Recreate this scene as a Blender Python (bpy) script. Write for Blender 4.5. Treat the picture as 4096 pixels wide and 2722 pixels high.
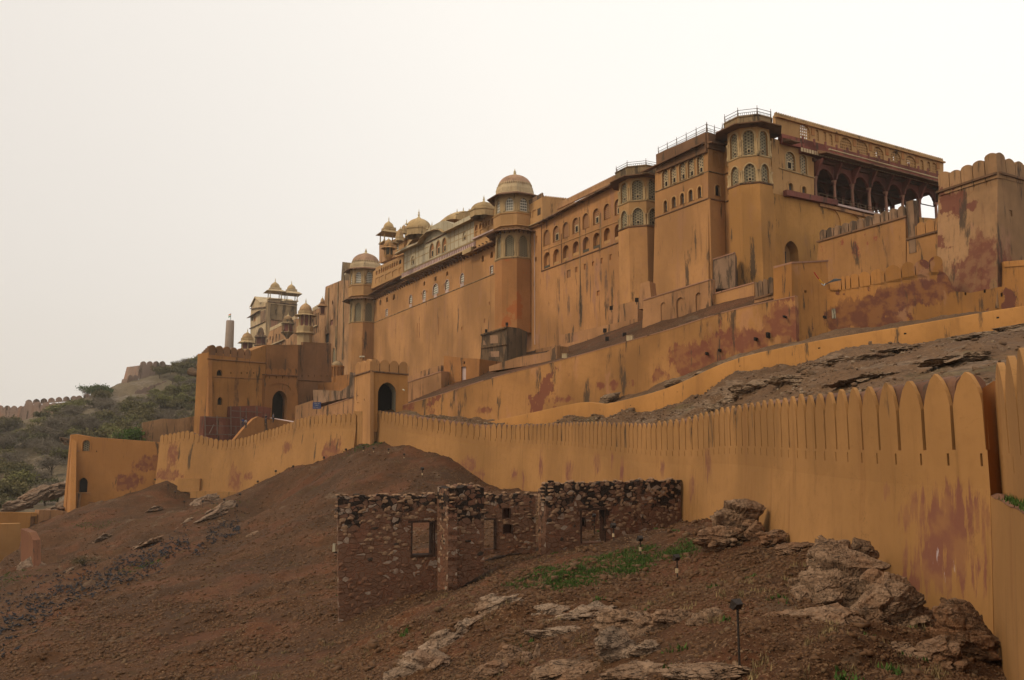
import bpy, bmesh, math, random
import numpy as np
from mathutils import Vector, Matrix
from mathutils.geometry import delaunay_2d_cdt
R = math.radians
random.seed(7)
SC = bpy.context.scene
COL = SC.collection
for o in list(bpy.data.objects): bpy.data.objects.remove(o)
# ------------------------------------------------------------------ camera, sky, sun, exposure
F = 3150.0; CX, CY = 2048.0, 1361.0; PITCH = R(7.06)
cam_d = bpy.data.cameras.new('camera'); cam = bpy.data.objects.new('camera', cam_d); COL.objects.link(cam)
cam_d.sensor_width = 36; cam_d.lens = 36*F/4096; cam_d.clip_start = .1; cam_d.clip_end = 6000
cam.rotation_euler = (R(90)+PITCH, 0, 0); SC.camera = cam
SUN_EL, SUN_AZ = R(40), R(-112)       # azimuth from +Y, clockwise seen from above
W = bpy.data.worlds.new('World'); SC.world = W; W.use_nodes = True
wt = W.node_tree; wt.nodes.clear()
wo = wt.nodes.new('ShaderNodeOutputWorld'); bg = wt.nodes.new('ShaderNodeBackground')
sky = wt.nodes.new('ShaderNodeTexSky'); sky.sky_type = 'NISHITA'; sky.sun_disc = False
sky.sun_elevation = SUN_EL; sky.sun_rotation = SUN_AZ; sky.dust_density = 8; sky.air_density = 1.0; sky.altitude = 400
tc = wt.nodes.new('ShaderNodeTexCoord'); sep = wt.nodes.new('ShaderNodeSeparateXYZ')
wt.links.new(tc.outputs['Generated'], sep.inputs[0])
ma = wt.nodes.new('ShaderNodeMath'); ma.operation = 'MULTIPLY_ADD'; ma.inputs[1].default_value = .55; ma.inputs[2].default_value = .45
wt.links.new(sep.outputs['X'], ma.inputs[0])
mb_ = wt.nodes.new('ShaderNodeMath'); mb_.operation = 'MULTIPLY_ADD'; mb_.inputs[1].default_value = .35
wt.links.new(sep.outputs['Z'], mb_.inputs[0]); wt.links.new(ma.outputs[0], mb_.inputs[2])
ramp = wt.nodes.new('ShaderNodeValToRGB')
for i, (p, c) in enumerate([(0.0, (7.8, 7.1, 6.4)), (.3, (9.6, 8.95, 8.15)), (.6, (11.5, 10.95, 10.1)), (1.0, (12.6, 12.2, 11.5))]):
    e = ramp.color_ramp.elements[i] if i < 2 else ramp.color_ramp.elements.new(p)
    e.position = p; e.color = tuple(v/13.6 for v in c)+(1,)
wt.links.new(mb_.outputs[0], ramp.inputs[0])
sc_ = wt.nodes.new('ShaderNodeVectorMath'); sc_.operation = 'SCALE'; sc_.inputs['Scale'].default_value = 13.6
wt.links.new(ramp.outputs[0], sc_.inputs[0])
mx = wt.nodes.new('ShaderNodeMix'); mx.data_type = 'RGBA'; mx.inputs['Factor'].default_value = .88
wt.links.new(sky.outputs[0], mx.inputs['A']); wt.links.new(sc_.outputs[0], mx.inputs['B'])
wt.links.new(mx.outputs['Result'], bg.inputs[0]); bg.inputs[1].default_value = .1
wt.links.new(bg.outputs[0], wo.inputs[0])
sd = bpy.data.lights.new('sun', 'SUN'); so = bpy.data.objects.new('sun', sd); COL.objects.link(so)
sd.energy = 1.6; sd.angle = R(14); sd.color = (1.0, .84, .60)
sdir = Vector((math.sin(SUN_AZ)*math.cos(SUN_EL), math.cos(SUN_AZ)*math.cos(SUN_EL), math.sin(SUN_EL)))
so.rotation_euler = sdir.to_track_quat('Z', 'Y').to_euler()
SC.view_settings.view_transform = 'Standard'; SC.view_settings.look = 'None'; SC.view_settings.gamma = 1
SC.view_settings.exposure = 0.0
SC.cycles.max_bounces = 4; SC.cycles.diffuse_bounces = 3; SC.cycles.volume_bounces = 0
# ------------------------------------------------------------------ photograph sight lines -> points of the place
def ray(px, py):
    x = (px-CX)/F; y = (CY-py)/F
    return Vector((x, math.cos(PITCH)-y*math.sin(PITCH), y*math.cos(PITCH)+math.sin(PITCH)))
def at(px, py, Y):
    r = ray(px, py); return r*(Y/r.y)
def XatY(px, Y, py=1700): return at(px, py, Y).x
def crop(x0, y0, s): return lambda x, y: (x0+x*s, y0+y*s)
cA = crop(700, 1000, .5102); cB = crop(1250, 850, .5102); cC = crop(1900, 650, .5102); cD = crop(2500, 400, .5102)
cE = crop(3200, 400, .574); cG = crop(900, 1050, .2232); cH = crop(1480, 780, .2232)
class Fr:                                     # a vertical plane: u along it, z up, o outwards to the viewer
    def __init__(s, x, y, dx, dy):
        l = math.hypot(dx, dy); s.p = Vector((x, y, 0)); s.d = Vector((dx/l, dy/l, 0))
        n = Vector((-s.d.y, s.d.x, 0))
        if n.dot(-s.p) < 0: n = -n
        s.n = n
    def P(s, u, z, o=0): return s.p+s.d*u+s.n*o+Vector((0, 0, z))
    def uz(s, px, py, o=0):
        r = ray(px, py); q = s.p+s.n*o
        t = q.dot(s.n)/r.dot(s.n); w = r*t
        return (w-q).dot(s.d), w.z
    def u(s, px, py, o=0): return s.uz(px, py, o)[0]
    def z(s, px, py, o=0): return s.uz(px, py, o)[1]
def between(px0, Y0, px1, Y1):
    x0, x1 = XatY(px0, Y0), XatY(px1, Y1); return Fr(x0, Y0, x1-x0, Y1-Y0)
# ------------------------------------------------------------------ mesh helpers
class MB:
    def __init__(s): s.v = []; s.f = []; s.uv = None
    def add(s, vs, fs):
        b = len(s.v); s.v += [tuple(v) for v in vs]; s.f += [tuple(b+i for i in f) for f in fs]; return s
    def hexa(s, c8): return s.add(c8, [(0,3,2,1),(4,5,6,7),(0,1,5,4),(1,2,6,5),(2,3,7,6),(3,0,4,7)])
    def box(s, fr, u0, u1, z0, z1, o0, o1):
        return s.hexa([fr.P(u0,z0,o0), fr.P(u1,z0,o0), fr.P(u1,z0,o1), fr.P(u0,z0,o1), fr.P(u0,z1,o0), fr.P(u1,z1,o0), fr.P(u1,z1,o1), fr.P(u0,z1,o1)])
    def bar(s, a, b, w, h=None):              # a square bar between two points
        a = Vector(a); b = Vector(b); h = h or w; d = (b-a).normalized()
        x = d.cross(Vector((0,0,1)))
        x = Vector((1,0,0)) if x.length < 1e-4 else x.normalized(); y = x.cross(d).normalized()
        x = x*w/2; y = y*h/2
        return s.hexa([a-x-y, a+x-y, a+x+y, a-x+y, b-x-y, b+x-y, b+x+y, b-x+y])
    def prism(s, fr, poly, o0, o1):           # polygon in (u,z) pulled through o
        n = len(poly); vs = [fr.P(u,z,o0) for u,z in poly]+[fr.P(u,z,o1) for u,z in poly]
        return s.add(vs, [tuple(range(n)), tuple(range(2*n-1, n-1, -1))]+[(i,(i+1)%n,n+(i+1)%n,n+i) for i in range(n)])
    def sweep(s, fr, prof, u0, u1):           # profile [(o,z)] along u
        n = len(prof); vs = [fr.P(u0,z,o) for o,z in prof]+[fr.P(u1,z,o) for o,z in prof]
        return s.add(vs, [tuple(range(n)), tuple(range(2*n-1, n-1, -1))]+[(i,(i+1)%n,n+(i+1)%n,n+i) for i in range(n)])
    def wall(s, fr, outline, holes=(), o=0, th=.6, hd=.35, uvs=False):   # wall sheet with openings, their reveals and its edges
        vs = list(outline); ed = [(i,(i+1)%len(outline)) for i in range(len(outline))]
        for h in holes:
            b = len(vs); vs += h; ed += [(b+i, b+(i+1)%len(h)) for i in range(len(h))]
        if holes:
            r = delaunay_2d_cdt([Vector(v) for v in vs], ed, [], 0, 1e-5)
            V = [tuple(v) for v in r[0]]; T = []
            for t in r[2]:
                cx = sum(V[i][0] for i in t)/len(t); cz = sum(V[i][1] for i in t)/len(t)
                if inside(cx, cz, outline) and not any(inside(cx, cz, h) for h in holes): T.append(tuple(t))
            s.add([fr.P(u,z,o) for u,z in V], T)
        else: s.add([fr.P(u,z,o) for u,z in outline], [tuple(range(len(outline)))])
        for poly, d in [(outline, th)]+[(h, hd[i_] if isinstance(hd,(list,tuple)) else hd) for i_, h in enumerate(holes)]:
            n = len(poly)
            if d > 0: s.add([fr.P(u,z,o) for u,z in poly]+[fr.P(u,z,o-d) for u,z in poly], [(i,(i+1)%n,n+(i+1)%n,n+i) for i in range(n)])
        return s
    def lathe(s, c, prof, n=24, ph=0.0, arc=None):   # profile [(r,z)] round a vertical axis
        c = Vector(c); m = len(prof); vs = []
        for i in range(n):
            a = ph+2*math.pi*i/n
            for r, z in prof: vs.append((c.x+r*math.cos(a), c.y+r*math.sin(a), c.z+z))
        fs = [(i*m+j, ((i+1)%n)*m+j, ((i+1)%n)*m+j+1, i*m+j+1) for i in range(n) for j in range(m-1)]
        return s.add(vs, fs)
    def tube(s, pts, r, n=6):
        pts = [Vector(p) for p in pts]; b = len(s.v)
        rs = r if isinstance(r, (list, tuple)) else [r]*len(pts)
        for k, p in enumerate(pts):
            d = (pts[min(k+1,len(pts)-1)]-pts[max(k-1,0)]).normalized()
            x = d.cross(Vector((.13,.07,1))).normalized(); y = d.cross(x).normalized()
            s.v += [tuple(p+(x*math.cos(2*math.pi*i/n)+y*math.sin(2*math.pi*i/n))*rs[k]) for i in range(n)]
        for k in range(len(pts)-1):
            s.f += [(b+k*n+i, b+k*n+(i+1)%n, b+(k+1)*n+(i+1)%n, b+(k+1)*n+i) for i in range(n)]
        s.f += [tuple(b+i for i in range(n)), tuple(b+(len(pts)-1)*n+i for i in range(n))]
        return s
    def build(s, name, mat, parent=None, smooth=False, uvfr=None, smooth_angle=None):
        if not s.f: return None
        off = world_loc(parent)
        me = bpy.data.meshes.new(name)
        v = np.array(s.v, dtype=float)-np.array(off)
        me.from_pydata(v.tolist(), [], s.f); me.materials.append(mat)
        if uvfr is not None:
            q = np.array(s.v); uu = (q-np.array(uvfr.p))@np.array(uvfr.d); zz = q[:,2]
            uvl = me.uv_layers.new(name='UVMap'); li = np.zeros(len(me.loops), dtype=int); me.loops.foreach_get('vertex_index', li)
            uvl.data.foreach_set('uv', np.stack([uu[li], zz[li]], 1).ravel())
        if smooth: me.polygons.foreach_set('use_smooth', [True]*len(me.polygons))
        me.update()
        if smooth_angle: me.set_sharp_from_angle(angle=R(smooth_angle))
        o = bpy.data.objects.new(name, me); COL.objects.link(o); o.parent = parent
        if parent is None: pass
        return o
def world_loc(p):
    v = Vector((0,0,0))
    while p is not None: v += p.location; p = p.parent
    return v
def inside(x, y, poly):
    c = False; n = len(poly); j = n-1
    for i in range(n):
        xi, yi = poly[i]; xj, yj = poly[j]
        if (yi > y) != (yj > y) and x < (xj-xi)*(y-yi)/(yj-yi)+xi: c = not c
        j = i
    return c
def tag(o, label=None, cat=None, group=None, kind=None):
    if label: o['label'] = label
    if cat: o['category'] = cat
    if group: o['group'] = group
    if kind: o['kind'] = kind
    return o
def thing(name, label, cat, loc, group=None):
    o = bpy.data.objects.new(name, None); COL.objects.link(o); o.location = loc; o.empty_display_size = .1
    if name.endswith('_wall') or name in ('ramp_wall',): o['kind'] = 'thing'
    return tag(o, label, cat, group)
def dup(root, loc, rotz=None, label=None, scale=None):
    r = root.copy(); COL.objects.link(r); r.location = loc
    if rotz is not None: r.rotation_euler = (0,0,rotz)
    if scale: r.scale = (scale,)*3
    if label: r['label'] = label
    for ch in list(root.children):
        c = ch.copy(); COL.objects.link(c); c.parent = r
        for g in ch.children:
            d = g.copy(); COL.objects.link(d); d.parent = c
    return r
# arch outlines in (u,z), counter-clockwise from lower left
def arch(u0, u1, z0, z1, kind='point', n=7):
    if u0 > u1: u0, u1 = u1, u0
    w = (u1-u0)/2; c = (u0+u1)/2; h = z1-z0
    if kind == 'rect': return [(u0,z0),(u1,z0),(u1,z1),(u0,z1)]
    if kind == 'round':
        r = min(w, h*.6); pts = [(c+w*math.cos(math.pi*i/(2*n)), z1-r+r*math.sin(math.pi*i/(2*n))) for i in range(2*n+1)]
    elif kind == 'point':
        r = min(w*1.05, h*.6); pts = []
        for i in range(2*n+1):
            t = i/n-1; a = abs(t); y = (1-a**2.1)**.62*.86+.14*(1-a)
            pts.append((c-t*w, z1-r+r*y))
    elif kind == 'cusp':
        r = min(w*1.1, h*.55); pts = []
        for i in range(6*n+1):
            t = 2*i/(6*n)-1; a = abs(t); y = (1-a**2.2)**.6*.85+.15*(1-a)
            pts.append((c-t*w*(1-.10*abs(math.sin(a*math.pi*2.5+.01))*(a<1)), z1-r+r*y*(1-.07*abs(math.cos(a*math.pi*2.5)))))
    return [(u0,z0),(u1,z0)]+[p for p in pts if p[1] > z0]
def merlon_poly(u0, u1, z0, z1, sharp=.35, n=7):
    c = (u0+u1)/2; w = (u1-u0)/2; hs = (z1-z0)*sharp; pts = [(u0,z0),(u1,z0)]
    for i in range(2*n+1):
        t = 1-i/n; a = abs(t); pts.append((c+t*w, z1-hs*(.70*a**1.42+.30*a**5)))
    return pts
def rmerlon(u0, u1, z0, z1, n=5, fl=1.0):
    c = (u0+u1)/2; w = (u1-u0)/2; r = min(w, (z1-z0)*.6); pts = [(u0,z0),(u1,z0)]
    for i in range(2*n+1):
        t = 1-i/n; a = abs(t); pts.append((c+t*w, z1-fl*(r*(1-(1-a*a)**.5)*.75+r*.12*a)))
    return pts
# ------------------------------------------------------------------ material helpers
class NT:
    def __init__(s, name):
        s.m = bpy.data.materials.new(name); s.m.use_nodes = True; s.t = s.m.node_tree; s.t.nodes.clear()
        s.out = s.n('OutputMaterial'); s.b = s.n('BsdfPrincipled'); s.l(s.b.outputs[0], s.out.inputs[0])
        s.b.inputs['Roughness'].default_value = .92; s.b.inputs['Specular IOR Level'].default_value = .15
        g = s.n('NewGeometry'); s.pos = g.outputs['Position']; s.nrm = g.outputs['Normal']
    def n(s, t): return s.t.nodes.new('ShaderNode'+t)
    def l(s, a, b): s.t.links.new(a, b)
    def set(s, sock, v):
        if isinstance(v, bpy.types.NodeSocket): s.l(v, sock)
        else: sock.default_value = v
    def math(s, op, a, b=0.0, c=None, clamp=False):
        n = s.n('Math'); n.operation = op; n.use_clamp = clamp; s.set(n.inputs[0], a); s.set(n.inputs[1], b)
        if c is not None: s.set(n.inputs[2], c)
        return n.outputs[0]
    def vm(s, op, a, b=None):
        n = s.n('VectorMath'); n.operation = op; s.set(n.inputs[0], a)
        if b is not None: s.set(n.inputs[1], b)
        return n.outputs['Value'] if op in ('LENGTH','DOT_PRODUCT') else n.outputs[0]
    def noise(s, scale=1.0, vec=None, stretch=(1,1,1), detail=4, rough=.55, off=(0,0,0), dist=0.0):
        v = s.vm('MULTIPLY', vec or s.pos, stretch); v = s.vm('ADD', v, off)
        n = s.n('TexNoise'); s.l(v, n.inputs['Vector']); n.inputs['Scale'].default_value = scale
        n.inputs['Detail'].default_value = detail; n.inputs['Roughness'].default_value = rough; n.inputs['Distortion'].default_value = dist
        return n.outputs['Fac']
    def voro(s, scale, vec=None, stretch=(1,1,1), feature='F1', rnd=1.0):
        v = s.vm('MULTIPLY', vec or s.pos, stretch); n = s.n('TexVoronoi'); n.feature = feature; s.l(v, n.inputs['Vector'])
        n.inputs['Scale'].default_value = scale; n.inputs['Randomness'].default_value = rnd; return n.outputs
    def step(s, x, a, b):                     # 0 below a, 1 above b
        n = s.n('MapRange'); n.interpolation_type = 'SMOOTHSTEP'; s.set(n.inputs['Value'], x)
        n.inputs['From Min'].default_value = a; n.inputs['From Max'].default_value = b; return n.outputs[0]
    def mix(s, f, a, b, mode='MIX'):
        n = s.n('Mix'); n.data_type = 'RGBA'; n.blend_type = mode; s.set(n.inputs['Factor'], f)
        for k, v in (('A', a), ('B', b)):
            s.set(n.inputs[k], v if isinstance(v, bpy.types.NodeSocket) else tuple(v)+(1,))
        return n.outputs['Result']
    def bump(s, h, dist=.02, strength=.6):
        n = s.n('Bump'); n.inputs['Distance'].default_value = dist; n.inputs['Strength'].default_value = strength
        s.l(h, n.inputs['Height']); s.l(n.outputs[0], s.b.inputs['Normal'])
    def done(s, col): s.set(s.b.inputs['Base Color'], col if isinstance(col, bpy.types.NodeSocket) else tuple(col)+(1,)); return s.m
OCH = (.315, .158, .055); OCH2 = (.36, .155, .045); OCHD = (.30, .115, .03); REDP = (.24, .062, .036); PINKP = (.40, .19, .11)
MOULD = (.055, .038, .026)
def plaster(name, base=OCH, streak=.35, red=0.0, mould=0.0, mott=.12, spots=(), seed=0, redcol=REDP, streakcol=(.20,.10,.04), wscale=1.0, pale=0.0, peel=(), esc=.9, est=.38, crack=0.0):
    t = NT(name); o = (seed*13.7, seed*5.1, seed*3.3)
    big = t.noise(.13*wscale, stretch=(1,1,.7), detail=5, off=o)
    fine = t.noise(2.2*wscale, detail=5, rough=.65, off=o)
    b2 = tuple(c*(1-mott*1.5) for c in base); b3 = tuple(min(1, c*(1+mott)) for c in base)
    col = t.mix(t.step(big, .35, .65), b2, b3)
    col = t.mix(t.math('MULTIPLY', t.step(fine, .45, .75), .35), col, tuple(c*.72 for c in base))
    st = t.noise(1.15*wscale, stretch=(1,1,.07), detail=5, rough=.62, off=o)
    sm = t.math('MULTIPLY', t.step(st, .54, .70), t.step(t.noise(.25*wscale, off=(5,1,seed)), .36, .6))
    col = t.mix(t.math('MULTIPLY', sm, streak), col, streakcol)
    s2 = t.noise(3.6*wscale, stretch=(1,1,.045), detail=4, rough=.6, off=(o[1],o[0],o[2]))
    col = t.mix(t.math('MULTIPLY', t.step(s2, .56, .72), min(.5, streak*.6)), col, tuple(c*.5 for c in base))
    if pale:
        pn = t.noise(.5*wscale, stretch=(1,1,.35), detail=6, rough=.6, off=(seed+3, 7, 1))
        col = t.mix(t.math('MULTIPLY', t.step(pn, .56, .66), pale), col, PINKP)
    if red:
        rn = t.noise(.22*wscale, stretch=(1,1,.8), detail=8, rough=.62, off=(seed+9, 2, 4))
        col = t.mix(t.math('MULTIPLY', t.step(rn, .60-.08*red, .625-.08*red), .85), col, redcol)
    if spots:
        m = None; edge = t.noise(esc*wscale, stretch=(1,1,est), detail=9, rough=.70, off=(seed, 3, 8))
        for (c, rh, rv, k) in spots:
            d = t.vm('LENGTH', t.vm('MULTIPLY', t.vm('SUBTRACT', t.pos, tuple(c)), (1/rh, 1/rh, 1/rv)))
            v = t.math('SUBTRACT', 1.0, d, clamp=True); v = t.math('MULTIPLY', v, k)
            m = v if m is None else t.math('MAXIMUM', m, v)
        f = t.step(t.math('ADD', t.math('MULTIPLY', m, .34), edge), .64, .735)
        f = t.math('MULTIPLY', f, t.step(m, 0.0, .12))
        rc = t.mix(t.step(t.noise(1.1, detail=4, off=(2,2,2)), .42, .6), redcol, tuple(a*.55+b*.45 for a, b in zip(redcol, base)))
        col = t.mix(t.math('MULTIPLY', f, .84), col, rc)
    if peel:
        m = None; edge = t.noise(5.0, stretch=(1,1,.18), detail=8, rough=.7, off=(1, 3, 8))
        for (c, rh, rv, k) in peel:
            d = t.vm('LENGTH', t.vm('MULTIPLY', t.vm('SUBTRACT', t.pos, tuple(c)), (1/rh, 1/rh, 1/rv)))
            v = t.math('MULTIPLY', t.math('SUBTRACT', 1.0, d, clamp=True), k); m = v if m is None else t.math('MAXIMUM', m, v)
        f = t.step(t.math('ADD', t.math('MULTIPLY', m, .2), edge), .72, .76); f = t.math('MULTIPLY', f, t.step(m, 0, .1))
        col = t.mix(t.math('MULTIPLY', f, .8), col, (.42,.34,.34))
    if mould:
        mn = t.noise(.8*wscale, stretch=(1,1,.16), detail=8, rough=.7, off=(seed+1, 5, 6))
        col = t.mix(t.math('MULTIPLY', t.step(mn, .60-.14*mould, .68-.12*mould), .88), col, MOULD)
    if crack:
        cn = t.noise(.7, detail=6, rough=.6, off=(seed, 9, 9), dist=.6); cl_ = t.math('ABSOLUTE', t.math('SUBTRACT', cn, .5))
        col = t.mix(t.math('MULTIPLY', t.math('MULTIPLY', t.step(cl_, .0025, .0), t.step(t.noise(.4, off=(3,3,seed)), .45, .6)), crack), col, tuple(c*.3 for c in base))
        pp = t.voro(.35, vec=t.vm('ADD', t.pos, t.vm('MULTIPLY', t.n('TexNoise').outputs['Color'], (1.5,1.5,1.5))), stretch=(1,1,.8)); sc2 = t.n('SeparateColor'); t.l(pp['Color'], sc2.inputs[0])
        col = t.mix(t.math('MULTIPLY', t.step(sc2.outputs[0], .45, .6), .16), col, tuple(c*.72 for c in base))
    t.bump(t.math('ADD', t.math('MULTIPLY', fine, .5), t.math('MULTIPLY', big, 2.0)), .05, .35)
    return t.done(col)
def flat(name, c, rough=.8, metal=0.0, var=.12, scale=3.0):
    t = NT(name); t.b.inputs['Roughness'].default_value = rough; t.b.inputs['Metallic'].default_value = metal
    return t.done(t.mix(t.step(t.noise(scale), .35, .65), tuple(x*(1-var) for x in c), tuple(min(1, x*(1+var)) for x in c)))
def lattice(name, light, dark, period=.3, hole=.0, kind='hex'):
    t = NT(name); uv = t.n('UVMap'); s = t.n('SeparateXYZ'); t.l(uv.outputs[0], s.inputs[0]); u, z = s.outputs[0], s.outputs[1]
    k = 2*math.pi/period
    if kind == 'hex':
        a = t.math('COSINE', t.math('MULTIPLY', u, k))
        v1 = t.math('COSINE', t.math('ADD', t.math('MULTIPLY', u, k*.5), t.math('MULTIPLY', z, k*.866)))
        v2 = t.math('COSINE', t.math('SUBTRACT', t.math('MULTIPLY', u, k*.5), t.math('MULTIPLY', z, k*.866)))
        h = t.math('ADD', t.math('ADD', a, v1), v2); m = t.step(h, hole-.15, hole+.15)
    else:
        a = t.math('COSINE', t.math('MULTIPLY', u, k)); b = t.math('COSINE', t.math('MULTIPLY', z, k*.8))
        m = t.math('MULTIPLY', t.step(a, -.65, -.45), t.step(b, -.65, -.45))
    t.bump(m, -.03, .5)
    return t.done(t.mix(m, light, dark))
# ------------------------------------------------------------------ noise on arrays
_rs = np.random.RandomState(3); _tab = _rs.rand(4096)
def vnoise(x, y, seed=0):
    xi = np.floor(x).astype(int); yi = np.floor(y).astype(int); fx = x-xi; fy = y-yi
    fx = fx*fx*(3-2*fx); fy = fy*fy*(3-2*fy)
    def h(a, b): return _tab[(a*73856093 ^ b*19349663 ^ seed*83492791) & 4095]
    return (h(xi,yi)*(1-fx)+h(xi+1,yi)*fx)*(1-fy)+(h(xi,yi+1)*(1-fx)+h(xi+1,yi+1)*fx)*fy-.5
def fbm(x, y, sc, octv=5, seed=0, gain=.5):
    t = 0; a = 1.0; f = 1/sc
    for k in range(octv): t = t+a*vnoise(x*f+k*17.3, y*f-k*9.1, seed+k); a *= gain; f *= 2.05
    return t
# ------------------------------------------------------------------ near rampart: path of its face in plan
NW = [ # px, Y, tip py, slit foot py
 (3925,18.6,1472,1800),(3857,19.2,1480,1796),(3598,21.2,1520,1805),(3400,24.2,1553,1800),(3240,28,1577,1796),(3010,36,1606,1785),(2871,42,1636,1785),(2791,46,1660,1800),
 (2600,54,1694,1800),(2483,61,1691,1790),(2386,66,1688,1780),(2259,75,1690,1766),(2122,83,1696,1762),(2025,88,1698,1757),(1914,92,1698,1748),(1807,95,1684,1734),
 (1705,98,1670,1713),(1603,102,1655,1697),(1532,106,1645,1680),(1490,109,1641,1672)]
NWp = [(at(p, ty, Y).x, Y, at(p, ty, Y).z, at(p, fy, Y).z) for p, Y, ty, fy in NW]
def path_resample(pts, step):
    P = np.array(pts, float); d = np.r_[0, np.cumsum(np.hypot(*np.diff(P[:, :2], axis=0).T))]
    n = max(2, int(round(d[-1]/step))+1); s = np.linspace(0, d[-1], n)
    Q = np.stack([np.interp(s, d, P[:, k]) for k in range(P.shape[1])], 1)
    for _ in range(2):
        Q[1:-1] = (Q[:-2]+2*Q[1:-1]+Q[2:])/4
    return Q
def Y_at(px, tbl): 
    t = sorted(tbl); return float(np.interp(px, [a[0] for a in t], [a[1] for a in t]))
LW = [ # rampart beyond the gate, px, Y, tip, slit foot
 (1425,110,1652,1690),(1360,112,1655,1692),(1300,114,1658,1694),(1215,118,1667,1702),(1160,121,1690,1722),(1100,124,1712,1745),(1057,126,1724,1758),(1000,129,1744,1776),(955,131,1755,1788),(900,133,1762,1793),(850,134,1755,1787),
 (800,135,1740,1771),(776,135.5,1731,1762),(752,136,1714,1748),(735,136,1722,1752),(705,137,1733,1762),(640,139,1740,1770)]
LWp = [(at(p, ty, Y).x, Y, at(p, ty, Y).z, at(p, fy, Y).z) for p, Y, ty, fy in LW]
# ------------------------------------------------------------------ lower slope
CTL = [(4060,2722,17),(3960,2590,18),(3690,2560,20.5),(3500,2260,22.5),(3390,2240,24.4),(3230,2200,27.5),(3140,2150,31),(3020,2070,35.5),(2900,2070,40),(2720,2085,48),
 (2130,1972,82),(1970,1965,86),(1860,1905,91),(1800,1850,94),(1700,1800,97),(1600,1776,103),(1510,1768,108),(1440,1785,109),(1303,1843,113),(1199,1863,118),(1043,1941,124),(919,2013,128),(756,1985,134),(697,1925,137),(560,1960,139),(430,2035,140),(330,2080,140),(260,2085,141),
 (1355,2490,42),(1000,2300,62),(600,2200,84),(300,2350,78),(0,2500,60),(0,2722,42),(500,2722,38),(1000,2722,32),(1300,2650,33),(1500,2722,26),(2048,2722,20),(2500,2722,17.5),(3000,2722,15.5),(3500,2722,14.5),
 (1560,2410,43),(1790,2358,43.5),(1937,2267,45),(2178,2228,44.5),(2321,2189,46.5),(2600,2143,47.5),(2300,2300,33),(2600,2250,33),(2700,2310,30),(2955,2660,16),(2400,2500,24),(3300,2400,20),(3000,2300,27),(1800,2550,28),(1700,2450,34),
 (1700,1900,88),(1500,1860,92),(1400,1950,88),(1880,1950,84),(1355,2250,62),(1600,2050,74),(2100,2010,70),(900,2200,80),(600,2080,112),(400,2200,104),(200,2250,108),(1100,2040,105),(130,2115,126),(0,2290,98),(60,2200,112)]
CP = [tuple(at(*c)) for c in CTL]
CP += [(-80,60,-30),(-60,20,-20),(0,6,-4.2),(8,8,-3.6),(-20,8,-9),(14,12,-3.2),(16,30,-3.2),(25,60,-3),(10,105,-2),(30,100,0),(-90,130,-26),(-120,100,-38),(-110,150,-26),(-60,165,-15),(-20,140,-1),(-80,175,-20),(-40,150,-8)]
CP = np.array(CP)
def _U(r2): return np.where(r2 > 1e-9, .5*r2*np.log(np.maximum(r2, 1e-9)), 0)
_X = CP[:, :2]/50; _n = len(_X)
_K = _U(((_X[:, None]-_X[None])**2).sum(-1))+np.eye(_n)*2e-4; _Pm = np.c_[np.ones(_n), _X]
_A = np.block([[_K, _Pm], [_Pm.T, np.zeros((3,3))]]); _w = np.linalg.solve(_A, np.r_[CP[:, 2], 0, 0, 0])
def hbase(x, y):
    x = np.asarray(x, float); y = np.asarray(y, float); s = x.shape; q = np.stack([x.ravel(), y.ravel()], 1)/50; out = np.empty(len(q))
    for i in range(0, len(q), 20000):
        c = q[i:i+20000]; k = _U(((c[:, None]-_X[None])**2).sum(-1)); out[i:i+20000] = k@_w[:_n]+np.c_[np.ones(len(c)), c]@_w[_n:]
    return out.reshape(s)
def hrough(x, y):
    a = np.clip(np.asarray(y)/45, .35, 1.6)
    strat = fbm(x*.8+y*.5, y*1.1-x*.3, 3.2, 5, 4)
    return fbm(x, y, 7, 3, 1)*.55*a+strat*.26*a+fbm(x, y, .9, 4, 8, .6)*.09+np.maximum(0, fbm(x*.5+y*.35, y-.5*x, 2.1, 4, 21)-.16)*.9
def hlow(x, y): return hbase(x, y)+hrough(x, y)
def grid_obj(name, X, Y, Z, mat, kind='structure', smooth=True):
    ny, nx = X.shape; me = bpy.data.meshes.new(name)
    v = np.stack([X, Y, Z], -1).reshape(-1, 3); i = (np.arange(ny-1)[:, None]*nx+np.arange(nx-1)[None]).ravel()
    f = np.stack([i, i+1, i+nx+1, i+nx], 1)
    me.vertices.add(len(v)); me.vertices.foreach_set('co', v.ravel().astype(np.float32))
    me.loops.add(f.size); me.loops.foreach_set('vertex_index', f.ravel().astype(np.int32))
    me.polygons.add(len(f)); me.polygons.foreach_set('loop_start', np.arange(0, f.size, 4, dtype=np.int32))
    me.polygons.foreach_set('use_smooth', np.full(len(f), smooth)); me.update(calc_edges=True); me.validate()
    me.materials.append(mat); o = bpy.data.objects.new(name, me); COL.objects.link(o)
    return tag(o, kind=kind)
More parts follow.
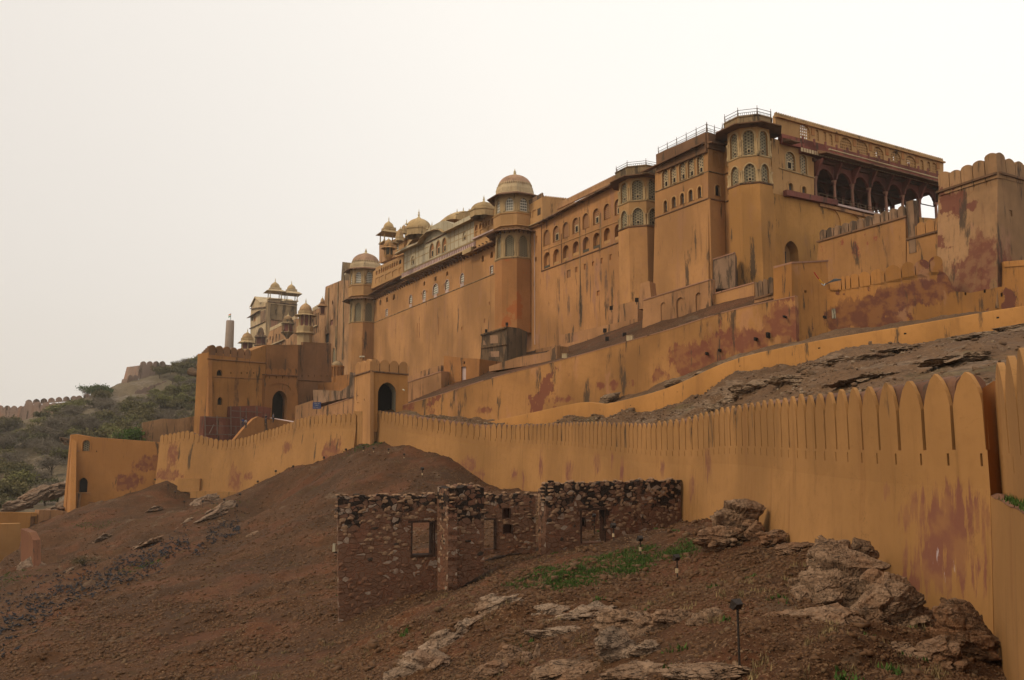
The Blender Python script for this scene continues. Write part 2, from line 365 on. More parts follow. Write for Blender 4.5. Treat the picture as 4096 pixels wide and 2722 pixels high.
def soil(name, base, base2, speck, rockc, rough_sc=1.0, rockm=.5, green=0.0, redsoil=0.0):
    t = NT(name)
    n1 = t.noise(.12*rough_sc, detail=6, rough=.6); n2 = t.noise(1.7*rough_sc, detail=8, rough=.7)
    col = t.mix(t.step(n1, .38, .62), base, base2)
    col = t.mix(t.math('MULTIPLY', t.step(n2, .4, .7), .6), col, tuple(c*.5 for c in base))
    if redsoil:
        rr = t.noise(.21, detail=5, off=(11,4,0)); col = t.mix(t.math('MULTIPLY', t.step(rr, .50, .62), redsoil), col, (.14,.045,.018))
    v = t.voro(5.5*rough_sc); ms = t.math('MULTIPLY', t.step(v['Distance'], .30, .22), t.step(t.noise(.6, detail=3, off=(4,4,4)), .42, .58))
    vc = t.n('SeparateColor'); t.l(v['Color'], vc.inputs[0])
    col = t.mix(t.math('MULTIPLY', ms, t.step(vc.outputs[0], .35, .6)), col, t.mix(vc.outputs[1], speck, tuple(c*.55 for c in speck)))
    fk = t.noise(8.5*rough_sc, stretch=(1,1,1.6), detail=3, rough=.6, off=(2,7,5)); fl_ = t.math('MULTIPLY', t.step(fk, .585, .64), t.step(t.noise(.33, detail=4, off=(9,1,0)), .36, .6))
    col = t.mix(t.math('MULTIPLY', fl_, .75), col, speck); col = t.mix(t.math('MULTIPLY', t.step(fk, .42, .36), .6), col, tuple(c*.35 for c in base))
    if rockm:                                # bare bedrock on the steeper, raised places
        rn = t.noise(.28*rough_sc, stretch=(1.0,.55,2.2), detail=7, rough=.62, off=(3,9,1))
        rk = t.noise(2.6*rough_sc, stretch=(1,.6,3.5), detail=8, rough=.68)
        rc = t.mix(t.step(rk, .35, .65), tuple(c*.45 for c in rockc), rockc)
        col = t.mix(t.math('MULTIPLY', t.step(rn, .60-rockm*.12, .635-rockm*.12), .9), col, rc)
    if green:
        gn = t.noise(.35, detail=6, off=(8,1,2)); col = t.mix(t.math('MULTIPLY', t.step(gn, .60, .68), green), col, (.05,.07,.018))
    h = t.math('ADD', t.math('MULTIPLY', n2, 1.0), t.math('MULTIPLY', ms, .5)); t.bump(h, .12, .8)
    return t.done(col)
M = {}
M['soil'] = soil('slope_soil', (.053,.0245,.0105), (.078,.033,.0125), (.20,.118,.062), (.13,.078,.044), 1.0, -.15, .10, .32)
M['soil_up'] = soil('upper_slope_soil', (.095,.050,.024), (.13,.070,.034), (.19,.12,.068), (.19,.12,.072), .8, .6, .2)
M['soil_far'] = soil('far_hill_soil', (.105,.078,.045), (.14,.10,.06), (.2,.15,.1), (.18,.135,.095), .25, .35, .5)
def rockmat(name, c1, c2, dark=.5, rust=.3, sc=1.0):
    t = NT(name)
    a = t.noise(.9*sc, stretch=(1,.8,3.0), detail=9, rough=.66, dist=.4); b = t.noise(6*sc, stretch=(1,1,1.8), detail=7, rough=.72)
    col = t.mix(t.step(a, .34, .66), c1, c2)
    col = t.mix(t.math('MULTIPLY', t.step(b, .42, .68), .75), col, tuple(c*.42 for c in c1))
    col = t.mix(t.math('MULTIPLY', t.step(t.noise(14*sc, detail=4), .55, .72), .3), col, tuple(min(1, c*1.5) for c in c2))
    cn = t.noise(1.5*sc, stretch=(1,.8,3.2), detail=6, rough=.6, off=(7,1,3), dist=.8)
    cr = t.step(t.math('ABSOLUTE', t.math('SUBTRACT', cn, .5)), .012, .0)
    c3 = t.noise(1.9*sc, stretch=(2.4,2.0,.5), detail=5, rough=.55, off=(1,7,3), dist=.5)
    cr2 = t.step(t.math('ABSOLUTE', t.math('SUBTRACT', c3, .5)), .008, .0); cr = t.math('MAXIMUM', cr, t.math('MULTIPLY', cr2, .8))
    col = t.mix(t.math('MULTIPLY', cr, .85), col, (.025,.017,.012))
    dn = t.noise(.5*sc, detail=8, rough=.68, off=(6,6,2)); col = t.mix(t.math('MULTIPLY', t.step(dn, .57, .63), dark), col, (.03,.022,.017))
    rn = t.noise(.6*sc, detail=5, off=(1,8,2)); col = t.mix(t.math('MULTIPLY', t.step(rn, .50, .64), rust), col, (.20,.085,.035))
    t.bump(t.math('SUBTRACT', t.math('ADD', a, t.math('MULTIPLY', b, .6)), t.math('MULTIPLY', cr, .5)), .07, .8)
    return t.done(col)
M['rock'] = rockmat('weathered_rock', (.165,.095,.054), (.26,.165,.103), .4)
M['rock_grey'] = rockmat('pale_rock', (.195,.125,.080), (.29,.20,.135), .3, .3)
M['rock_dark'] = rockmat('brown_shale', (.14,.078,.043), (.22,.13,.078), .35, .5, 1.3)
M['rock_up'] = rockmat('upper_rock', (.165,.10,.057), (.25,.168,.103), .2, .25, .8)
# main slope sheet, finer near the viewpoint
pxs = np.linspace(-1900, 5600, 560); ys = np.exp(np.linspace(math.log(4.5), math.log(176), 620))
GX = (pxs[None]-CX)/F*ys[:, None]; GY = np.repeat(ys[:, None], len(pxs), 1)
GX = np.where(GY < 18, GX*(1+.8*(18-GY)/18), GX)
GZ = hlow(GX, GY)
_cap = np.interp(GX.ravel(), [0, 9, 12], [99, 99, 99]).reshape(GX.shape)
grid_obj('ground_slope', GX, GY, GZ, M['soil'])
# wide ground plane to the horizon
g = MB(); g.add([(-4000,-1500,-70),(4000,-1500,-70),(4000,5000,-70),(-4000,5000,-70)], [(0,1,2,3)])
tag(g.build('ground', M['soil_far']), kind='structure')
# lofted sheets between lines given as (px, py, Y)
def loft(name, lines, mat, px0, px1, n=260, m=14, amp=.4, sc=4.0, seed=2, octv=6):
    px = np.linspace(px0, px1, n); rows = []
    for L in lines:
        L = sorted(L); a = [c[0] for c in L]; P = np.array([tuple(at(*c)) for c in L])
        rows.append(np.stack([np.interp(px, a, P[:, k]) for k in range(3)], 1))
    out = []
    for i in range(len(rows)-1):
        for j in range(m):
            t = j/m; out.append(rows[i]*(1-t)+rows[i+1]*t)
    out.append(rows[-1]); A = np.array(out)
    A[..., 2] += amp*fbm(A[..., 0]*.7+A[..., 1]*.4, A[..., 1]-A[..., 0]*.3, sc, octv, seed, .56)
    return grid_obj(name, A[..., 0], A[..., 1], A[..., 2], mat), A
# ------------------------------------------------------------------ ramparts
def wallspot(px, py, rp, rv, k=1.0, tbl=None):
    Y = Y_at(px, tbl or [(a[0], a[1]) for a in NW]); c = at(px, py, Y)
    f = Y/F; return (c, max(.45, rp*f*(2.4 if px > 2900 else 1.5)), rv*f*1.25, k*1.15)
S1 = [wallspot(*a) for a in [(3528,1955,25,55,.9),(3596,2075,45,100),(3765,2130,150,230,1.0),(3700,2250,110,170,.9),(3850,2060,60,120,.8),(3620,2330,60,60,.8),(2829,1850,45,85),(2770,1950,35,70),(2652,1872,30,50,.9),(2913,1850,18,60,.85),
   (2280,1895,55,60),(2386,1851,40,50),(2488,1886,30,60,.9)]]
S1b = [wallspot(*a) for a in [(1878,1861,50,45),(1924,1900,45,30,.9),(2168,1856,25,80),(2280,1895,60,65),(2386,1851,45,50),(2447,1846,14,40),(2488,1886,30,60,.9),(2061,1900,35,35,.9),(2100,1930,20,60,.8)]]
PEEL = [wallspot(3748,2285,75,130,1.0), wallspot(3740,2480,60,90,1.0)]
M['rampart'] = plaster('ochre_rampart_plaster', OCH, .55, 0, .0, .13, S1[:9]+S1b, 1, redcol=(.17,.062,.045), peel=PEEL, streakcol=(.20,.085,.03), esc=4.2, est=.13, crack=.7)
LT = [(a[0], a[1]) for a in LW]
S2 = [wallspot(a[0],a[1],a[2]*1.2,a[3]*1.2,1.2,tbl=LT) for a in [(697,1830,30,60),(1153,1785,35,25,.8),(1336,1812,50,55),(952,1915,35,60),(1005,1905,30,20,.9),(680,1900,60,30,.8)]]
M['merlon'] = plaster('weathered_merlon_plaster', OCH, .55, 0, .16, .13, seed=1, streakcol=(.20,.085,.03), crack=.7)
M['rampart_left'] = plaster('ochre_rampart_plaster_far', OCH, .45, 0, .1, .10, S2, 4, redcol=(.16,.055,.036), esc=1.0, est=.5, crack=.5)
M['coping'] = plaster('rough_pink_coping', (.145,.070,.042), .4, 0, .55, .25, seed=8, wscale=2.0)
M['dark'] = flat('dark_opening', (.012,.008,.006))  # near-black panes and blocks paint the shade inside openings
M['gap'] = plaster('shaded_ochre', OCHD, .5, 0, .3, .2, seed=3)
def path_normals(Q):
    T = np.gradient(Q[:, :2], axis=0); T /= np.hypot(T[:, 0], T[:, 1])[:, None]
    N = np.stack([-T[:, 1], T[:, 0]], 1); flip = (N*(-Q[:, :2])).sum(1) < 0; N[flip] *= -1; return N
def strip(mb, Q, N, prof):                    # prof(i) -> [(o,z)...]
    rows = [prof(i) for i in range(len(Q))]; m = len(rows[0]); vs = []
    for i in range(len(Q)):
        for o, z in rows[i]: vs.append((Q[i,0]+N[i,0]*o, Q[i,1]+N[i,1]*o, z))
    fs = [(i*m+j, (i+1)*m+j, (i+1)*m+j+1, i*m+j+1) for i in range(len(Q)-1) for j in range(m-1)]
    fs += [tuple(range(m)), tuple((len(Q)-1)*m+j for j in range(m))]
    return mb.add(vs, fs)
def rampart(name, label, cat, pts, basez, mat, copmat, step=1.0, gap=.11, th=.11, slot=True, shape=merlon_poly, sharp=.43, thick=.95, copdrop=.05, group=None, maxm=100, batter=.35, slit_drop=.0, coping=True, jit=.055):
    rnd = random.Random(name+label)
    Q = path_resample(pts, step); N = path_normals(Q); root = thing(name, label, cat, (Q[0,0], Q[0,1], min(Q[:,3])-3), group)
    body = MB(); zb = [min(basez(Q[i,0], Q[i,1]), Q[i,3]-1.5) for i in range(len(Q))]
    def pf(i):
        a = Q[i,3]-.9; b = zb[i]; return [(-.6, b), (batter, b), (batter*.66, b+(a-b)*.33), (batter*.33, b+(a-b)*.66), (0, a)]
    strip(body, Q, N, pf); rest = MB(); nm = 0
    order = list(range(len(Q)-1))
    for i in order:
        q0, q1 = Q[i], Q[i+1]; w = math.hypot(*(q1-q0)[:2]); fr = Fr(q0[0], q0[1], *(q1-q0)[:2])
        outl = [(0, q0[3]-.9), (w, q1[3]-.9), (w, q1[3]), (0, q0[3])]
        ho = []
        if slot:
            uc = rnd.uniform(.0, .15)+w*.03; zc = (q0[3]+q1[3])/2-.38; ho = [[(uc+.02, zc), (uc+.09, zc), (uc+.09, zc+.3), (uc+.02, zc+.3)]]
        body.wall(fr, outl, ho, 0, 0, .3)
        if ho: body.prism(fr, ho[0], -.3, -.32)
        zt = (q0[2]+q1[2])/2+rnd.uniform(-jit, jit); g2 = gap*rnd.uniform(.35, .65); sl = (q1[3]-q0[3])/w
        poly = shape(g2, w-g2, (q0[3]+q1[3])/2, zt, sharp) if shape is merlon_poly else shape(g2, w-g2, (q0[3]+q1[3])/2, zt)
        poly = [(u+rnd.uniform(-.008,.008), z+sl*(u-w/2)+(rnd.uniform(-.012,.012) if z > zt-.6 else 0)) for u, z in poly]
        mb = MB() if nm < maxm else rest; mb.prism(fr, poly, 0, -th); nm += 1
        if nm <= maxm: mb.build('merlon', M['merlon'] if mat is M['rampart'] else mat, root)
        # floor of the gap
        body.add([fr.P(0, q0[3], 0), fr.P(w, q1[3], 0), fr.P(w, q1[3], -th), fr.P(0, q0[3], -th)], [(0,1,2,3)])
    body.build('wall_body', mat, root)
    if rest.f: tag(rest.build('merlon_row', mat, root), kind='stuff')
    if coping:
        def pc(i):
            t = Q[i,2]-copdrop+.05*math.sin(i*1.7)*.6; r = min(.34, (Q[i,2]-Q[i,3])*.4); b = Q[i,3]-1.2; ro = rnd.uniform(-.03,.03)
            pr = [(-th-.02, b), (-th-.02, t-r)]
            for k in range(1, 7):
                a = math.pi*k/7; pr.append((-th-.02-thick/2+thick/2*math.cos(a), t-r+r*math.sin(a)+ro))
            return pr+[(-th-.02-thick, t-r), (-th-.02-thick, b)]
        c = MB(); strip(c, Q[1:], N[1:], lambda i: pc(i+1)); c.build('coping', copmat, root, smooth=True, smooth_angle=60)
    return root, Q, N
lowz = lambda x, y: float(hbase(np.array([x]), np.array([y]))[0])-2.2
near_root, NQ, NN = rampart('crenellated_wall', 'long smooth ochre rampart with pointed merlons sweeping up from the foreground to the small gate', 'wall', NWp, lowz, M['rampart'], M['coping'], 1.02)
# nearest corner of the rampart: jutting lower wall with a ledge, dark return, inner wall
zl = at(3925, 1984, 18.6).z
root = thing('rampart_corner', 'near end of the ochre rampart, stepping out with a grassy ledge', 'wall', (10, 16, -7))
m = MB(); A = Vector((NQ[0,0], NQ[0,1], 0)); B_ = Vector((8.2, 12.3, 0)); C_ = Vector((6.4, 8.5, 0))
out = lambda p, o: (p+Vector((-.91, .42, 0))*o)
zb = -8
m.add([out(A,.3)+Vector((0,0,zb)), out(B_,.3)+Vector((0,0,zb)), B_+Vector((0,0,zl)), A+Vector((0,0,zl)), out(C_,.3)+Vector((0,0,zb)), C_+Vector((0,0,zl))], [(0,1,2,3),(1,4,5,2)])
m.build('lower_wall', M['rampart'], root)
I0 = Vector((11.55, 18.87, 0)); I1 = Vector((9.9, 15.3, 0)); I2 = Vector((7.2, 9.9, 0))
m = MB(); pts = []
for k in range(15):
    t = k/14; a = A.lerp(C_, t); b = I0.lerp(I2, t); j = .05*math.sin(k*2.3)
    pts += [a+Vector((.03*math.sin(k*4.1), 0, zl)), a.lerp(b, .5)+Vector((0,0,zl+.05+j)), b+Vector((.2,.0,zl+.02))]
m.add(pts, [(k*3+j, k*3+j+1, (k+1)*3+j+1, (k+1)*3+j) for k in range(14) for j in range(2)])
m.build('ledge', M['coping'], root)
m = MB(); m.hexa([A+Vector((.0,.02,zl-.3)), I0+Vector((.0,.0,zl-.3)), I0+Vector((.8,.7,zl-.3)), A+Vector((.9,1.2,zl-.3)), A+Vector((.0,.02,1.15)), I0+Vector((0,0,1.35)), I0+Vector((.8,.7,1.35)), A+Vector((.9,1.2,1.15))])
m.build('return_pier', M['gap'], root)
ipts = [(I0.x, I0.y, 1.66, -.35), (I1.x, I1.y, 1.70, -.35), (I2.x, I2.y, 1.72, -.35)]
Q = path_resample(ipts, 1.55)
m = MB()
for i in range(len(Q)-1):
    fr = Fr(Q[i,0], Q[i,1], *(Q[i+1]-Q[i])[:2]); w = math.hypot(*(Q[i+1]-Q[i])[:2])
    c = MB(); c.prism(fr, merlon_poly(.07, w-.07, -.35, 1.72, .46), 0, -.14); c.build('merlon', M['rampart'], root)
    h = [(.5,-.75),(.58,-.75),(.58,-.4),(.5,-.4)]
    m.wall(fr, [(0,zl-.3),(w,zl-.3),(w,-.35),(0,-.35)], [h], 0, .3, .3); m.prism(fr, h, -.3, -.32)
    m.box(fr, -.02, w-.02, -.6, 1.15, -1.3, -.18)
m.build('inner_wall', M['rampart'], root)
# rampart beyond the gate
rampart('crenellated_wall', 'ochre rampart beyond the small gate dipping towards the gatehouse, with small slotted merlons', 'wall', LWp, lambda x, y: lowz(x, y)-2, M['rampart_left'], M['coping'], 1.05, .14, .14, sharp=.3, thick=.8, maxm=100, batter=.8, copdrop=.2)
# buttress steps at its foot
root = thing('stepped_buttress', 'stepped ochre plinths below the rampart near the slanting rocks', 'buttress', at(850,1960,132))
m = MB()
for px0, px1, Y, yt, yb in [(712,800,134.6,1915,1932),(765,885,133.4,1965,1990),(872,955,130.6,1968,2014)]:
    fr = between(px0, Y+.6, px1, Y-.6); u0, u1 = fr.u(px0,1900), fr.u(px1,1900); z1 = fr.z((px0+px1)/2, yt); z0 = fr.z((px0+px1)/2, yb)-1.5
    m.box(fr, min(u0,u1), max(u0,u1), z0, z1, -6, 0)
m.build('plinth', M['rampart_left'], root)

# ------------------------------------------------------------------ low parapet wall of the lower path
LP = [(4300,1205,52.5,62),(4096,1222,54,62),(3800,1275,55,62),(3500,1326,56,62),(3259,1364,59,64),(3100,1400,60.5,68),(2946,1428,62,74),(2812,1487,64,80),(2723,1536,66,70),(2600,1577,69,62),(2500,1600,72,58),(2437,1617,75,52),(2400,1621,77,50),(2361,1603,79.5,60),(2264,1622,83,62),(2100,1658,90,48),(1939,1692,96,40)]
lpp = [(at(p, y, Y).x, Y, at(p, y, Y).z, at(p, y+h, Y).z) for p, y, Y, h in LP]
M['low_wall'] = plaster('golden_path_wall', (.345,.160,.046), .5, 0, .18, .12, seed=12, streakcol=(.2,.09,.03))
Q = path_resample(lpp, 1.5); N = path_normals(Q); root = thing('path_wall', 'low golden yellow wall winding up the rocky slope beside the lower path', 'wall', tuple(Q[len(Q)//2,:3]))
m = MB(); rn = random.Random(5)
strip(m, Q, N, lambda i: [(.05, Q[i,3]-1.2), (0, Q[i,2]-.05), (-.06, Q[i,2]+.02), (-.5, Q[i,2]+.03), (-.56, Q[i,2]-.06), (-.56, Q[i,3]-1.5)])
m.build('wall_body', M['low_wall'], root, smooth=True, smooth_angle=50)
for i in range(3, len(Q)-2, 4):
    fr = Fr(Q[i,0], Q[i,1], *(Q[i+1]-Q[i])[:2]); z = (Q[i,2]+Q[i,3])/2-.05
    MB().box(fr, 0, .17, z-.09, z+.12, -.05, .012).build('drain_hole', M['dark'], root)
# ------------------------------------------------------------------ big ramp retaining wall
RW = [(1585,1632,109.5),(1603,1622,109),(1756,1581,104),(1908,1530,99.5),(2010,1500,97),(2206,1450,92),(2359,1410,88.5),(2500,1368,85.5),(2700,1313,81.5),(2830,1266,79),(3000,1222,76),(3180,1185,73)]
sp = lambda px, py, rx, ry, k=1.0: (at(px, py, Y_at(px, [(a[0], a[2]) for a in RW])), rx*Y_at(px, [(a[0], a[2]) for a in RW])/F*1.15, ry*Y_at(px, [(a[0], a[2]) for a in RW])/F, k)
M['ramp'] = plaster('stained_ramp_plaster', (.31,.148,.050), .6, .1, .32, .18, [sp(2790,1440,190,120,1.5),(sp(2960,1370,210,90,1.6)),(sp(3130,1300,120,120,1.5)),(sp(3160,1180,60,60,.9)),sp(1640,1625,60,45,.9),sp(1740,1650,55,45,.8),sp(1950,1640,90,25,.8),sp(2450,1540,150,35,.9),sp(2650,1500,70,60,.8),sp(2260,1600,110,30,.8)], 21, redcol=(.15,.045,.030), pale=.35)
root = thing('ramp_wall', 'tall stained retaining wall of the main ramp, ochre with large dark red patches', 'wall', at(2500,1600,85))
pts = [(at(p, y, Y).x, Y, at(p, y, Y).z, 0) for p, y, Y in RW]; Q = path_resample(pts, 1.6); N = path_normals(Q); m = MB()
strip(m, Q, N, lambda i: [(.5, -4+Q[i,2]*.3-2), (.06, Q[i,2]-1.6), (0, Q[i,2]-.08), (-.12, Q[i,2]), (-.6, Q[i,2]+.02), (-.7, Q[i,2]-.1), (-.7, Q[i,2]-3)])
m.build('wall_body', M['ramp'], root, smooth=True, smooth_angle=40)
m = MB(); strip(m, Q, N, lambda i: [(.03, Q[i,2]-.05), (.03, Q[i,2]+.03), (-.3, Q[i,2]+.09), (-.66, Q[i,2]+.04), (-.66, Q[i,2]-.05)])
M['pinkcop'] = plaster('pink_coping', (.32,.165,.10), .3, 0, .3, .15, seed=31)
m.build('coping', M['pinkcop'], root, smooth=True, smooth_angle=60)
for px, py, w, h in [(2826,1415,.14,.24),(2877,1402,.14,.22),(3021,1357,.16,.26),(3070,1341,.18,.42),(3136,1267,.12,.16),(3296,1269,.1,.2)]:
    Y = Y_at(px, [(a[0], a[2]) for a in RW])-.3; fr = between(px-60, Y+.9, px+60, Y-.9); u, z = fr.uz(px, py)
    MB().box(fr, u-w*.6, u+w*.6, z-h*.6, z+h*.6, -.5, .16).build('drain_hole', M['dark'], root)
# ------------------------------------------------------------------ palace materials
REDP = (.15,.045,.03); PINKP = (.30,.15,.09)
M['pal'] = plaster('palace_ochre_plaster', (0.364,0.181,0.069), .62, 0, .04, .16, seed=41, wscale=.8, pale=.28)
M['pal_orange'] = plaster('orange_tower_plaster', (0.327,0.144,0.050), .45, .10, 0, .12, seed=43, redcol=(.33,.10,.03))
M['pal_worn'] = plaster('worn_streaked_plaster', (0.322,0.162,0.072), .95, .0, .42, .18, seed=44, pale=.5, streakcol=(.10,.05,.03))
M['pal_yel'] = plaster('yellow_plaster', (0.387,0.213,0.086), .4, 0, .12, .10, seed=45)
M['pal_pink'] = plaster('pink_ribbed_plaster', (.325,.175,.082), .9, 0, .45, .2, seed=46, pale=.3)
M['gatep'] = plaster('gatehouse_plaster', (0.310,0.136,0.046), .6, 0, .22, .14, seed=47, streakcol=(.13,.06,.03))
M['gatedark'] = plaster('browned_plaster', (0.199,0.098,0.046), .7, 0, .45, .2, seed=48)
M['trim'] = plaster('pale_stone_trim', (.385,.262,.130), .5, 0, .2, .12, seed=49)
M['cream'] = plaster('cream_plaster', (.44,.325,.19), .5, 0, .25, .14, seed=50)
M['marble'] = plaster('grey_white_marble', (.41,.345,.235), .55, 0, .12, .14, seed=51, streakcol=(.2,.15,.09))
M['pinkw'] = plaster('pale_pink_railing', (0.442,0.324,0.287), .4, 0, .1, .12, seed=52)
M['dome'] = plaster('peach_dome', (.37,.25,.12), .5, 0, .2, .2, seed=53, wscale=2)
M['dome_or'] = plaster('orange_peach_dome', (0.341,0.204,0.127), .4, 0, .1, .2, seed=54, wscale=3)
M['dome_y'] = plaster('ochre_dome', (0.354,0.216,0.101), .5, 0, .3, .18, seed=55, wscale=2)
M['mould'] = plaster('blackened_plaster', (0.243,0.144,0.084), .8, 0, 1.0, .2, seed=56)
M['mouldg'] = plaster('grey_mouldy_plaster', (.245,.165,.085), .8, 0, .7, .25, seed=57)
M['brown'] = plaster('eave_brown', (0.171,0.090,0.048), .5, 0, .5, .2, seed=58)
M['redst'] = plaster('red_sandstone', (0.147,0.051,0.038), .5, 0, .45, .25, seed=59)
M['redgal'] = plaster('dark_red_band', (0.176,0.055,0.038), .5, 0, .3, .3, seed=60, wscale=2)
M['hall'] = plaster('shaded_hall_plaster', (0.096,0.043,0.029), .5, 0, .5, .2, seed=61)  # shade of the hall's inside put into this dark colour
M['jali'] = lattice('stone_lattice', (.33,.25,.15), (.06,.05,.04), .34, .55)
M['jali_or'] = lattice('orange_lattice', (.30,.15,.07), (.10,.05,.03), .30, .7)
M['jali_w'] = lattice('white_grid_window', (.60,.55,.45), (.05,.045,.04), .42, 0, 'grid')
M['panel'] = plaster('orange_brown_panel', (.30,.13,.05), .3, 0, 0, .15, seed=62)
M['greenj'] = lattice('grey_green_lattice', (.22,.18,.11), (.075,.058,.038), .34, .4)
M['glass'] = lattice('barred_window', (.10,.07,.05), (.035,.035,.035), .5, 0, 'grid')
M['iron'] = flat('dark_iron', (.03,.022,.018), .6)
M['rustrail'] = flat('weathered_railing', (.16,.11,.08), .8)
M['timber'] = flat('old_timber', (.10,.06,.035), .85)
M['gold'] = flat('finial_gold', (.45,.33,.16), .5)
Mf = Fr(2.39, 145, -.466, .885)
CDIR = (.885, .466)
def cfr(px, Y): x = XatY(px, Y); return Fr(x, Y, *CDIR)
def mfr(px, Y): x = XatY(px, Y); return Fr(x, Y, -.466, .885)
class Seg:
    def __init__(s, root, fr, c, mat, o=0, name='wall'): s.root, s.fr, s.c, s.mat, s.o, s.name, s.h, s.hd = root, fr, c, mat, o, name, [], []
    def uz(s, x, y, o=None): return s.fr.uz(*s.c(x, y), s.o if o is None else o)
    def win(s, x0, x1, yt, yb, kind='rect', mat=None, d=.3, frame=None, fw=.18, name='window', inner=None):
        xc, ym = (x0+x1)/2, (yt+yb)/2; u0, u1 = s.uz(x0, ym)[0], s.uz(x1, ym)[0]; z0, z1 = s.uz(xc, yb)[1], s.uz(xc, yt)[1]
        if u0 > u1: u0, u1 = u1, u0
        p = arch(u0, u1, z0, z1, kind); s.h.append(p); s.hd.append(d+.01)
        m = MB(); m.wall(s.fr, [(u0-.02,z0-.02),(u1+.02,z0-.02),(u1+.02,z1+.02),(u0-.02,z1+.02)], [], s.o-d, 0)
        w = m.build(name, mat or M['dark'], s.root, uvfr=s.fr)
        if inner:
            iw = (u1-u0)*.17; c = (u0+u1)/2; h = (z1-z0); zz = z0+h*.1
            k = MB(); k.box(s.fr, c-iw*1.5, c+iw*1.5, zz-iw*.3, zz+iw*3.4, s.o-d, s.o-d+.06); k.build('frame', M['cream'], w)
            k = MB(); k.box(s.fr, c-iw, c+iw, zz, zz+iw*2.8, s.o-d+.03, s.o-d+.075); k.build('opening', M['dark'], w)
        if frame:
            f = MB(); a2 = arch(u0-fw, u1+fw, z0-(.001 if kind != 'rect' else fw), z1+fw, kind)
            f.wall(s.fr, a2, [p], s.o+.07, .07, .07); f.build('frame', frame, w)
        return w
    def niche(s, x0, x1, yt, yb, kind='point', d=.12):
        xc, ym = (x0+x1)/2, (yt+yb)/2; u0, u1 = sorted((s.uz(x0, ym)[0], s.uz(x1, ym)[0])); z0, z1 = s.uz(xc, yb)[1], s.uz(xc, yt)[1]
        p = arch(u0, u1, z0, z1, kind); s.h.append(p); s.hd.append(d); s.nich = getattr(s, 'nich', [])+[(p, d)]
    def finish(s, outline, th=.6, back=0, smoothz=None):
        ol = [s.uz(*p) for p in outline]
        m = MB(); m.wall(s.fr, ol, s.h, s.o, th, s.hd+[.4]*(len(s.h)-len(s.hd)))
        for p, d in getattr(s, 'nich', []): 
            u = [a[0] for a in p]; z = [a[1] for a in p]; m.box(s.fr, min(u)-.05, max(u)+.05, min(z)-.05, max(z)+.05, s.o-d-.2, s.o-d)
        if back:
            m.prism(s.fr, [(u, z-.02) for u, z in ol], s.o-th-.01, s.o-back)
        return m.build(s.name, s.mat, s.root)
    def band(s, a, b, prof, mat, name, o=None):      # a,b pixel ends of a line; prof [(o,dz)]
        (u0, z0), (u1, z1) = s.uz(*a, o), s.uz(*b, o); O = s.o if o is None else o; fr = s.fr; n = len(prof)
        m = MB(); m.add([fr.P(u0,z0+dz,O+p) for p,dz in prof]+[fr.P(u1,z1+dz,O+p) for p,dz in prof], [tuple(range(n)), tuple(range(2*n-1,n-1,-1))]+[(i,(i+1)%n,n+(i+1)%n,n+i) for i in range(n)])
        return m.build(name, mat, s.root)
    def along(s, a, b, o=None):
        (u0, z0), (u1, z1) = s.uz(*a, o), s.uz(*b, o); return lambda t: (u0+(u1-u0)*t, z0+(z1-z0)*t), abs(u1-u0)
    def comb(s, a, b, h, mat, pitch=.6, o=None, th=.25, name='parapet', solid=.35, shape='m'):
        f, L = s.along(a, b, o); O = s.o if o is None else o; n = max(2, int(L/pitch)); m = MB()
        for i in range(n):
            u, z = f((i+.08)/n); u2, z2 = f((i+.92)/n)
            if u > u2: u, u2, z, z2 = u2, u, z2, z
            m.prism(s.fr, merlon_poly(u, u2, z+h*solid*.9, z+h, .5, 3) if shape == 'm' else arch(u, u2, z+h*solid*.9, z+h, 'rect'), O, O-th)
        (u, z), (u2, z2) = f(0), f(1)
        m.prism(s.fr, [(u,z),(u2,z2),(u2,z2+h*solid),(u,z+h*solid)], O+.03, O-th-.03)
        return m.build(name, mat, s.root)
    def brackets(s, a, b, mat, w=.22, dep=.8, hh=.7, pitch=1.6, name='bracket', o=None):
        f, L = s.along(a, b, o); O = s.o if o is None else o; n = max(2, int(L/pitch))
        for i in range(n+1):
            m = MB(); u, z = f(i/n); v = [(0,-hh),(dep*.35,-hh*.75),(dep*.6,-hh*.3),(dep,-.05),(dep,.0),(0,.0)]
            m.sweep(s.fr, [(O+x,z+y) for x,y in v], u-w/2, u+w/2); m.build('bracket', mat, s.root)
    def rail(s, a, b, h, mat, pitch=1.6, o=None, bars=False, name='railing', posts=True):
        f, L = s.along(a, b, o); O = s.o if o is None else o; n = max(1, int(round(L/pitch))); m = MB(); P = lambda t, dz: s.fr.P(f(t)[0], f(t)[1]+dz, O)
        for i in range(n+1):
            m.bar(P(i/n, 0), P(i/n, h), .09); m.bar(P(i/n, h), P(i/n, h+.25), .04)
        for k in (.55, .3, .95): m.bar(P(0, h*k), P(1, h*k), .035)
        nb = int(L/.22)
        for i in range(nb): m.bar(P((i+.5)/nb, h*.08), P((i+.5)/nb, h*.55), .03)
        m.bar(P(0, h*.08), P(1, h*.08), .05)
        return m.build(name, mat, s.root)
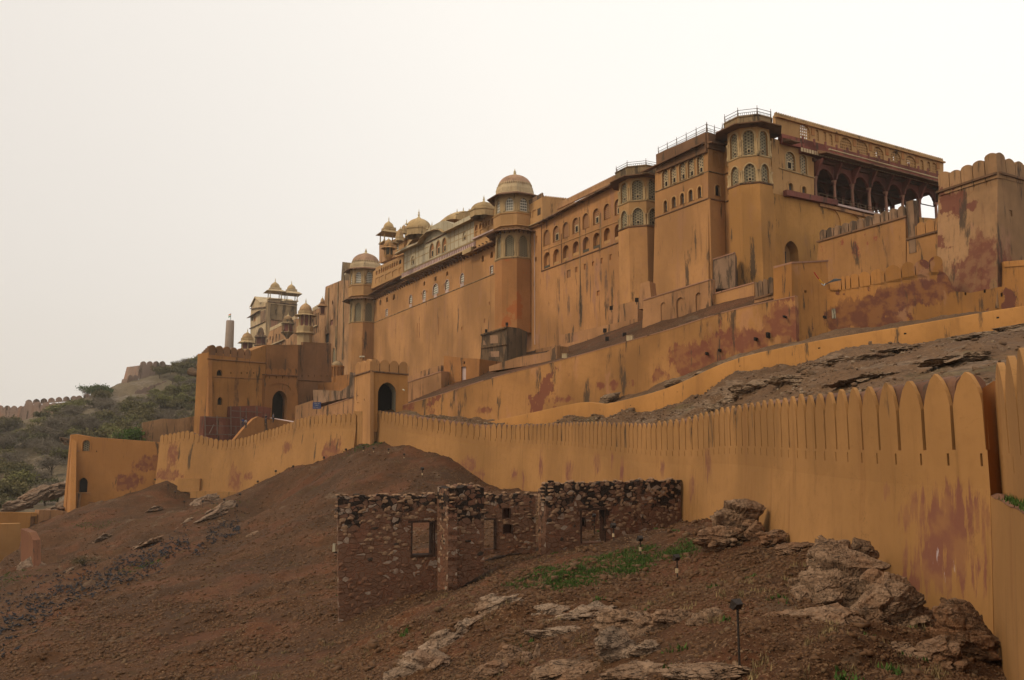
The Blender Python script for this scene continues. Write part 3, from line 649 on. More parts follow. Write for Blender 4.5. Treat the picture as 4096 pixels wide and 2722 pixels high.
# ------------------------------------------------------------------ domes, finials, kiosks, octagonal towers
def dome_prof(r, h, bulge=1.04, n=10):
    return [(r, 0)]+[(r*bulge*math.cos(R(90)*(i/n)**1.0)*(1-.0*i/n)+0, h*math.sin(R(90)*i/n)) for i in range(n)]+[(.001, h)]
def finial(parent, C, z, h, r, mat=None):
    m = MB(); k = r
    prof = [(k*2.6,-.12*h),(k*2.2,0),(k*1.1,.12*h),(k*.7,.22*h),(k*.5,.3*h),(k*.95,.38*h),(k*.5,.46*h),(k*.35,.52*h),(k*.7,.6*h),(k*.35,.68*h),(k*.2,.8*h),(k*.06,h),(0.001,h)]
    m.lathe((C[0], C[1], z), prof, 12); return m.build('finial', mat or M['gold'], parent, smooth=True)
def ribdome(m, C, z, r, h, n=48, rib=.012):
    pr = dome_prof(r, h); b = len(m.v); k = len(pr)
    for i in range(n):
        a = 2*math.pi*i/n; f = 1+rib*(1 if i % 2 else -1)
        m.v += [(C[0]+q*f*math.cos(a), C[1]+q*f*math.sin(a), z+zz) for q, zz in pr]
    m.f += [(b+i*k+j, b+((i+1)%n)*k+j, b+((i+1)%n)*k+j+1, b+i*k+j+1) for i in range(n) for j in range(k-1)]
TH0 = math.atan2(-.466, -.885)
def poly_ring(n): return dict(n=n, ph=TH0+math.pi/n), 1/math.cos(math.pi/n)
def kiosk(parent, c, ax, Y, tip, dtop, dr, dbase, corn, ehalf, eavey, pbot, half, n=8, dmat=None, mat=None, infill=None, pmat=None, drum=(), name='kiosk', wsc=None, fmat=None):
    """ax: axis x in the crop; heights given as crop y; radii in crop px."""
    s = abs(c(1,0)[0]-c(0,0)[0])*Y/F; px = c(ax, 0)[0]; Z = lambda y: at(*c(ax, y), Y).z; x = XatY(px, Y, c(ax, dbase)[1]); C = (x, Y)
    mat = mat or M['trim']; ring, q = poly_ring(n); m = MB(); half *= s; ehalf *= s; dr *= s
    zc, ze, zb, zd = Z(corn), Z(eavey), Z(pbot), Z(dbase)
    dcor = dr*1.14
    m.lathe((x, Y, 0), [(0.001, zc-.02), (half*q, zc-.02), (dcor*q, zc), (dcor*q, zc+(zd-zc)*.35), (dcor*1.06*q, zc+(zd-zc)*.45), (dcor*q, zc+(zd-zc)*.6), (dcor*q, zd), (0.001, zd+.01)], **ring)
    m.lathe((x, Y, 0), [(0.001, zc), (half*1.02*q, zc), (ehalf*q, ze), (ehalf*q, ze-.07), (half*.95*q, zc-.22), (0.001, zc-.22)], **ring)
    if drum:
        pr = [(0.001, zb)]; 
        for y, h in drum: pr.append((h*s*q, Z(y)))
        pr.append((0.001, Z(drum[-1][0]))); m.lathe((x, Y, 0), pr, **ring)
    else: m.lathe((x, Y, 0), [(0.001, zb), (half*1.1*q, zb), (half*1.1*q, zb-.25), (0.001, zb-.25)], **ring)
    k = m.build(name, mat, parent)
    d = MB(); ribdome(d, C, zd, dr, Z(dtop)-zd, 32, .008); d.build('dome', dmat or M['dome'], k, smooth=True)
    finial(k, C, Z(dtop), Z(tip)-Z(dtop), dr*.14, fmat)
    pw = half*.11+.06
    for i in range(n):
        a = TH0+math.pi/n+2*math.pi*i/n; r = (half-pw*.7)*q; p = Vector((x+r*math.cos(a), Y+r*math.sin(a), 0))
        pm = MB(); H = zc-.22-zb; pm.lathe((p.x, p.y, zb), [(pw,0),(pw,H*.12),(pw*.6,H*.16),(pw*.55,H*.8),(pw*.9,H*.86),(pw*1.1,H)], 8); pm.build('pillar', pmat or mat, k, smooth=True, smooth_angle=40)
    if infill:
        im = MB(); im.lathe((x, Y, 0), [(half*.84*q, zb), (half*.84*q, zc-.25)], **ring); im.build('screen', infill, k)
    return k
def octC(fr, o, r, px, yref):
    lo, hi = -200, 400
    nb = Vector((math.cos(TH0+R(45)), math.sin(TH0+R(45)), 0))
    def f(u):
        p = fr.P(u, 0, o)+nb*r; return p.x/p.y-(px-CX)/F
    for _ in range(60):
        mid = (lo+hi)/2
        if f(mid) > 0: lo = mid
        else: hi = mid
    C = fr.P((lo+hi)/2, 0, o); return C, C+nb*r
class Octo:
    def __init__(s, root, fr, o, r, c, xb):
        s.root, s.r, s.c, s.xb = root, r, c, xb; s.C, s.B = octC(fr, o, r, c(xb, 0)[0], 0)
    def z(s, y): return at(*s.c(s.xb, y), s.B.y/math.cos(0)).z
    def zc(s, y): return at(*s.c(s.xb, y), s.C.y).z
    def storey(s, r, y0, y1, mat, win=None, name='shaft', r1=None):
        """win: (kind, width fraction, z fraction low, high, pane, frame, inner)"""
        m = MB(); z0, z1 = s.z(y1), s.z(y0); t = math.tan(math.pi/8)
        panes = []
        for k in range(8):
            a = TH0+R(45)*k; n = Vector((math.cos(a), math.sin(a), 0)); p = s.C+n*r; fr = Fr(p.x, p.y, -n.y, n.x); fr.n = n; h = r*t
            holes = []
            if win:
                wd = h*win[1]; holes = [arch(-wd, wd, z0+(z1-z0)*win[2], z0+(z1-z0)*win[3], win[0], 5)]; panes.append((fr, holes[0]))
            m.wall(fr, [(-h,z0),(h,z0),(h,z1),(-h,z1)], holes, 0, 0, .3)
        m.build(name, mat, s.root)
        for fr, p in panes:
            us = [q[0] for q in p]; zs = [q[1] for q in p]; w = MB(); w.wall(fr, [(min(us)-.03,min(zs)-.03),(max(us)+.03,min(zs)-.03),(max(us)+.03,max(zs)+.03),(min(us)-.03,max(zs)+.03)], [], -.22, 0)
            w = w.build('window', win[4], s.root, uvfr=fr)
            if len(win) > 5 and win[5]:
                f = MB(); wd = max(us); f.wall(fr, arch(-wd-.22, wd+.22, min(zs)-.1, max(zs)+.2, win[0], 5), [p], .06, .06, .06); f.build('frame', win[5], w)
                for sg in (-1, 1):          # slim corner columns
                    H = max(zs)-min(zs); cx = fr.P(sg*(wd+.30), 0, .05); f2 = MB(); f2.lathe((cx.x, cx.y, min(zs)), [(.17,0),(.17,.12*H),(.10,.18*H),(.09,.5*H),(.16,.58*H),(.2,.64*H)], 8); f2.build('column', win[5], w, smooth=True, smooth_angle=40)
            if len(win) > 6 and win[6]:
                f = MB(); iw = max(us)*.2; zz = min(zs)+(max(zs)-min(zs))*.15; f.box(fr, -iw*1.5, iw*1.5, zz-.06, zz+iw*3, -.22, -.16); f.build('frame', M['cream'], w)
                f = MB(); f.box(fr, -iw, iw, zz, zz+iw*2.4, -.2, -.145); f.build('opening', M['dark'], w)
    def ring(s, prof, mat, name, zf=None):
        zf = zf or s.z; m = MB(); q = 1/math.cos(math.pi/8); m.lathe((s.C.x, s.C.y, 0), [(r*q, zf(y)+dz) for r, y, dz in prof], 8, TH0+math.pi/8); return m.build(name, mat, s.root)
    def ringbr(s, r, y, mat, dep=.6, hh=.6, per=3):
        t = math.tan(math.pi/8); z = s.z(y)
        for k in range(8):
            a = TH0+R(45)*k; n = Vector((math.cos(a), math.sin(a), 0)); p = s.C+n*r; fr = Fr(p.x, p.y, -n.y, n.x); fr.n = n
            for i in range(per):
                u = r*t*(2*(i+.5)/per-1); m = MB(); m.sweep(fr, [(0,z-hh),(dep*.5,z-hh*.5),(dep,z-.05),(dep,z),(0,z)], u-.09, u+.09); m.build('bracket', mat, s.root)
# ================================================================== upper slope sheets
nb = []
for p, Y, ty, fy in NW: 
    q = at(p, ty, Y); nb.append((p, Y))
def pxof(v): return CX+F*v.x/(v.y*math.cos(PITCH)+v.z*math.sin(PITCH))
def back_of(pts, off, dz, key=2):
    Q = path_resample(pts, 2.0); N = path_normals(Q); out = []
    for i in range(len(Q)): out.append((Q[i,0]-N[i,0]*off, Q[i,1]-N[i,1]*off, Q[i,key]+dz))
    return out
def loft3(name, rows, mat, n=300, m=16, amp=.4, sc=4.0, seed=2, clampend=True, gain=.56):
    rr = []
    for L in rows:
        P = np.array(L, float); d = np.r_[0, np.cumsum(np.hypot(*np.diff(P[:, :2], axis=0).T))]; s = np.linspace(0, d[-1], n)
        rr.append(np.stack([np.interp(s, d, P[:, k]) for k in range(3)], 1))
    out = []
    for i in range(len(rr)-1):
        for j in range(m): t = j/m; out.append(rr[i]*(1-t)+rr[i+1]*t)
    out.append(rr[-1]); A = np.array(out); w = np.ones(A.shape[:2])
    if clampend: w[:m//3] = np.linspace(0, 1, m//3)[:, None]
    A[..., 2] += w*amp*fbm(A[..., 0]*.8+A[..., 1]*.25, A[..., 1]*1.2-A[..., 0]*.5, sc, 6, seed, gain)
    return grid_obj(name, A[..., 0], A[..., 1], A[..., 2], mat), A
A3 = lambda L: [tuple(at(*c)) for c in L]
nwb = [(13.5,10,1.0)]+back_of(NWp, 1.3, -.5)
lwf = A3([(4500,1262,50),(4096,1286,53.8),(3800,1342,54.8),(3500,1390,55.8),(3259,1430,58.8),(3100,1470,60.3),(2946,1504,61.8),(2812,1569,63.8),(2723,1608,65.8),(2600,1641,68.8),(2500,1660,71.8),(2361,1672,79),(2264,1690,82.5),(2100,1700,89.5),(1939,1691,96),(1880,1684,98),(1700,1668,102.5),(1490,1645,110.5)])
mid = [tuple(.5*(a+b) for a, b in zip(nwb[int(i*(len(nwb)-1)/19)], lwf[min(len(lwf)-1, int(i*(len(lwf)-1)/19))])) for i in range(20)]
up1, UPA = loft3('upper_slope', [nwb, lwf], M['soil_up'], 420, 60, 1.1, 5.0, 12)
rwf = A3([(4500,1225,66),(4096,1245,70),(3800,1262,71),(3500,1312,72),(3326,1332,72),(3180,1372,72.5),(2991,1415,75.5),(2830,1466,78.5),(2692,1508,81),(2600,1560,83),(2500,1590,85),(2359,1625,88),(2206,1655,92.0),(2010,1677,97.5),(1880,1668,101),(1700,1652,106),(1490,1630,112)])
lwb = [(x+.25, y+.6, z+(.55 if y < 92 else 0)) for x, y, z in lwf]
up2, UPB = loft3('upper_slope', [lwb, rwf], M['soil_up'], 300, 16, .7, 4.0, 15)
rwt = [(Q[0]+.5, Q[1]+.6, Q[2]-.55) for Q in [(at(p, y, Y).x, Y, at(p, y, Y).z) for p, y, Y in reversed(RW)]]

pbase = [tuple(at(3180,1080,96)), tuple(at(2945,1150,96.5)), tuple(at(2618,1262,108)), tuple(at(2480,1300,118)), tuple(at(2200,1395,139)), tuple(at(2000,1420,152)), tuple(at(1700,1520,188)), tuple(at(1480,1600,225)), tuple(at(1330,1640,240))]
pmid = [tuple(at(3180,1120,84)), tuple(at(2945,1205,84)), tuple(at(2618,1300,90)), tuple(at(2480,1345,97)), tuple(at(2200,1425,108)), tuple(at(2000,1475,120)), tuple(at(1700,1560,130)), tuple(at(1560,1610,140)), tuple(at(1400,1650,150))]
up3, _ = loft3('terrace_slope', [rwt, pmid, pbase], M['soil'], 200, 14, .3, 4.0, 18)
# ================================================================== palace, long south wing with marble hall
o = thing('palace_wing', 'long ochre wing with the grey marble hall, between the two domed towers', 'building', Mf.P(60, 20))
s = Seg(o, Mf, cB, M['pal'])
D = M['dark']
for w in [(525,539,685,728),(577,591,662,705),(630,646,640,685),(869,883,540,575),(1048,1064,462,498),(1326,1343,340,388),(1394,1414,308,358)]: s.win(*w, 'point', D, .5)
s.win(956,972,505,540,'rect',D,.5)
for w in [(574,590,762,812),(758,782,650,714),(863,888,612,680),(944,986,562,642),(1040,1072,530,606),(1159,1189,480,553)]: s.win(*w, 'round' if w[0]>600 else 'rect', M['jali_w'], .2, M['pinkw'], .12)
s.win(1393,1416,422,478,'rect',M['jali_w'],.2,M['pinkw'],.1)
for w in [(1383,1393,703,725),(1344,1356,835,866),(1167,1177,898,925),(850,856,632,645),(893,899,614,628),(1030,1036,560,575)]: s.win(*w, 'rect', M['panel'], .1)
s.finish([(1510,1180),(380,1390),(380,690),(1510,185)][::1], back=14)
m = MB(); (u0,z0),(u1,z1) = s.uz(490,600,-.7),s.uz(1440,180,-.7); m.prism(Mf,[(u0,z0-3),(u1,z1-3),(u1,z1+2.5),(u0,z0+2.5)],-.7,-13); m.build('core',M['pal'],o)
s.band((476,868),(1440,477),[(0,-.12),(.1,-.06),(.1,.06),(0,.12)],M['mouldg'],'string_course')
for x,y in [(770,730),(876,692),(964,655),(1056,618),(1174,568)]:
    u, z = s.uz(x, y); MB().box(Mf, u-.9, u+.9, z-.45, z+.3, -.02, .05).build('sill', M['pinkw'], o)
for x in (990,838,822):
    u0,z0 = s.uz(x,820 if x>900 else 870); u1,z1 = s.uz(x,960 if x>900 else 985); MB().box(Mf,u0-.12,u0+.12,z1,z0,-.02,.05).build('drainpipe',M['panel'],o)
# marble hall front
h = Seg(o, Mf, cH, M['marble'], 1.0, 'hall_wall')
for w in [(1070,1148,868,1125),(1182,1262,815,1070),(1292,1370,762,1030)]: h.win(*w, 'cusp', M['panel'], .25, M['trim'], .22, inner=True)
for w in [(748,790,1100,1250),(1665,1722,655,815)]: h.win(*w, 'point', M['marble'], .15, M['trim'], .12, inner=True)
h.finish([(1860,815),(605,1372),(605,985),(880,860),(960,745),(1060,665),(1190,625),(1290,640),(1340,655),(1860,440)], th=1.5)
path_in = [(455,1062),(605,985),(880,862),(945,750),(1050,650),(1180,605),(1280,612),(1345,660),(1890,400),(1960,420)]
path_out = [(455,1040),(612,940),(884,832),(965,700),(1100,565),(1240,490),(1330,466),(1430,492),(1475,522),(1885,322),(2060,370)]
ol = [h.uz(x,y,2.0) for x,y in path_out]+[h.uz(x,y,2.0) for x,y in reversed(path_in)]
m = MB(); m.prism(Mf, ol, 2.0, .9); m.build('curved_eave', M['marble'], o)
m = MB()
a = [h.uz(x,y,2.0) for x,y in path_in]; b = [h.uz(x,y,1.0) for x,y in path_in]
n = len(a); m.add([Mf.P(u,z,2.6) for u,z in [(p[0],p[1]-.25) for p in a]]+[Mf.P(u,z+.2,1.0) for u,z in a]+[Mf.P(u,z-.32,2.6) for u,z in a]+[Mf.P(u,z-.15,1.0) for u,z in a], [(i,i+1,n+i+1,n+i) for i in range(n-1)]+[(2*n+i,2*n+i+1,3*n+i+1,3*n+i) for i in range(n-1)]+[(i,i+1,2*n+i+1,2*n+i) for i in range(n-1)])
m.build('eave_slab', M['dome'], o)
h.band((1012,875),(1380,690),[(0,-.1),(.35,-.05),(.35,.08),(0,.12)],M['brown'],'lintel')
# panel grid mouldings of the marble front
gm = MB()
for x,yb,yt in [(660,1345,990),(735,1312,950),(810,1280,915),(875,1250,880),(1395,1020,690),(1440,1000,665),(1510,970,630),(1590,935,595),(1740,870,525),(1800,842,495)]:
    u,z0 = h.uz(x,yb); _,z1 = h.uz(x,yt); gm=MB(); gm.box(Mf,u-.08,u+.08,z0,z1,.98,1.05); gm.build('moulding', M['trim'], o)
for A_,B_2 in [((610,1130),(1050,935)),((1380,800),(1860,590)),((610,1240),(1050,1040)),((1380,900),(1860,690))]:
    (u0,z0),(u1,z1) = h.uz(*A_),h.uz(*B_2); gm=MB(); gm.prism(Mf,[(u0,z0),(u1,z1),(u1,z1+.14),(u0,z0+.14)],.98,1.04); gm.build('moulding', M['trim'], o)
# gallery railing below the marble and brackets
g_ = Seg(o, Mf, cH, M['pinkw'], 1.6)
(u0,z0),(u1,z1) = g_.uz(565,1500),g_.uz(1865,925); (_,z2),(_,z3) = g_.uz(565,1405),g_.uz(1865,830)
MB().prism(Mf,[(u0,z0),(u1,z1),(u1,z3),(u0,z2)],1.6,.2).build('balustrade', M['pinkw'], o)
bb = MB()
for i in range(46):
    t=(i+.5)/46; u=u0+(u1-u0)*t; za=z0+(z1-z0)*t; zb2=z2+(z3-z2)*t; bb.box(Mf,u-.13,u+.13,za+(zb2-za)*.25,za+(zb2-za)*.8,1.58,1.63)
bb.build('baluster_row', M['redgal'], o)
g_.band((560,1500),(1865,925),[(-1.6,-.15),(.25,-.15),(.25,.05),(-1.6,.05)],M['trim'],'ledge')
g_.band((560,1410),(1865,832),[(-.3,-.08),(.12,-.08),(.12,.08),(-.3,.08)],M['trim'],'rail')
s.brackets((500,662),(1440,222),M['brown'],.3,1.6,1.0,1.7,'bracket_row')
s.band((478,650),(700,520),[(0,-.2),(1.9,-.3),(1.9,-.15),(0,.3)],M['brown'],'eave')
(u0,z0),(u1,z1) = g_.uz(1690,1085),g_.uz(1845,1015); _,z2 = g_.uz(1690,1010); _,z3=g_.uz(1845,930)
MB().prism(Mf,[(u0,z0),(u1,z1),(u1,z3),(u0,z2)],2.1,.4).build('bracket_box', M['trim'], o)
# side galleries
gl = Seg(o, Mf, cH, M['pal_yel'], 1.2, 'gallery_wall')
for i,x in enumerate([120,168,208,246,284,322,362,402,440,483,538]):
    y = 1395-(x-120)*.47; hw = 15 if x < 530 else 24; gl.win(x-hw, x+hw, y-38, y+42, 'round', M['panel'] if i<10 else D, .3)
for x0,x1 in [(98,150),(160,248),(275,375),(400,485),(515,560)]:
    xm=(x0+x1)/2; y=1545-(xm-120)*.44; gl.niche(x0,x1,y-52,y+40,'rect',.15)
gl.finish([(600,1420),(20,1690),(60,1370),(600,1118)], th=2)
gl.comb((100,1350),(604,1125),.75,M['pal_yel'],.55)
gr_ = Seg(o, Mf, cH, M['pal_yel'], 1.2, 'gallery_wall')
for x,hw in [(1905,26),(1975,20),(2027,19),(2080,19),(2132,19),(2190,22),(2242,18)]:
    y=590-(x-1905)*.42; gr_.win(x-hw,x+hw,y-50,y+48,'round',M['panel'],.3)
for x0,x1 in [(1878,1928),(1970,2088),(2110,2240)]:
    xm=(x0+x1)/2; y=720-(xm-1905)*.45; gr_.niche(x0,x1,y-62,y+50,'rect',.15)
gr_.finish([(2290,820),(1862,1005),(1862,500),(2290,290)], th=2)
gr_.comb((1862,515),(2290,300),.8,M['pal_yel'],.5)
gr_.band((1862,800),(2250,625),[(0,-.15),(.5,-.15),(.5,.15),(0,.15)],M['pinkw'],'ledge')
gr_.band((1862,1005),(2290,810),[(-.5,-.2),(.6,-.2),(.6,.05),(-.5,.05)],M['brown'],'ledge')
# roofs, vaults and domes above
def vault(c, ax0, ax1, y0, y1, base0, half, o_, mat, root, name='vaulted_roof'):
    fr = Mf; u0,z0 = fr.uz(*c(ax0,y0),o_); u1,z1 = fr.uz(*c(ax1,y1),o_); zb,_ = 0,0; h_ = z0-fr.z(*c(ax0,base0),o_); m = MB(); vs=[]; n=12
    zt=(z0+z1)/2
    for k in range(11):
        t=k/10; u=u0+(u1-u0)*t; dz=-.9*((2*t-1)**2)*h_*.5
        for i in range(n+1):
            a=math.pi*i/n; vs.append(fr.P(u, zt-h_+h_*math.sin(a)+dz, o_+half*math.cos(a)))
    m.add(vs,[(k*(n+1)+i,(k+1)*(n+1)+i,(k+1)*(n+1)+i+1,k*(n+1)+i+1) for k in range(10) for i in range(n)]+[tuple(range(n+1)),tuple(10*(n+1)+i for i in range(n+1))])
    return m.build(name, mat, root, smooth=True, smooth_angle=60)
vault(cH,1330,1760,400,305,560,3.2,-3.2,M['dome'],o)
vault(cH,815,1100,700,600,860,2.6,-2.8,M['dome'],o)
def dome_at(root, c, ax, Y, tip, dtop, dr, dbase, skirt, n=40, mat=None, body=None, bodyb=None, rib=.01):
    sc=abs(c(1,0)[0]-c(0,0)[0])*Y/F; x=XatY(c(ax,0)[0],Y,c(ax,dbase)[1]); Z=lambda y: at(*c(ax,y),Y).z; m=MB(); ribdome(m,(x,Y),Z(dbase),dr*sc,Z(dtop)-Z(dbase),n,rib)
    d=m.build('dome', mat or M['dome'], root, smooth=True); finial(d,(x,Y),Z(dtop),Z(tip)-Z(dtop),dr*sc*.11)
    k=MB(); ring,q=poly_ring(8); k.lathe((x,Y,0),[(dr*sc*1.0*q,Z(dbase)+.3),(dr*sc*1.06*q,Z(dbase)+.25),(dr*sc*1.06*q,Z(dbase)-.1),(dr*sc*1.0*q,Z(dbase)-.15),(dr*sc*1.0*q,Z(skirt))],**ring)
    k.build('drum', body or M['trim'], root); return x,Y
dome_at(o,cH,2040,156,5,140,235,300,420,mat=M['dome'])
dome_at(o,cH,872,196,255,430,235,640,760,mat=M['dome'])
sc=.2232
for ax,tp,bs,Y in [(655,430,520,190),(1110,470,570,188),(548,560,620,186),(1025,545,610,186),(1448,320,400,178),(1560,240,335,172),(1672,215,302,168),(1776,240,290,164),(1356,430,470,178)]:
    x=XatY(cH(ax,0)[0],Y,cH(ax,bs)[1]); z0=at(*cH(ax,bs),Y).z; z1=at(*cH(ax,tp),Y).z; finial(o,(x,Y),z0,z1-z0,.16)
for ax,dt,r,bs,Y in [(610,545,50,640,190),(530,625,70,770,186),(1100,560,45,620,190)]:
    dome_at(o,cH,ax,Y,dt-30,dt,r,bs,bs+60,24,M['dome_y'])
# yellow block under the great dome, kiosk tower beside it
k = Seg(o, Mf, cH, M['pal_yel'], -4, 'roof_block')
k.win(640,664,850,930,'rect',M['panel'],.2)
k.finish([(860,860),(600,1050),(600,800),(700,745),(860,760)], back=9)
k.band((590,790),(720,735),[(-.2,-.3),(.9,-.4),(.9,-.25),(-.2,.3)],M['trim'],'eave')
f2 = cfr(cH(720,0)[0], Mf.P(k.uz(700,800)[0],0,-4).y)
k2 = Seg(o, f2, cH, M['pal_yel'], 0, 'roof_block'); k2.finish([(705,1000),(900,1000),(900,770),(705,745)], back=3)
k2.band((690,735),(900,762),[(-.2,-.3),(.9,-.4),(.9,-.25),(-.2,.3)],M['trim'],'eave')
k3 = Seg(o, Mf, cH, M['pal_yel'], -3, 'bay'); k3.win(482,515,845,985,'rect',M['jali_w'],.15,M['trim'],.1); k3.finish([(605,1060),(455,1120),(455,820),(605,770)], back=5)
k3.band((400,905),(620,780),[(-.2,-.3),(1.0,-.5),(1.0,-.35),(-.2,.3)],M['trim'],'eave')
k4 = Seg(o, Mf, cH, M['pal_pink'], -6, 'stair_tower'); k4.finish([(455,1110),(165,1230),(165,900),(455,790)], back=6)
kiosk(o,cH,335,197,385,490,92,600,665,188,708,862,130,4,M['dome'],M['trim'])
kiosk(o,cH,335,192,745,800,72,885,935,130,965,1085,75,6,M['dome_y'],M['pal_yel'],infill=M['greenj'],drum=[(1085,78),(1130,60),(1180,20)])
# ================================================================== domed octagonal towers
def domed_tower(label, c, xb, ax, r, o_, L, shaftmat, dmat):
    root = thing('domed_tower', label, 'tower', (0,0,0)); T = Octo(root, Mf, o_, r, c, xb); root.location = (T.C.x, T.C.y, T.z(L['foot']))
    T.storey(r, L['ledge2'], L['foot'], shaftmat, None, 'shaft')
    T.ring([(r,L['ledge2'],-.25),(r*1.05,L['ledge2'],-.05),(r*1.05,L['ledge2'],.12),(r*.98,L['ledge2'],.15)],M['trim'],'ledge')
    T.storey(r*.97, L['eave2'], L['ledge2'], M['trim'], ('cusp',.62,.02,.80,M['greenj'],M['trim'],False), 'lower_storey')
    T.ringbr(r*.97, L['eave2'], M['brown'], .9, .8)
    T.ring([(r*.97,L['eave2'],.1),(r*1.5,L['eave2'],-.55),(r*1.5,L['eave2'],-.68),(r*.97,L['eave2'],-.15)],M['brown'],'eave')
    T.ring([(r*.97,L['eave2'],0),(r*1.0,L['eave2'],.3),(r*1.12,L['eave2'],.55),(r*1.07,L['eave2'],.7)],M['pal_yel'],'corbel')
    T.ring([(r*1.07,L['eave2'],.7),(r*1.10,L['ledge1'],-.2),(r*1.14,L['ledge1'],-.05),(r*1.14,L['ledge1'],.1),(r*1.0,L['ledge1'],.1)],M['pal_yel'],'balcony')
    T.storey(r*1.02, L['eave1'], L['ledge1'], M['trim'], ('cusp',.55,.12,.78,M['jali_w'],M['trim'],False), 'upper_storey')
    T.ring([(r*1.02,L['eave1'],.25),(r*1.42,L['eave1'],-.45),(r*1.42,L['eave1'],-.58),(r*1.02,L['eave1'],-.1)],M['brown'],'eave')
    rd = L['dr']*abs(c(1,0)[0]-c(0,0)[0])*T.C.y/F
    zb = T.zc(L['dbase']); ze = T.z(L['eave1'])
    m = MB(); q = 1/math.cos(math.pi/8); m.lathe((T.C.x,T.C.y,0),[(r*1.05*q,ze+.2),(rd*1.10*q,ze+.35),(rd*1.10*q,ze+(zb-ze)*.6),(rd*1.05*q,zb-.25),(rd*1.05*q,zb-.05),(rd*.9,zb)],8,TH0+math.pi/8); m.build('cornice',M['cream'],root)
    m = MB(); ribdome(m,(T.C.x,T.C.y),zb,rd,T.zc(L['dtop'])-zb,48,.014); d = m.build('dome',dmat,root,smooth=True)
    m = MB()
    for i in range(48):
        a=2*math.pi*i/48; x=T.C.x+rd*1.03*math.cos(a); y=T.C.y+rd*1.03*math.sin(a); m.lathe((x,y,zb-.05),[(.13,0),(.16,.3),(.02,.55)],5)
    m.build('petal_row',M['cream'],d)
    finial(d,(T.C.x,T.C.y),T.zc(L['dtop']),T.zc(L['tip'])-T.zc(L['dtop']),rd*.12)
    return root, T
domed_tower('nearer domed octagonal tower with orange shaft, between marble hall and arcaded wing', cC, 269, 310, 3.45, 1.6, dict(foot=1330,ledge2=745,eave2=520,ledge1=402,eave1=240,dbase=200,dtop=105,tip=50,dr=130), M['pal_orange'], M['dome_or'])
domed_tower('farther domed octagonal tower at the far end of the long ochre wing', cB, 340, 400, 4.1, 1.6, dict(foot=1290,ledge2=857,eave2=668,ledge1=572,eave1=435,dbase=404,dtop=325,tip=280,dr=104), M['pal'], M['dome_or'])
# ================================================================== arcaded wing
AWS=[(660,1000,14,240),(655,1150,18,120),(830,1080,24,260),(880,900,22,200),(905,1000,14,240),(1030,950,30,220),(1040,1100,30,140),(985,850,14,160),(735,1130,18,120)]
M['arcade'] = plaster('streaked_arcade_plaster', (.375,.182,.07), .8, 0, .25, .16, [(Mf.P(*Mf.uz(*cC(a,b))),c*.5102*120/F*1.9,d*.5102*120/F,1.1) for a,b,c,d in AWS], 44, redcol=(.13,.075,.048), streakcol=(.12,.06,.035), esc=1.3, est=.08, pale=.75)
M['tank'] = plaster('black_streaked_tank', (.13,.082,.045), .8, 0, 1.0, .2, seed=39, wscale=1.2)
o = thing('arcaded_wing', 'stained palace wing with two rows of arched windows above dark streaks', 'building', Mf.P(-15, 22))
s = Seg(o, Mf, cC, M['arcade'])
xs=[563,637,712,790,869,951,1035,1120]; ut=[530,498,470,435,400,362,325,288]; ub=[650,620,590,555,520,485,445,410]; lt=[705,680,650,620,585,552,515,485]; lb=[830,800,770,730,705,675,635,605]
for i,x in enumerate(xs):
    s.win(x-25,x+25,ut[i],ub[i],'round',M['jali_or'],.25,M['pal_yel'],.12,inner=i%2==1)
    w = s.win(x-25,x+25,lt[i],lb[i],'round',M['panel'] if i in (1,3,6) else M['dark'],1.2 if i in (0,7) else .7)
    u,z=s.uz(x,lb[i]); MB().box(Mf,u-.9,u+.9,z,z+.5,-.35,-.05).build('balustrade',M['greenj'] if i in(0,4,5) else M['pal_yel'],w)
for w in [(787,803,820,862),(853,869,797,840),(917,933,778,810),(985,1002,750,793),(1055,1072,722,765),(1124,1140,697,738),(954,978,1007,1045)]: s.win(*w,'rect',M['panel'],.15)
s.win(720,750,845,905,'rect',M['gatedark'],.12)
s.win(471,483,742,778,'rect',D,.4); s.win(1188,1200,595,630,'rect',D,.4)
s.win(388,412,600,692,'round',M['jali_w'],.2,M['panel'],.1); s.win(377,403,805,868,'round',M['jali_w'],.2,M['panel'],.1)
s.win(477,486,578,632,'rect',M['panel'],.1)
s.finish([(1240,1500),(330,1560),(330,600),(520,480),(1240,110)], back=14)
s.band((522,855),(1150,620),[(0,-.12),(.14,-.06),(.14,.06),(0,.12)],M['brown'],'string_course')
s.band((538,692),(1150,452),[(0,-.06),(.1,-.04),(.1,.06),(0,.08)],M['pal_yel'],'string_course')
s.band((372,525),(525,462),[(0,-.3),(.9,-.35),(.9,-.2),(0,.3)],M['trim'],'eave')
s.band((522,468),(1175,128),[(0,-.35),(1.1,-.45),(1.1,-.25),(0,.4)],M['mould'],'eave')
s.comb((640,372),(1185,108),1.15,M['pal_pink'],.5,-.2,.25,'parapet',.35,'m')
s.band((525,455),(1175,125),[(-.9,-.3),(.3,-.3),(.3,-.05),(-.9,.3)],M['redgal'],'roof_edge')
for x,y0,y1,mt in [(468,560,1430,'pinkw'),(523,470,858,'brown'),(985,400,690,'mouldg'),(822,560,1290,'mouldg'),(1130,560,1000,'brown'),(820,430,560,'mouldg'),(678,560,800,'brown')]:
    u,z1 = s.uz(x,y0); _,z0 = s.uz(x,y1); MB().box(Mf,u-.07,u+.07,z0,z1,-.02,.1).build('drainpipe',M[mt],o)
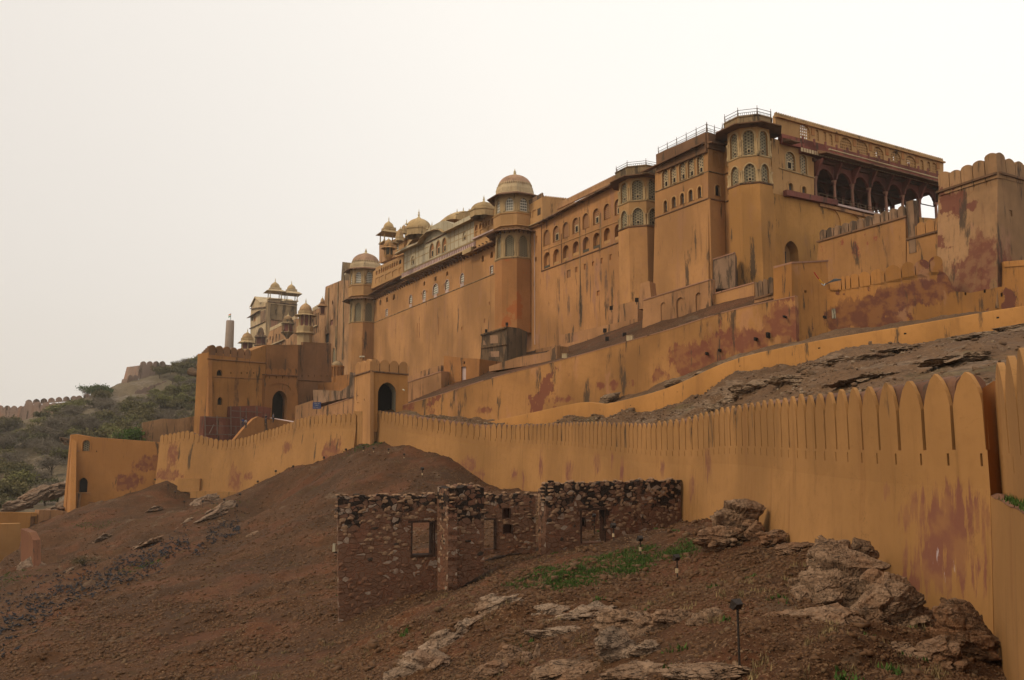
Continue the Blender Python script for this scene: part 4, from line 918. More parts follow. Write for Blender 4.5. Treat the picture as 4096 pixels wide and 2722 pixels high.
# upper room left of the arcades
r_ = Seg(o, Mf, cC, M['pal_yel'], .5, 'roof_room')
for a,b,t,bt in [(422,440,395,440),(450,478,375,430),(488,515,360,415)]: r_.niche(a,b,t,bt,'rect',.15)
r_.finish([(528,480),(405,525),(405,345),(528,270)], back=8)
r_.comb((408,340),(528,272),.9,M['mould'],.5)
f2 = cfr(cC(528,0)[0], Mf.P(r_.uz(528,400)[0],0,.5).y)
r2 = Seg(o, f2, cC, M['mould'], 0, 'roof_room'); r2.win(578,640,352,400,'rect',D,.6); r2.finish([(528,480),(760,380),(760,300),(528,275)], back=2); r2.comb((528,290),(740,312),.8,M['pal_yel'],.5,shape='m')
# ================================================================== bay tower at the end of the arcades
def bay_tower(label, fr, o_, r, c, xb, L, rail=True, flare=1.35, mats=None):
    root = thing('octagonal_bay_tower', label, 'tower', (0,0,0)); T = Octo(root, fr, o_, r, c, xb); root.location = (T.C.x, T.C.y, T.z(L['foot']))
    sm = (mats or {}).get('shaft', M['pal'])
    T.storey(r, L['l2'], L['foot'], sm, None, 'shaft')
    T.ring([(r,L['l2'],-.1),(r*1.04,L['l2'],0),(r*1.04,L['l2'],.15),(r*.97,L['l2'],.2)],M['brown'],'ledge')
    T.storey(r*.96, L['l1'], L['l2'], M['pal_yel'], ('cusp',.62,.03,.74,M['greenj'],M['trim'],True), 'lower_storey')
    T.ring([(r*.96,L['l1'],-.1),(r*1.0,L['l1'],0),(r*1.0,L['l1'],.12),(r*.95,L['l1'],.15)],M['trim'],'ledge')
    T.storey(r*.95, L['eave'], L['l1'], M['pal_yel'], ('round',.62,.03,.82,M['greenj'],M['trim'],True), 'upper_storey')
    T.ring([(r*.95,L['eave'],.15),(r*flare,L['eave'],-.2),(r*flare,L['eave'],-.33),(r*.95,L['eave'],-.35)],M['brown'],'eave')
    T.ring([(r*1.05,L['eave'],.0),(r*1.08,L['par'],-.08),(r*1.12,L['par'],0),(r*1.12,L['par'],.1),(.01,L['par'],.1)],M['mouldg'],'parapet')
    if rail:
        q=1/math.cos(math.pi/8); z0=T.z(L['par'])+.1; z1=T.z(L['rail']); m=MB(); P=[]
        for k in range(8):
            a=TH0+math.pi/8+k*math.pi/4; P.append(Vector((T.C.x+r*1.05*q*math.cos(a),T.C.y+r*1.05*q*math.sin(a),z0)))
        H=z1-z0
        for k in range(8):
            a,b=P[k],P[(k+1)%8]; m.bar(a,a+Vector((0,0,H)),.1); m.bar(a+Vector((0,0,H)),a+Vector((0,0,H+.3)),.05)
            for t in (.12,.5,.92): m.bar(a+Vector((0,0,H*t)),b+Vector((0,0,H*t)),.05)
            for i in range(10):
                p=a.lerp(b,(i+.5)/10); m.bar(p+Vector((0,0,H*.12)),p+Vector((0,0,H*.5)),.035)
        m.build('railing', M['rustrail'], root)
    return root, T
bay_tower('octagonal bay tower with grey-green lattice windows at the near end of the arcaded wing', Mf, .8, 3.1, cC, 1303, dict(foot=1120,l2=503,l1=302,eave=100,par=38,rail=-5), mats={'shaft':M['pal']})
o = thing('stepped_plinth', 'worn ochre plinth blocks stepping down below the arcaded wing', 'plinth', Mf.P(-20,20,1))
m = MB()
for x0,x1,yt,yb,oo in [(1120,1235,985,1300,2.2),(1045,1275,1110,1420,4.0),(660,1275,1290,1440,5.2),(470,1260,1390,1540,6.4)]:
    u0,z1 = Mf.uz(*cC((x0+x1)/2,(yt)),oo); a,b = Mf.u(*cC(x0,yt),oo),Mf.u(*cC(x1,yt),oo); m2 = MB(); m2.box(Mf,min(a,b),max(a,b),z1-14,z1,-.5,oo); m2.build('plinth_block',M['pal_worn'],o)
# ================================================================== square tower block
o = thing('square_tower_block', 'tall plain ochre block, five lattice windows over five small arched ones, railed roof', 'building', Mf.P(-38, 18, 3))
ob = 2.6
s = Seg(o, Mf, cD, M['pal'], ob)
for x,t,b in [(316,548,690),(379,518,660),(450,485,632),(517,455,608),(590,425,580)]: s.win(x-24,x+24,t,b,'round',M['jali'],.22,M['trim'],.1,inner=True)
for x0,x1,t,b in [(305,332,790,880),(368,400,760,845),(435,465,732,818),(500,533,705,795),(572,600,680,770)]:
    s.win(x0,x1,t,b,'round',M['glass'],.3,M['pal_yel'],.22)
s.finish([(660,1560),(205,1640),(238,930),(248,575),(655,350),(655,560)][:0]+[(664,1700),(228,1900),(236,560),(652,330)], th=.8)
# lower part stands slightly proud
L_ = Seg(o, Mf, cD, M['pal'], ob+.25, 'lower_wall'); L_.finish([(682,1480),(215,1700),(234,935),(664,775)], th=.24)
s.band((240,722),(655,562),[(0,-.08),(.14,-.04),(.14,.06),(0,.1)],M['mouldg'],'ledge')
s.band((236,932),(664,775),[(.2,-.1),(.36,-.06),(.36,.05),(.2,.14)],M['brown'],'ledge')
s.band((160,562),(640,335),[(-.3,-.1),(.95,-.35),(.95,-.2),(-.3,.35)],M['brown'],'eave')
s.band((258,432),(645,258),[(-.5,-2.6),(.35,-2.6),(.35,.0),(-.5,.0)],M['brown'],'parapet')
s.rail((262,440),(640,255),1.15,M['rustrail'],2.0,ob+.2)
# receding side face and the recessed bay next to the front tower
uc = s.uz(660,700)[0]; pc = Mf.P(uc,0,ob); fc = Fr(pc.x,pc.y,*CDIR)
c2 = Seg(o, fc, cD, M['pal'], 0, 'side_wall')
c2.win(706,744,668,755,'round',M['dark'],.3,M['pal_yel'],.15); c2.niche(688,742,412,530,'round',.12)
c2.finish([(656,1700),(796,1650),(775,350),(650,335)], th=.8)
c2.band((655,562),(785,590),[(0,-.08),(.12,-.04),(.12,.06),(0,.1)],M['mouldg'],'ledge'); c2.band((662,775),(790,800),[(0,-.1),(.12,-.04),(.12,.06),(0,.1)],M['brown'],'ledge')
c2.band((640,335),(790,365),[(-.3,-.1),(.95,-.3),(.95,-.15),(-.3,.35)],M['brown'],'eave'); c2.band((640,262),(780,300),[(-.4,-2.0),(.3,-2.0),(.3,.0),(-.4,.0)],M['brown'],'parapet')
c2.rail((645,258),(760,295),1.15,M['rustrail'],1.6)
r3 = Seg(o, Mf, cD, M['pal'], 0, 'recess_wall')
r3.win(850,888,610,690,'round',M['jali'],.2)
r3.finish([(900,1700),(770,1700),(775,310),(905,240)], th=.8, back=8)
r3.band((780,585),(880,540),[(0,-.08),(.14,-.04),(.14,.06),(0,.1)],M['brown'],'ledge'); r3.band((790,800),(870,770),[(0,-.08),(.14,-.04),(.14,.06),(0,.1)],M['brown'],'ledge')
r3.band((775,295),(900,215),[(0,-.3),(1.6,-.6),(1.6,-.45),(0,.4)],M['brown'],'eave'); r3.rail((765,262),(872,205),1.15,M['rustrail'],1.6,.2)
m = MB(); u0 = Mf.u(*cD(240,900),ob); u1 = Mf.u(*cD(655,700),ob); zt = Mf.z(*cD(450,420),ob); m.box(Mf,min(u0,u1)+.3,max(u0,u1)-.2,10,zt-1.2,ob-8,ob-.85); m.build('core',M['pal'],o)
# ================================================================== front octagonal tower
ft, FT = bay_tower('nearest and tallest octagonal tower, two storeys of grey-green lattice under a railed roof', Mf, -.9, 2.62, cD, 1043, dict(foot=1560,l2=655,l1=440,eave=192,par=135,rail=75), flare=1.5, mats={'shaft':plaster('weathered_tower_plaster',(.37,.18,.055),.55,0,.25,.15,seed=71,pale=.2)})
# buttress and stained wall between block and tower
# ================================================================== columned pavilion
pf = FT.C+Vector((math.cos(TH0+R(90)),math.sin(TH0+R(90)),0))*1.6
PF = Fr(pf.x, pf.y, *CDIR)
o = thing('columned_pavilion', 'open columned hall of dark red sandstone on the palace terrace behind the corner towers', 'building', PF.P(15,30,-5))
s = Seg(o, PF, cD, M['pal_yel'], 0)
s.win(1258,1332,410,550,'round',M['jali'],.2,M['trim'],.1,inner=True); s.win(1375,1424,435,580,'round',M['jali'],.2,M['trim'],.1)
s.win(1282,1316,655,724,'round',M['glass'],.25,M['pal_yel'],.3); s.win(1387,1419,680,750,'round',M['glass'],.25,M['pal_yel'],.3)
s.finish([(1150,760),(1482,800),(1482,420),(1150,300)], th=.6, back=6)
s.band((1205,535),(1482,612),[(0,-.08),(.15,-.05),(.15,.05),(0,.08)],M['trim'],'ledge')
s.band((1215,325),(1290,345),[(0,-.2),(1.8,-.5),(1.8,-.35),(0,.5)],M['brown'],'eave')
lw = Seg(o, PF, cD, plaster('terrace_plaster',(.37,.18,.052),.5,0,.2,.15,seed=72,pale=.2), .35, 'terrace_wall')
lw.win(1256,1362,1108,1420,'point',M['pal_yel'],1.3); lw.win(1330,1331,1500,1501,'rect',M['pal'],.1)
lwE = lambda x,y: ((cE(x,y)[0]-2500)/.5102,(cE(x,y)[1]-400)/.5102)
for a,b,t,bt in [(165,282,762,905),(330,430,805,950)]:
    x0,_=lwE(a,800); x1,_=lwE(b,800); lw.niche(x0,x1,lwE(a,t)[1],lwE(a,bt)[1],'round',.12)
lw.finish([(1140,1600),(2450,1600),lwE(1000,880),lwE(980,830),lwE(500,790),(1480,800),(1150,730)], th=1.2)
u,z=lw.uz(1280,1345); MB().box(PF,u-.55,u+.55,z,z+2.7,-.6,-.4).build('door',M['iron'],o)
# red ledge with finial posts
lw.band((1240,735),(1640,815),[(0,-.35),(.6,-.35),(.6,.35),(0,.35)],M['redst'],'ledge')
e = Seg(o, PF, cE, M['redst'], .35)
e.band((130,705),(975,905),[(0,-.2),(.45,-.2),(.45,.05),(0,.05)],M['pinkw'],'floor_edge'); e.band((130,722),(975,925),[(0,-.4),(.25,-.4),(.25,.0),(0,.0)],M['pal_worn'],'dentil_course')
M['colred'] = plaster('lit_sandstone_column',(.30,.15,.10),.4,0,.2,.2,seed=64,wscale=2)  # lighter copy for the front columns, their light put into the colour
# hall: floor, columns, arches, roof
uL = e.uz(120,600)[0]; uR = e.uz(985,700)[0]; zfl = e.uz(130,700)[1]; zf2 = e.uz(975,900)[1]; zfl = (zfl+zf2)/2
zr = e.uz(130,372)[1]; zr2 = e.uz(975,597)[1]
MB().box(PF,uL-.3,uR+1,zfl-.5,zfl,.2,-13).build('floor',M['pinkw'],o)
cols = [265,388,505,620,735,850,965]
ztop = min(zr,zr2)-.6; zar = zfl+(ztop-zfl)*.55
us = [e.uz(x,640)[0] for x in cols]; us = [uL+.3]+us
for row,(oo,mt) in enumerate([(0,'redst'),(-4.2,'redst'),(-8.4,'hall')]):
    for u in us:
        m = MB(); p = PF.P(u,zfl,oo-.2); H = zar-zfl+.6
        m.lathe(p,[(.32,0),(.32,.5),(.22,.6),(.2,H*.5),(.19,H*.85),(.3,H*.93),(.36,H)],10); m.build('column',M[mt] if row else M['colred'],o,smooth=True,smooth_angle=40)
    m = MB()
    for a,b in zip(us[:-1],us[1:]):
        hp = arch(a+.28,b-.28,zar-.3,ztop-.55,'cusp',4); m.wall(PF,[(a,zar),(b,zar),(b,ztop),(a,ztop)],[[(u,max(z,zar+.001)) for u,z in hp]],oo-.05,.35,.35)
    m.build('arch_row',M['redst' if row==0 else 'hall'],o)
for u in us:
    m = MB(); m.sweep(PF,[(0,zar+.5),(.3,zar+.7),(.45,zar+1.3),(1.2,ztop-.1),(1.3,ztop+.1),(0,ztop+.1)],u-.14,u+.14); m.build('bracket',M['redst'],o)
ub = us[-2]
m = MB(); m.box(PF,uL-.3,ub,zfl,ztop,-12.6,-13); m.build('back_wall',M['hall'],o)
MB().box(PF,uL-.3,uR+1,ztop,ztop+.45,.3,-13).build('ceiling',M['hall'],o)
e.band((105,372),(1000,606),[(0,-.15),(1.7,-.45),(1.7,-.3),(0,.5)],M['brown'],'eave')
e.band((128,371),(1000,600),[(1.6,-.12),(1.78,-.12),(1.78,.02),(1.6,.02)],M['cream'],'eave_edge')
e.band((5,330),(1000,585),[(-.6,-.7),(.35,-.7),(.35,.1),(-.6,.1)],M['redgal'],'parapet_band')
e.band((-130,237),(1000,530),[(-.6,-1.2),(.1,-1.2),(.1,0),(-.6,0)],M['redgal'],'upper_parapet')
m = MB(); f,L = e.along((5,328),(1000,583),.75)
for i in range(60):
    u,z=f((i+.5)/60); m.box(PF,u-.16,u+.16,z-.55,z-.05,.68,.76)
m.build('panel_row',M['cream'],o)
m = MB(); f,L=e.along((-20,268),(990,527),.5)
for i in range(14):
    u,z=f((i+.5)/14); m.box(PF,u-.12,u+.12,z-.4,z+.5,.4,.55)
m.build('post_row',M['redst'],o)
f,L=e.along((130,650),(560,765),.6); m=MB(); P=lambda t,dz: PF.P(f(t)[0],f(t)[1]+dz,.6)
H=f(0)[1]-e.uz(130,705,.6)[1]
for i in range(9): m.bar(P(i/8,0),P(i/8,-H),.14)
for k in (0,.35,.7): m.bar(P(0,-H*k),P(1,-H*k),.07)
m.build('railing',M['timber'],o)
# roof gallery wall with arched lattice openings (sky shows through)
gw = Seg(o, PF, cE, M['pal_yel'], -2.5, 'gallery_wall')
G=[(32,38,172,270),(120,10,208,286),(173,10,222,303),(215,12,240,316),(320,40,265,345),(432,40,288,375),(545,38,330,412),(665,37,362,440),(770,37,392,468),(850,11,420,490),(897,11,432,496),(937,18,440,506)]
for x,hw,t,b in G:
    ym=(t+b)/2; u0,u1=sorted((gw.uz(x-hw,ym)[0],gw.uz(x+hw,ym)[0])); z0,z1=gw.uz(x,b)[1],gw.uz(x,t)[1]; p=arch(u0,u1,z0,z1,'round'); gw.h.append(p)
    m=MB(); nu=max(3,int((u1-u0)/.34)); 
    for i in range(1,nu): u=u0+(u1-u0)*i/nu; m.box(PF,u-.095,u+.095,z0,z1-.1,-2.72,-2.66)
    nz=max(3,int((z1-z0)/.34))
    for i in range(1,nz): z=z0+(z1-z0)*i/nz; m.box(PF,u0,u1,z-.095,z+.095,-2.70,-2.64)
    lt_ = m.build('lattice',M['pal_yel'],o)
    if x in (320,432,545,665,770,850,897,937):
        bz = (z0*.8+z1*.2); hl = [[((u0+u1)/2-.28,bz),((u0+u1)/2+.28,bz),((u0+u1)/2+.28,bz+.8),((u0+u1)/2-.28,bz+.8)]] if x in (545,665,770) else []
        k_ = MB(); k_.wall(PF,[(u0,z0),(u1,z0),(u1,z1),(u0,z1)],hl,-2.78,0,.1); k_.build('screen',M['pal_pink'],lt_)
gw.finish([(-170,225),(1000,575),(1000,428),(-170,104)], th=.5)
f,L=gw.along((-60,135),(1000,428)); 
gw.band((-170,119),(1000,440),[(0,-.1),(.35,-.1),(.35,.1),(0,.1)],M['pal_yel'],'cornice')
gw.comb((-170,119),(1000,442),.75,M['dome_y'],.42,-2.4,.3,'parapet',.4,'m')
for x in (88,255,378,490,605,715,815,960):
    u,z=gw.uz(x,190+.27*x+6); pm=MB(); pm.prism(PF,arch(u-.32,u+.32,z-.6,z+.6,'point',4),-2.49,-2.42); pm.build('blind_niche',M['pal_orange'],o)
# ================================================================== crenellated wall from palace to the right fort tower
RF = mfr(3765, 80.5)
o = thing('crenellated_wall', 'ochre terrace wall with blackened rounded merlons climbing from the palace corner', 'wall', RF.P(8,12))
MW = plaster('terrace_wall_plaster',(.33,.16,.058),.6,.1,.22,.14,seed=73,pale=.5,streakcol=(.16,.08,.04))
s = Seg(o, RF, cE, MW)
s.finish([(740,1360),(100,1360),(130,985),(735,815)], th=.9)
s.band((120,990),(745,812),[(0,-.1),(.16,-.1),(.16,.1),(0,.1)],M['brown'],'string_course')
f,L=s.along((135,985),(740,812)); n=11
for i in range(n):
    u,z=f((i+.06)/n); u2,z2=f((i+.94)/n); _,za=s.uz(400,910); hh=s.uz(400,832)[1]-za
    u,u2=sorted((u,u2)); m=MB(); m.prism(RF,rmerlon(u,u2,min(z,z2),(z+z2)/2+hh),0,-.6); m.build('merlon',M['mould'],o)
s2 = Seg(o, RF, cE, MW, .3, 'wall'); s2.finish([(1010,1360),(740,1360),(745,975),(1005,905)], th=.9)
s2.band((745,975),(1005,905),[(0,-.1),(.16,-.1),(.16,.1),(0,.1)],M['brown'],'string_course')
s3 = Seg(o, RF, cE, MW, .3); f,L=s3.along((752,968),(1005,900)); hh=s3.uz(870,845)[1]-s3.uz(870,938)[1]
for i in range(4):
    u,z=f((i+.04)/4); u2,z2=f((i+.96)/4); u,u2=sorted((u,u2)); m=MB(); m.prism(RF,rmerlon(u,u2,min(z,z2),(z+z2)/2+hh),.3,-.3); m.build('merlon',MW,o)
u,z=s2.uz(778,810); u0=s2.uz(765,810)[0]; MB().box(RF,min(u,u0)-.3,max(u,u0)+.3,z-4,s2.uz(775,702)[1],-.5,.35).build('pier',M['mould'],o)
# ================================================================== right fort tower
TF = mfr(3989, 74); 
X2 = [(3889,1100,100,120),(3950,1020,80,120),(3985,1090,100,130),(3870,1150,120,50),(3940,1150,110,60),(3930,1130,110,60),(3830,1180,60,70),(4040,1100,70,70),(3820,850,12,40,.8),(3800,960,25,60,.8)]
TM = plaster('fort_tower_plaster',(.27,.15,.072),.85,.2,.36,.24,[(TF.P(*TF.uz(a[0],a[1])),a[2]*74/F*1.2,a[3]*74/F*1.3,(a[4] if len(a)>4 else 1)*1.5) for a in X2],75,redcol=(.13,.04,.028),pale=.55,streakcol=(.15,.075,.04))
o = thing('fort_tower', 'massive square fort tower with broad rounded merlons and dark red stains', 'tower', TF.P(3,12,-4))
s = Seg(o, TF, cE, TM)
for w in [(1022,1050,712,755),(1098,1126,958,998),(1190,1224,1035,1070),(1275,1295,788,822),(1037,1045,650,680),(1120,1134,620,656),(1208,1222,592,635),(1296,1308,565,600)]: s.win(*w,'rect',M['dark'],.4)
s.finish([(1392,1420),(1015,1500),(972,640),(1376,505)], th=1.5, back=7)
s.band((958,648),(1378,512),[(-.1,-.16),(.3,-.1),(.3,.1),(-.1,.14)],M['brown'],'string_course')
f,L=s.along((966,640),(1378,508),.12); hh=s.uz(1250,420,.12)[1]-s.uz(1250,548,.12)[1]
hts=[1.05,.92,.98,1.0,1.18]
for i in range(5):
    u,z=f((i+.03)/5); u2,z2=f((i+.97)/5); u,u2=sorted((u,u2)); m=MB(); m.prism(TF,rmerlon(u,u2,(z+z2)/2-.45,(z+z2)/2+hh*hts[i],fl=.62),.12,-.7); m.build('merlon',TM,o)
pc=TF.P(s.uz(1376,600)[0],0,0); TR=Fr(pc.x,pc.y,*CDIR); s=Seg(o,TR,cE,TM)
for w in [(1428,1436,560,598),(1497,1504,570,610),(1458,1480,770,812)]: s.win(*w,'rect',M['dark'],.4)
s.finish([(1376,1450),(1760,1500),(1760,610),(1376,505)],th=1.5,back=6)
s.band((1376,512),(1760,618),[(-.1,-.16),(.3,-.1),(.3,.1),(-.1,.14)],M['brown'],'string_course')
f,L=s.along((1372,506),(1760,612),.12); hh=s.uz(1450,400,.12)[1]-s.uz(1450,528,.12)[1]
for i in range(6):
    u,z=f((i+.03)/6); u2,z2=f((i+.97)/6); u,u2=sorted((u,u2)); m=MB(); m.prism(TR,rmerlon(u,u2,(z+z2)/2-.45,(z+z2)/2+hh*(1.12 if i==0 else .95),fl=.62),.12,-.7); m.build('merlon',TM,o)
# ================================================================== front parapet and bastion foot under the fort tower
BF = between(3312, 76.5, 4096, 71.5)
X3=[(3487,1230,120,70),(3560,1200,80,60),(3700,1165,80,60),(3640,1180,60,50),(3420,1250,60,60),(3350,1290,60,60),(3900,1110,80,60),(3500,1290,120,30),(3800,1120,60,60)]
BM=plaster('bastion_plaster',(.34,.15,.042),.6,.2,.22,.18,[(BF.P(*BF.uz(a[0],a[1])),a[2]*74/F*1.25,a[3]*74/F*1.3,1.6) for a in X3],76,redcol=(.11,.035,.028),pale=.6)
o = thing('bastion_wall', 'heavy red-stained bastion wall with wide rounded merlons below the fort tower', 'wall', BF.P(5,6))
s = Seg(o, BF, cE, BM)
for w in [(565,575,1258,1268),(640,650,1250,1262),(750,760,1225,1240),(850,858,1206,1220),(955,962,1183,1196),(1147,1160,1342,1362),(1280,1296,1322,1345),(1398,1414,1345,1372),(540,548,1265,1278),(448,455,1283,1296)]: s.win(*w,'rect',M['dark'],.3)
s.finish([(150,2100),(1900,2100),(1900,1095),(1425,1132),(1415,1300),(1190,1345),(1080,1335),(1030,1230),(1005,1200),(912,1200),(715,1240),(500,1290),(290,1325),(175,1320)], th=1.2)
ml=[(200,245,290,1250),(290,312,350,1225)][:0]
px=[200,285,313,350,408,490,590,708,806,908,1002]; tp=[1248,1228,1225,1210,1197,1178,1152,1130,1112,1088]
for i in range(10):
    a,b=px[i]+2,px[i+1]-4; xm=(a+b)/2; u0,u1=sorted((s.uz(a,1200)[0],s.uz(b,1200)[0])); z1=s.uz(xm,tp[i])[1]; z0=s.uz(xm,1325-.168*(xm-290))[1]-.12
    m=MB(); m.prism(BF,rmerlon(u0,u1,z0,z1),0,-.8); m.build('merlon',BM,o)
s.band((1420,1138),(1900,1100),[(-2,-.4),(.08,-.4),(.0,.15),(-2,.3)],BM,'shoulder')
# block and dark short parapet to its left
bk = Seg(o, between(3160,74.2,3320,76.2), cE, BM, 0, 'pier_block')
bk.win(30,46,1328,1345,'rect',M['dark'],.3)
bk.finish([(-45,2100),(230,2100),(192,1120),(-60,1132)], th=2.5); bk.band((-62,1134),(194,1121),[(-2.4,-.1),(.08,-.1),(.08,.06),(-2.4,.1)],M['pinkcop'],'coping')
o = thing('parapet_wall', 'short run of slanting dark-topped merlons beside the stained pier block', 'wall', at(3090,1200,80))
df = between(3012,80.5,3170,78.5); s = Seg(o, df, cD, M['pal_worn'])
s.finish([(1010,1640),(1310,1600),(1308,1470),(1016,1555)], th=.8)
s.band((1016,1560),(1308,1478),[(0,-.1),(.12,-.1),(.12,.1),(0,.1)],M['brown'],'string_course')
xs_=[1017,1042,1080,1122,1162,1203,1245,1282,1306]
for i in range(8):
    a,b=xs_[i]+2,xs_[i+1]-3; u0,u1=sorted((s.uz(a,1450)[0],s.uz(b,1450)[0])); xm=(a+b)/2; z0=s.uz(xm,1555-.29*(xm-1016))[1]; z1=s.uz(xm,1432-.34*(xm-1016))[1]
    m=MB(); m.prism(df,rmerlon(u0,u1,z0,z1),0,-.5); m.build('merlon',M['mould'],o)
# retaining walls between ramp and palace
def slab(name,label,cat,fr,c,outl,mat,th=1.2,holes=(),niches=(),cop=None,back=0,o_=0):
    r = thing(name,label,cat,fr.P(*fr.uz(*c(*outl[0]))[:1],fr.uz(*c(*outl[0]))[1])); s = Seg(r,fr,c,mat,o_)
    for h in holes: s.win(*h)
    for n_ in niches: s.niche(*n_)
    s.finish(outl,th=th,back=back)
    if cop: s.band(cop[0],cop[1],[(-th,-.06),(.08,-.08),(.08,.06),(-th,.1)],M['pinkcop'],'coping')
    return r,s
cR = crop(2500,1000,.4464)
slab('retaining_wall','terrace wall with blind pointed arches and black streaks under the square tower block','wall',between(2560,93,2850,87),cR,[(150,820),(785,640),(765,262),(660,290),(250,420),(165,450)],M['pal_worn'],niches=[(462,535,425,630,'point',.18),(633,690,382,585,'point',.18),(320,372,470,660,'point',.12)],cop=((165,450),(765,264)))
slab('retaining_wall','plain terrace wall between the blind arches and the short dark parapet','wall',between(2840,88,3020,84),cR,[(765,640),(1160,560),(1155,292),(960,345),(765,400)],M['pal'],cop=((765,402),(1155,294)))
slab('stained_buttress','black and brown streaked buttress in the recess between block and front tower','buttress',between(2840,91.5,2945,90.5),cD,[(690,1480),(860,1480),(862,1195),(690,1250)],M['mould'],th=3,cop=((690,1252),(862,1197)))
slab('buttress','low worn buttress at the foot of the square tower block','buttress',between(2550,100,2605,99),cD,[(100,1640),(215,1640),(190,1420),(120,1440)],M['pal_worn'],th=2)
o,s = slab('water_tank','blackened square masonry tank below the domed tower','tank',between(1915,128,2025,126),cC,[(35,1640),(250,1560),(250,1290),(55,1350)],M['tank'],th=.8,back=7)
for a_,b_2,t_,bt_ in [(118,182,1345,1418),(112,190,1470,1525),(66,94,1376,1432)]:
    (ua,za),(ub_,zb_) = s.uz(a_,t_+ (190-a_)*.18),s.uz(b_2,bt_); MB().box(s.fr,min(ua,ub_),max(ua,ub_),min(za,zb_),max(za,zb_),-.05,.05).build('plaster_panel',M['mould'],o)
s.band((50,1352),(254,1290),[(-.3,-.25),(.3,-.2),(.3,.05),(-.3,.1)],M['tank'],'cornice'); s.band((50,1455),(254,1425),[(0,-.15),(.2,-.1),(.2,.1),(0,.15)],M['tank'],'string_course')
p2 = s.fr.P(s.uz(250,1300)[0],0,0); s = Seg(o,Fr(p2.x,p2.y,*CDIR),cC,M['tank'],0,'side_wall'); s.finish([(248,1600),(400,1600),(410,1330),(345,1300),(248,1288)],th=2.5)
slab('terrace_hut','small ochre hut with a pink wooden door above the ramp','hut',between(1775,124,1990,118),cB,[(1025,1450),(1300,1380),(1310,1150),(1180,1142),(1030,1125)],M['gatep'],th=.6,holes=[(1165,1203,1210,1325,'rect',M['pinkw'],.3),(1184,1196,1168,1190,'rect',M['dark'],.3)],back=6)
slab('terrace_wall','stepped ochre terrace wall behind the small gate','wall',between(1625,124,1775,121),cB,[(740,1560),(1010,1450),(1008,1245),(880,1290),(745,1330)],M['pal_worn'],th=3,cop=((745,1332),(1008,1247)))
slab('terrace_wall','low mossy plinth wall along the foot of the long ochre wing','wall',between(1640,150,1775,146),cB,[(745,1480),(1010,1400),(1008,1200),(880,1235),(745,1290)],M['pal_worn'],th=3)
slab('roadside_parapet','low stone parapet climbing along the ramp past the tank','wall',between(1960,116,2200,104),cC,[(110,1640),(640,1560),(640,1440),(560,1490),(330,1530),(110,1600)],M['pal_worn'],th=2)
for i,(x,y,w) in enumerate([(702,1518,20),(1212,1378,24),(1518,1218,9)][:2]):
    px_,py_=cC(x,y); Y=[98,88][i]; fr=between(px_-40,Y,px_+40,Y-1); u,z=fr.uz(px_,py_); b=w*.5102*Y/F
    k=thing('signal_box',['cream utility box on the ramp parapet below the dark streaks','wider cream utility box on the ramp parapet near the black floodlights'][i],'utility box',fr.P(u,z-b)); MB().box(fr,u-b,u+b,z-b*.9,z+b*.8,-.4,.1).build('cabinet',M['cream'],k); MB().box(fr,u-b*1.08,u+b*1.08,z+b*.8,z+b*.95,-.45,.15).build('lid',M['trim'],k)
# ================================================================== small gate with the arch
GF = between(1478,106.5,1632,104.0); GF = Fr(XatY(1478,107), 107, .93, .37)
o = thing('road_gate', 'small crenellated gate tower with a pointed arch astride the ramp', 'gate', GF.P(3,0,-3))
s = Seg(o, GF, cB, plaster('gate_plaster',(.36,.165,.05),.35,.12,.05,.12,seed=81,redcol=(.36,.14,.07)))
s.win(512,655,1333,1650,'point',M['dark'],2.6); s.hd[-1] = .3
z0=s.uz(560,1640)[1]
s.h_=s.h[-1]
ga=s.finish([(440,1720),(752,1720),(746,1275),(452,1240)], th=.5)
s.band((452,1245),(750,1272),[(0,-.12),(.22,-.08),(.22,.08),(0,.12)],M['brown'],'string_course')
# the arch reveal and the wall seen through it
u0,u1=s.h[0][0][0],s.h[0][1][0]; zt=max(z for u,z in s.h[0]); m=MB(); p=s.h[0]; n=len(p)
m.add([GF.P(u,z,-.30) for u,z in p]+[GF.P(u,z,-2.58) for u,z in p],[(i,(i+1)%n,n+(i+1)%n,n+i) for i in range(n)]); m.build('archway',M['marble'],o)
MB().box(GF,u0+(u1-u0)*.05,u0+(u1-u0)*.2,z0,z0+(zt-z0)*.55,-2.8,-3.0).build('door_leaf',M['pal_yel'],o)
f,L=s.along((452,1240),(748,1268),.1); hh=s.uz(600,1158,.1)[1]-s.uz(600,1252,.1)[1]
for i in range(4):
    u,z=f((i+.04)/4); u2,z2=f((i+.96)/4); m=MB(); m.prism(GF,rmerlon(u,u2,min(z,z2),(z+z2)/2+hh),.1,-.5); m.build('merlon',M['pal'],o)
pl=GF.P(s.uz(446,1300)[0],0,0); GL=Fr(pl.x,pl.y,-.62,.62*1.0); GL=Fr(pl.x,pl.y,XatY(1414,112.5)-pl.x,112.5-pl.y)
s=Seg(o,GL,cB,M['pal'],0,'side_wall')
for w in [(352,358,1432,1444),(404,410,1464,1478),(353,359,1487,1498)]: s.win(*w,'rect',M['dark'],.3)
s.finish([(320,2000),(452,1980),(452,1240),(330,1278)],th=.5,back=0)
s.band((330,1282),(454,1244),[(0,-.1),(.18,-.08),(.18,.08),(0,.1)],M['brown'],'string_course')
f,L=s.along((334,1272),(452,1238)); hh=s.uz(400,1160)[1]-s.uz(400,1252)[1]
for i in range(3):
    u,z=f((i+.04)/3); u2,z2=f((i+.96)/3); u,u2=sorted((u,u2)); m=MB(); m.prism(GL,merlon_poly(u,u2,min(z,z2),(z+z2)/2+hh,.25),0,-.4); m.build('merlon',M['pal'],o)
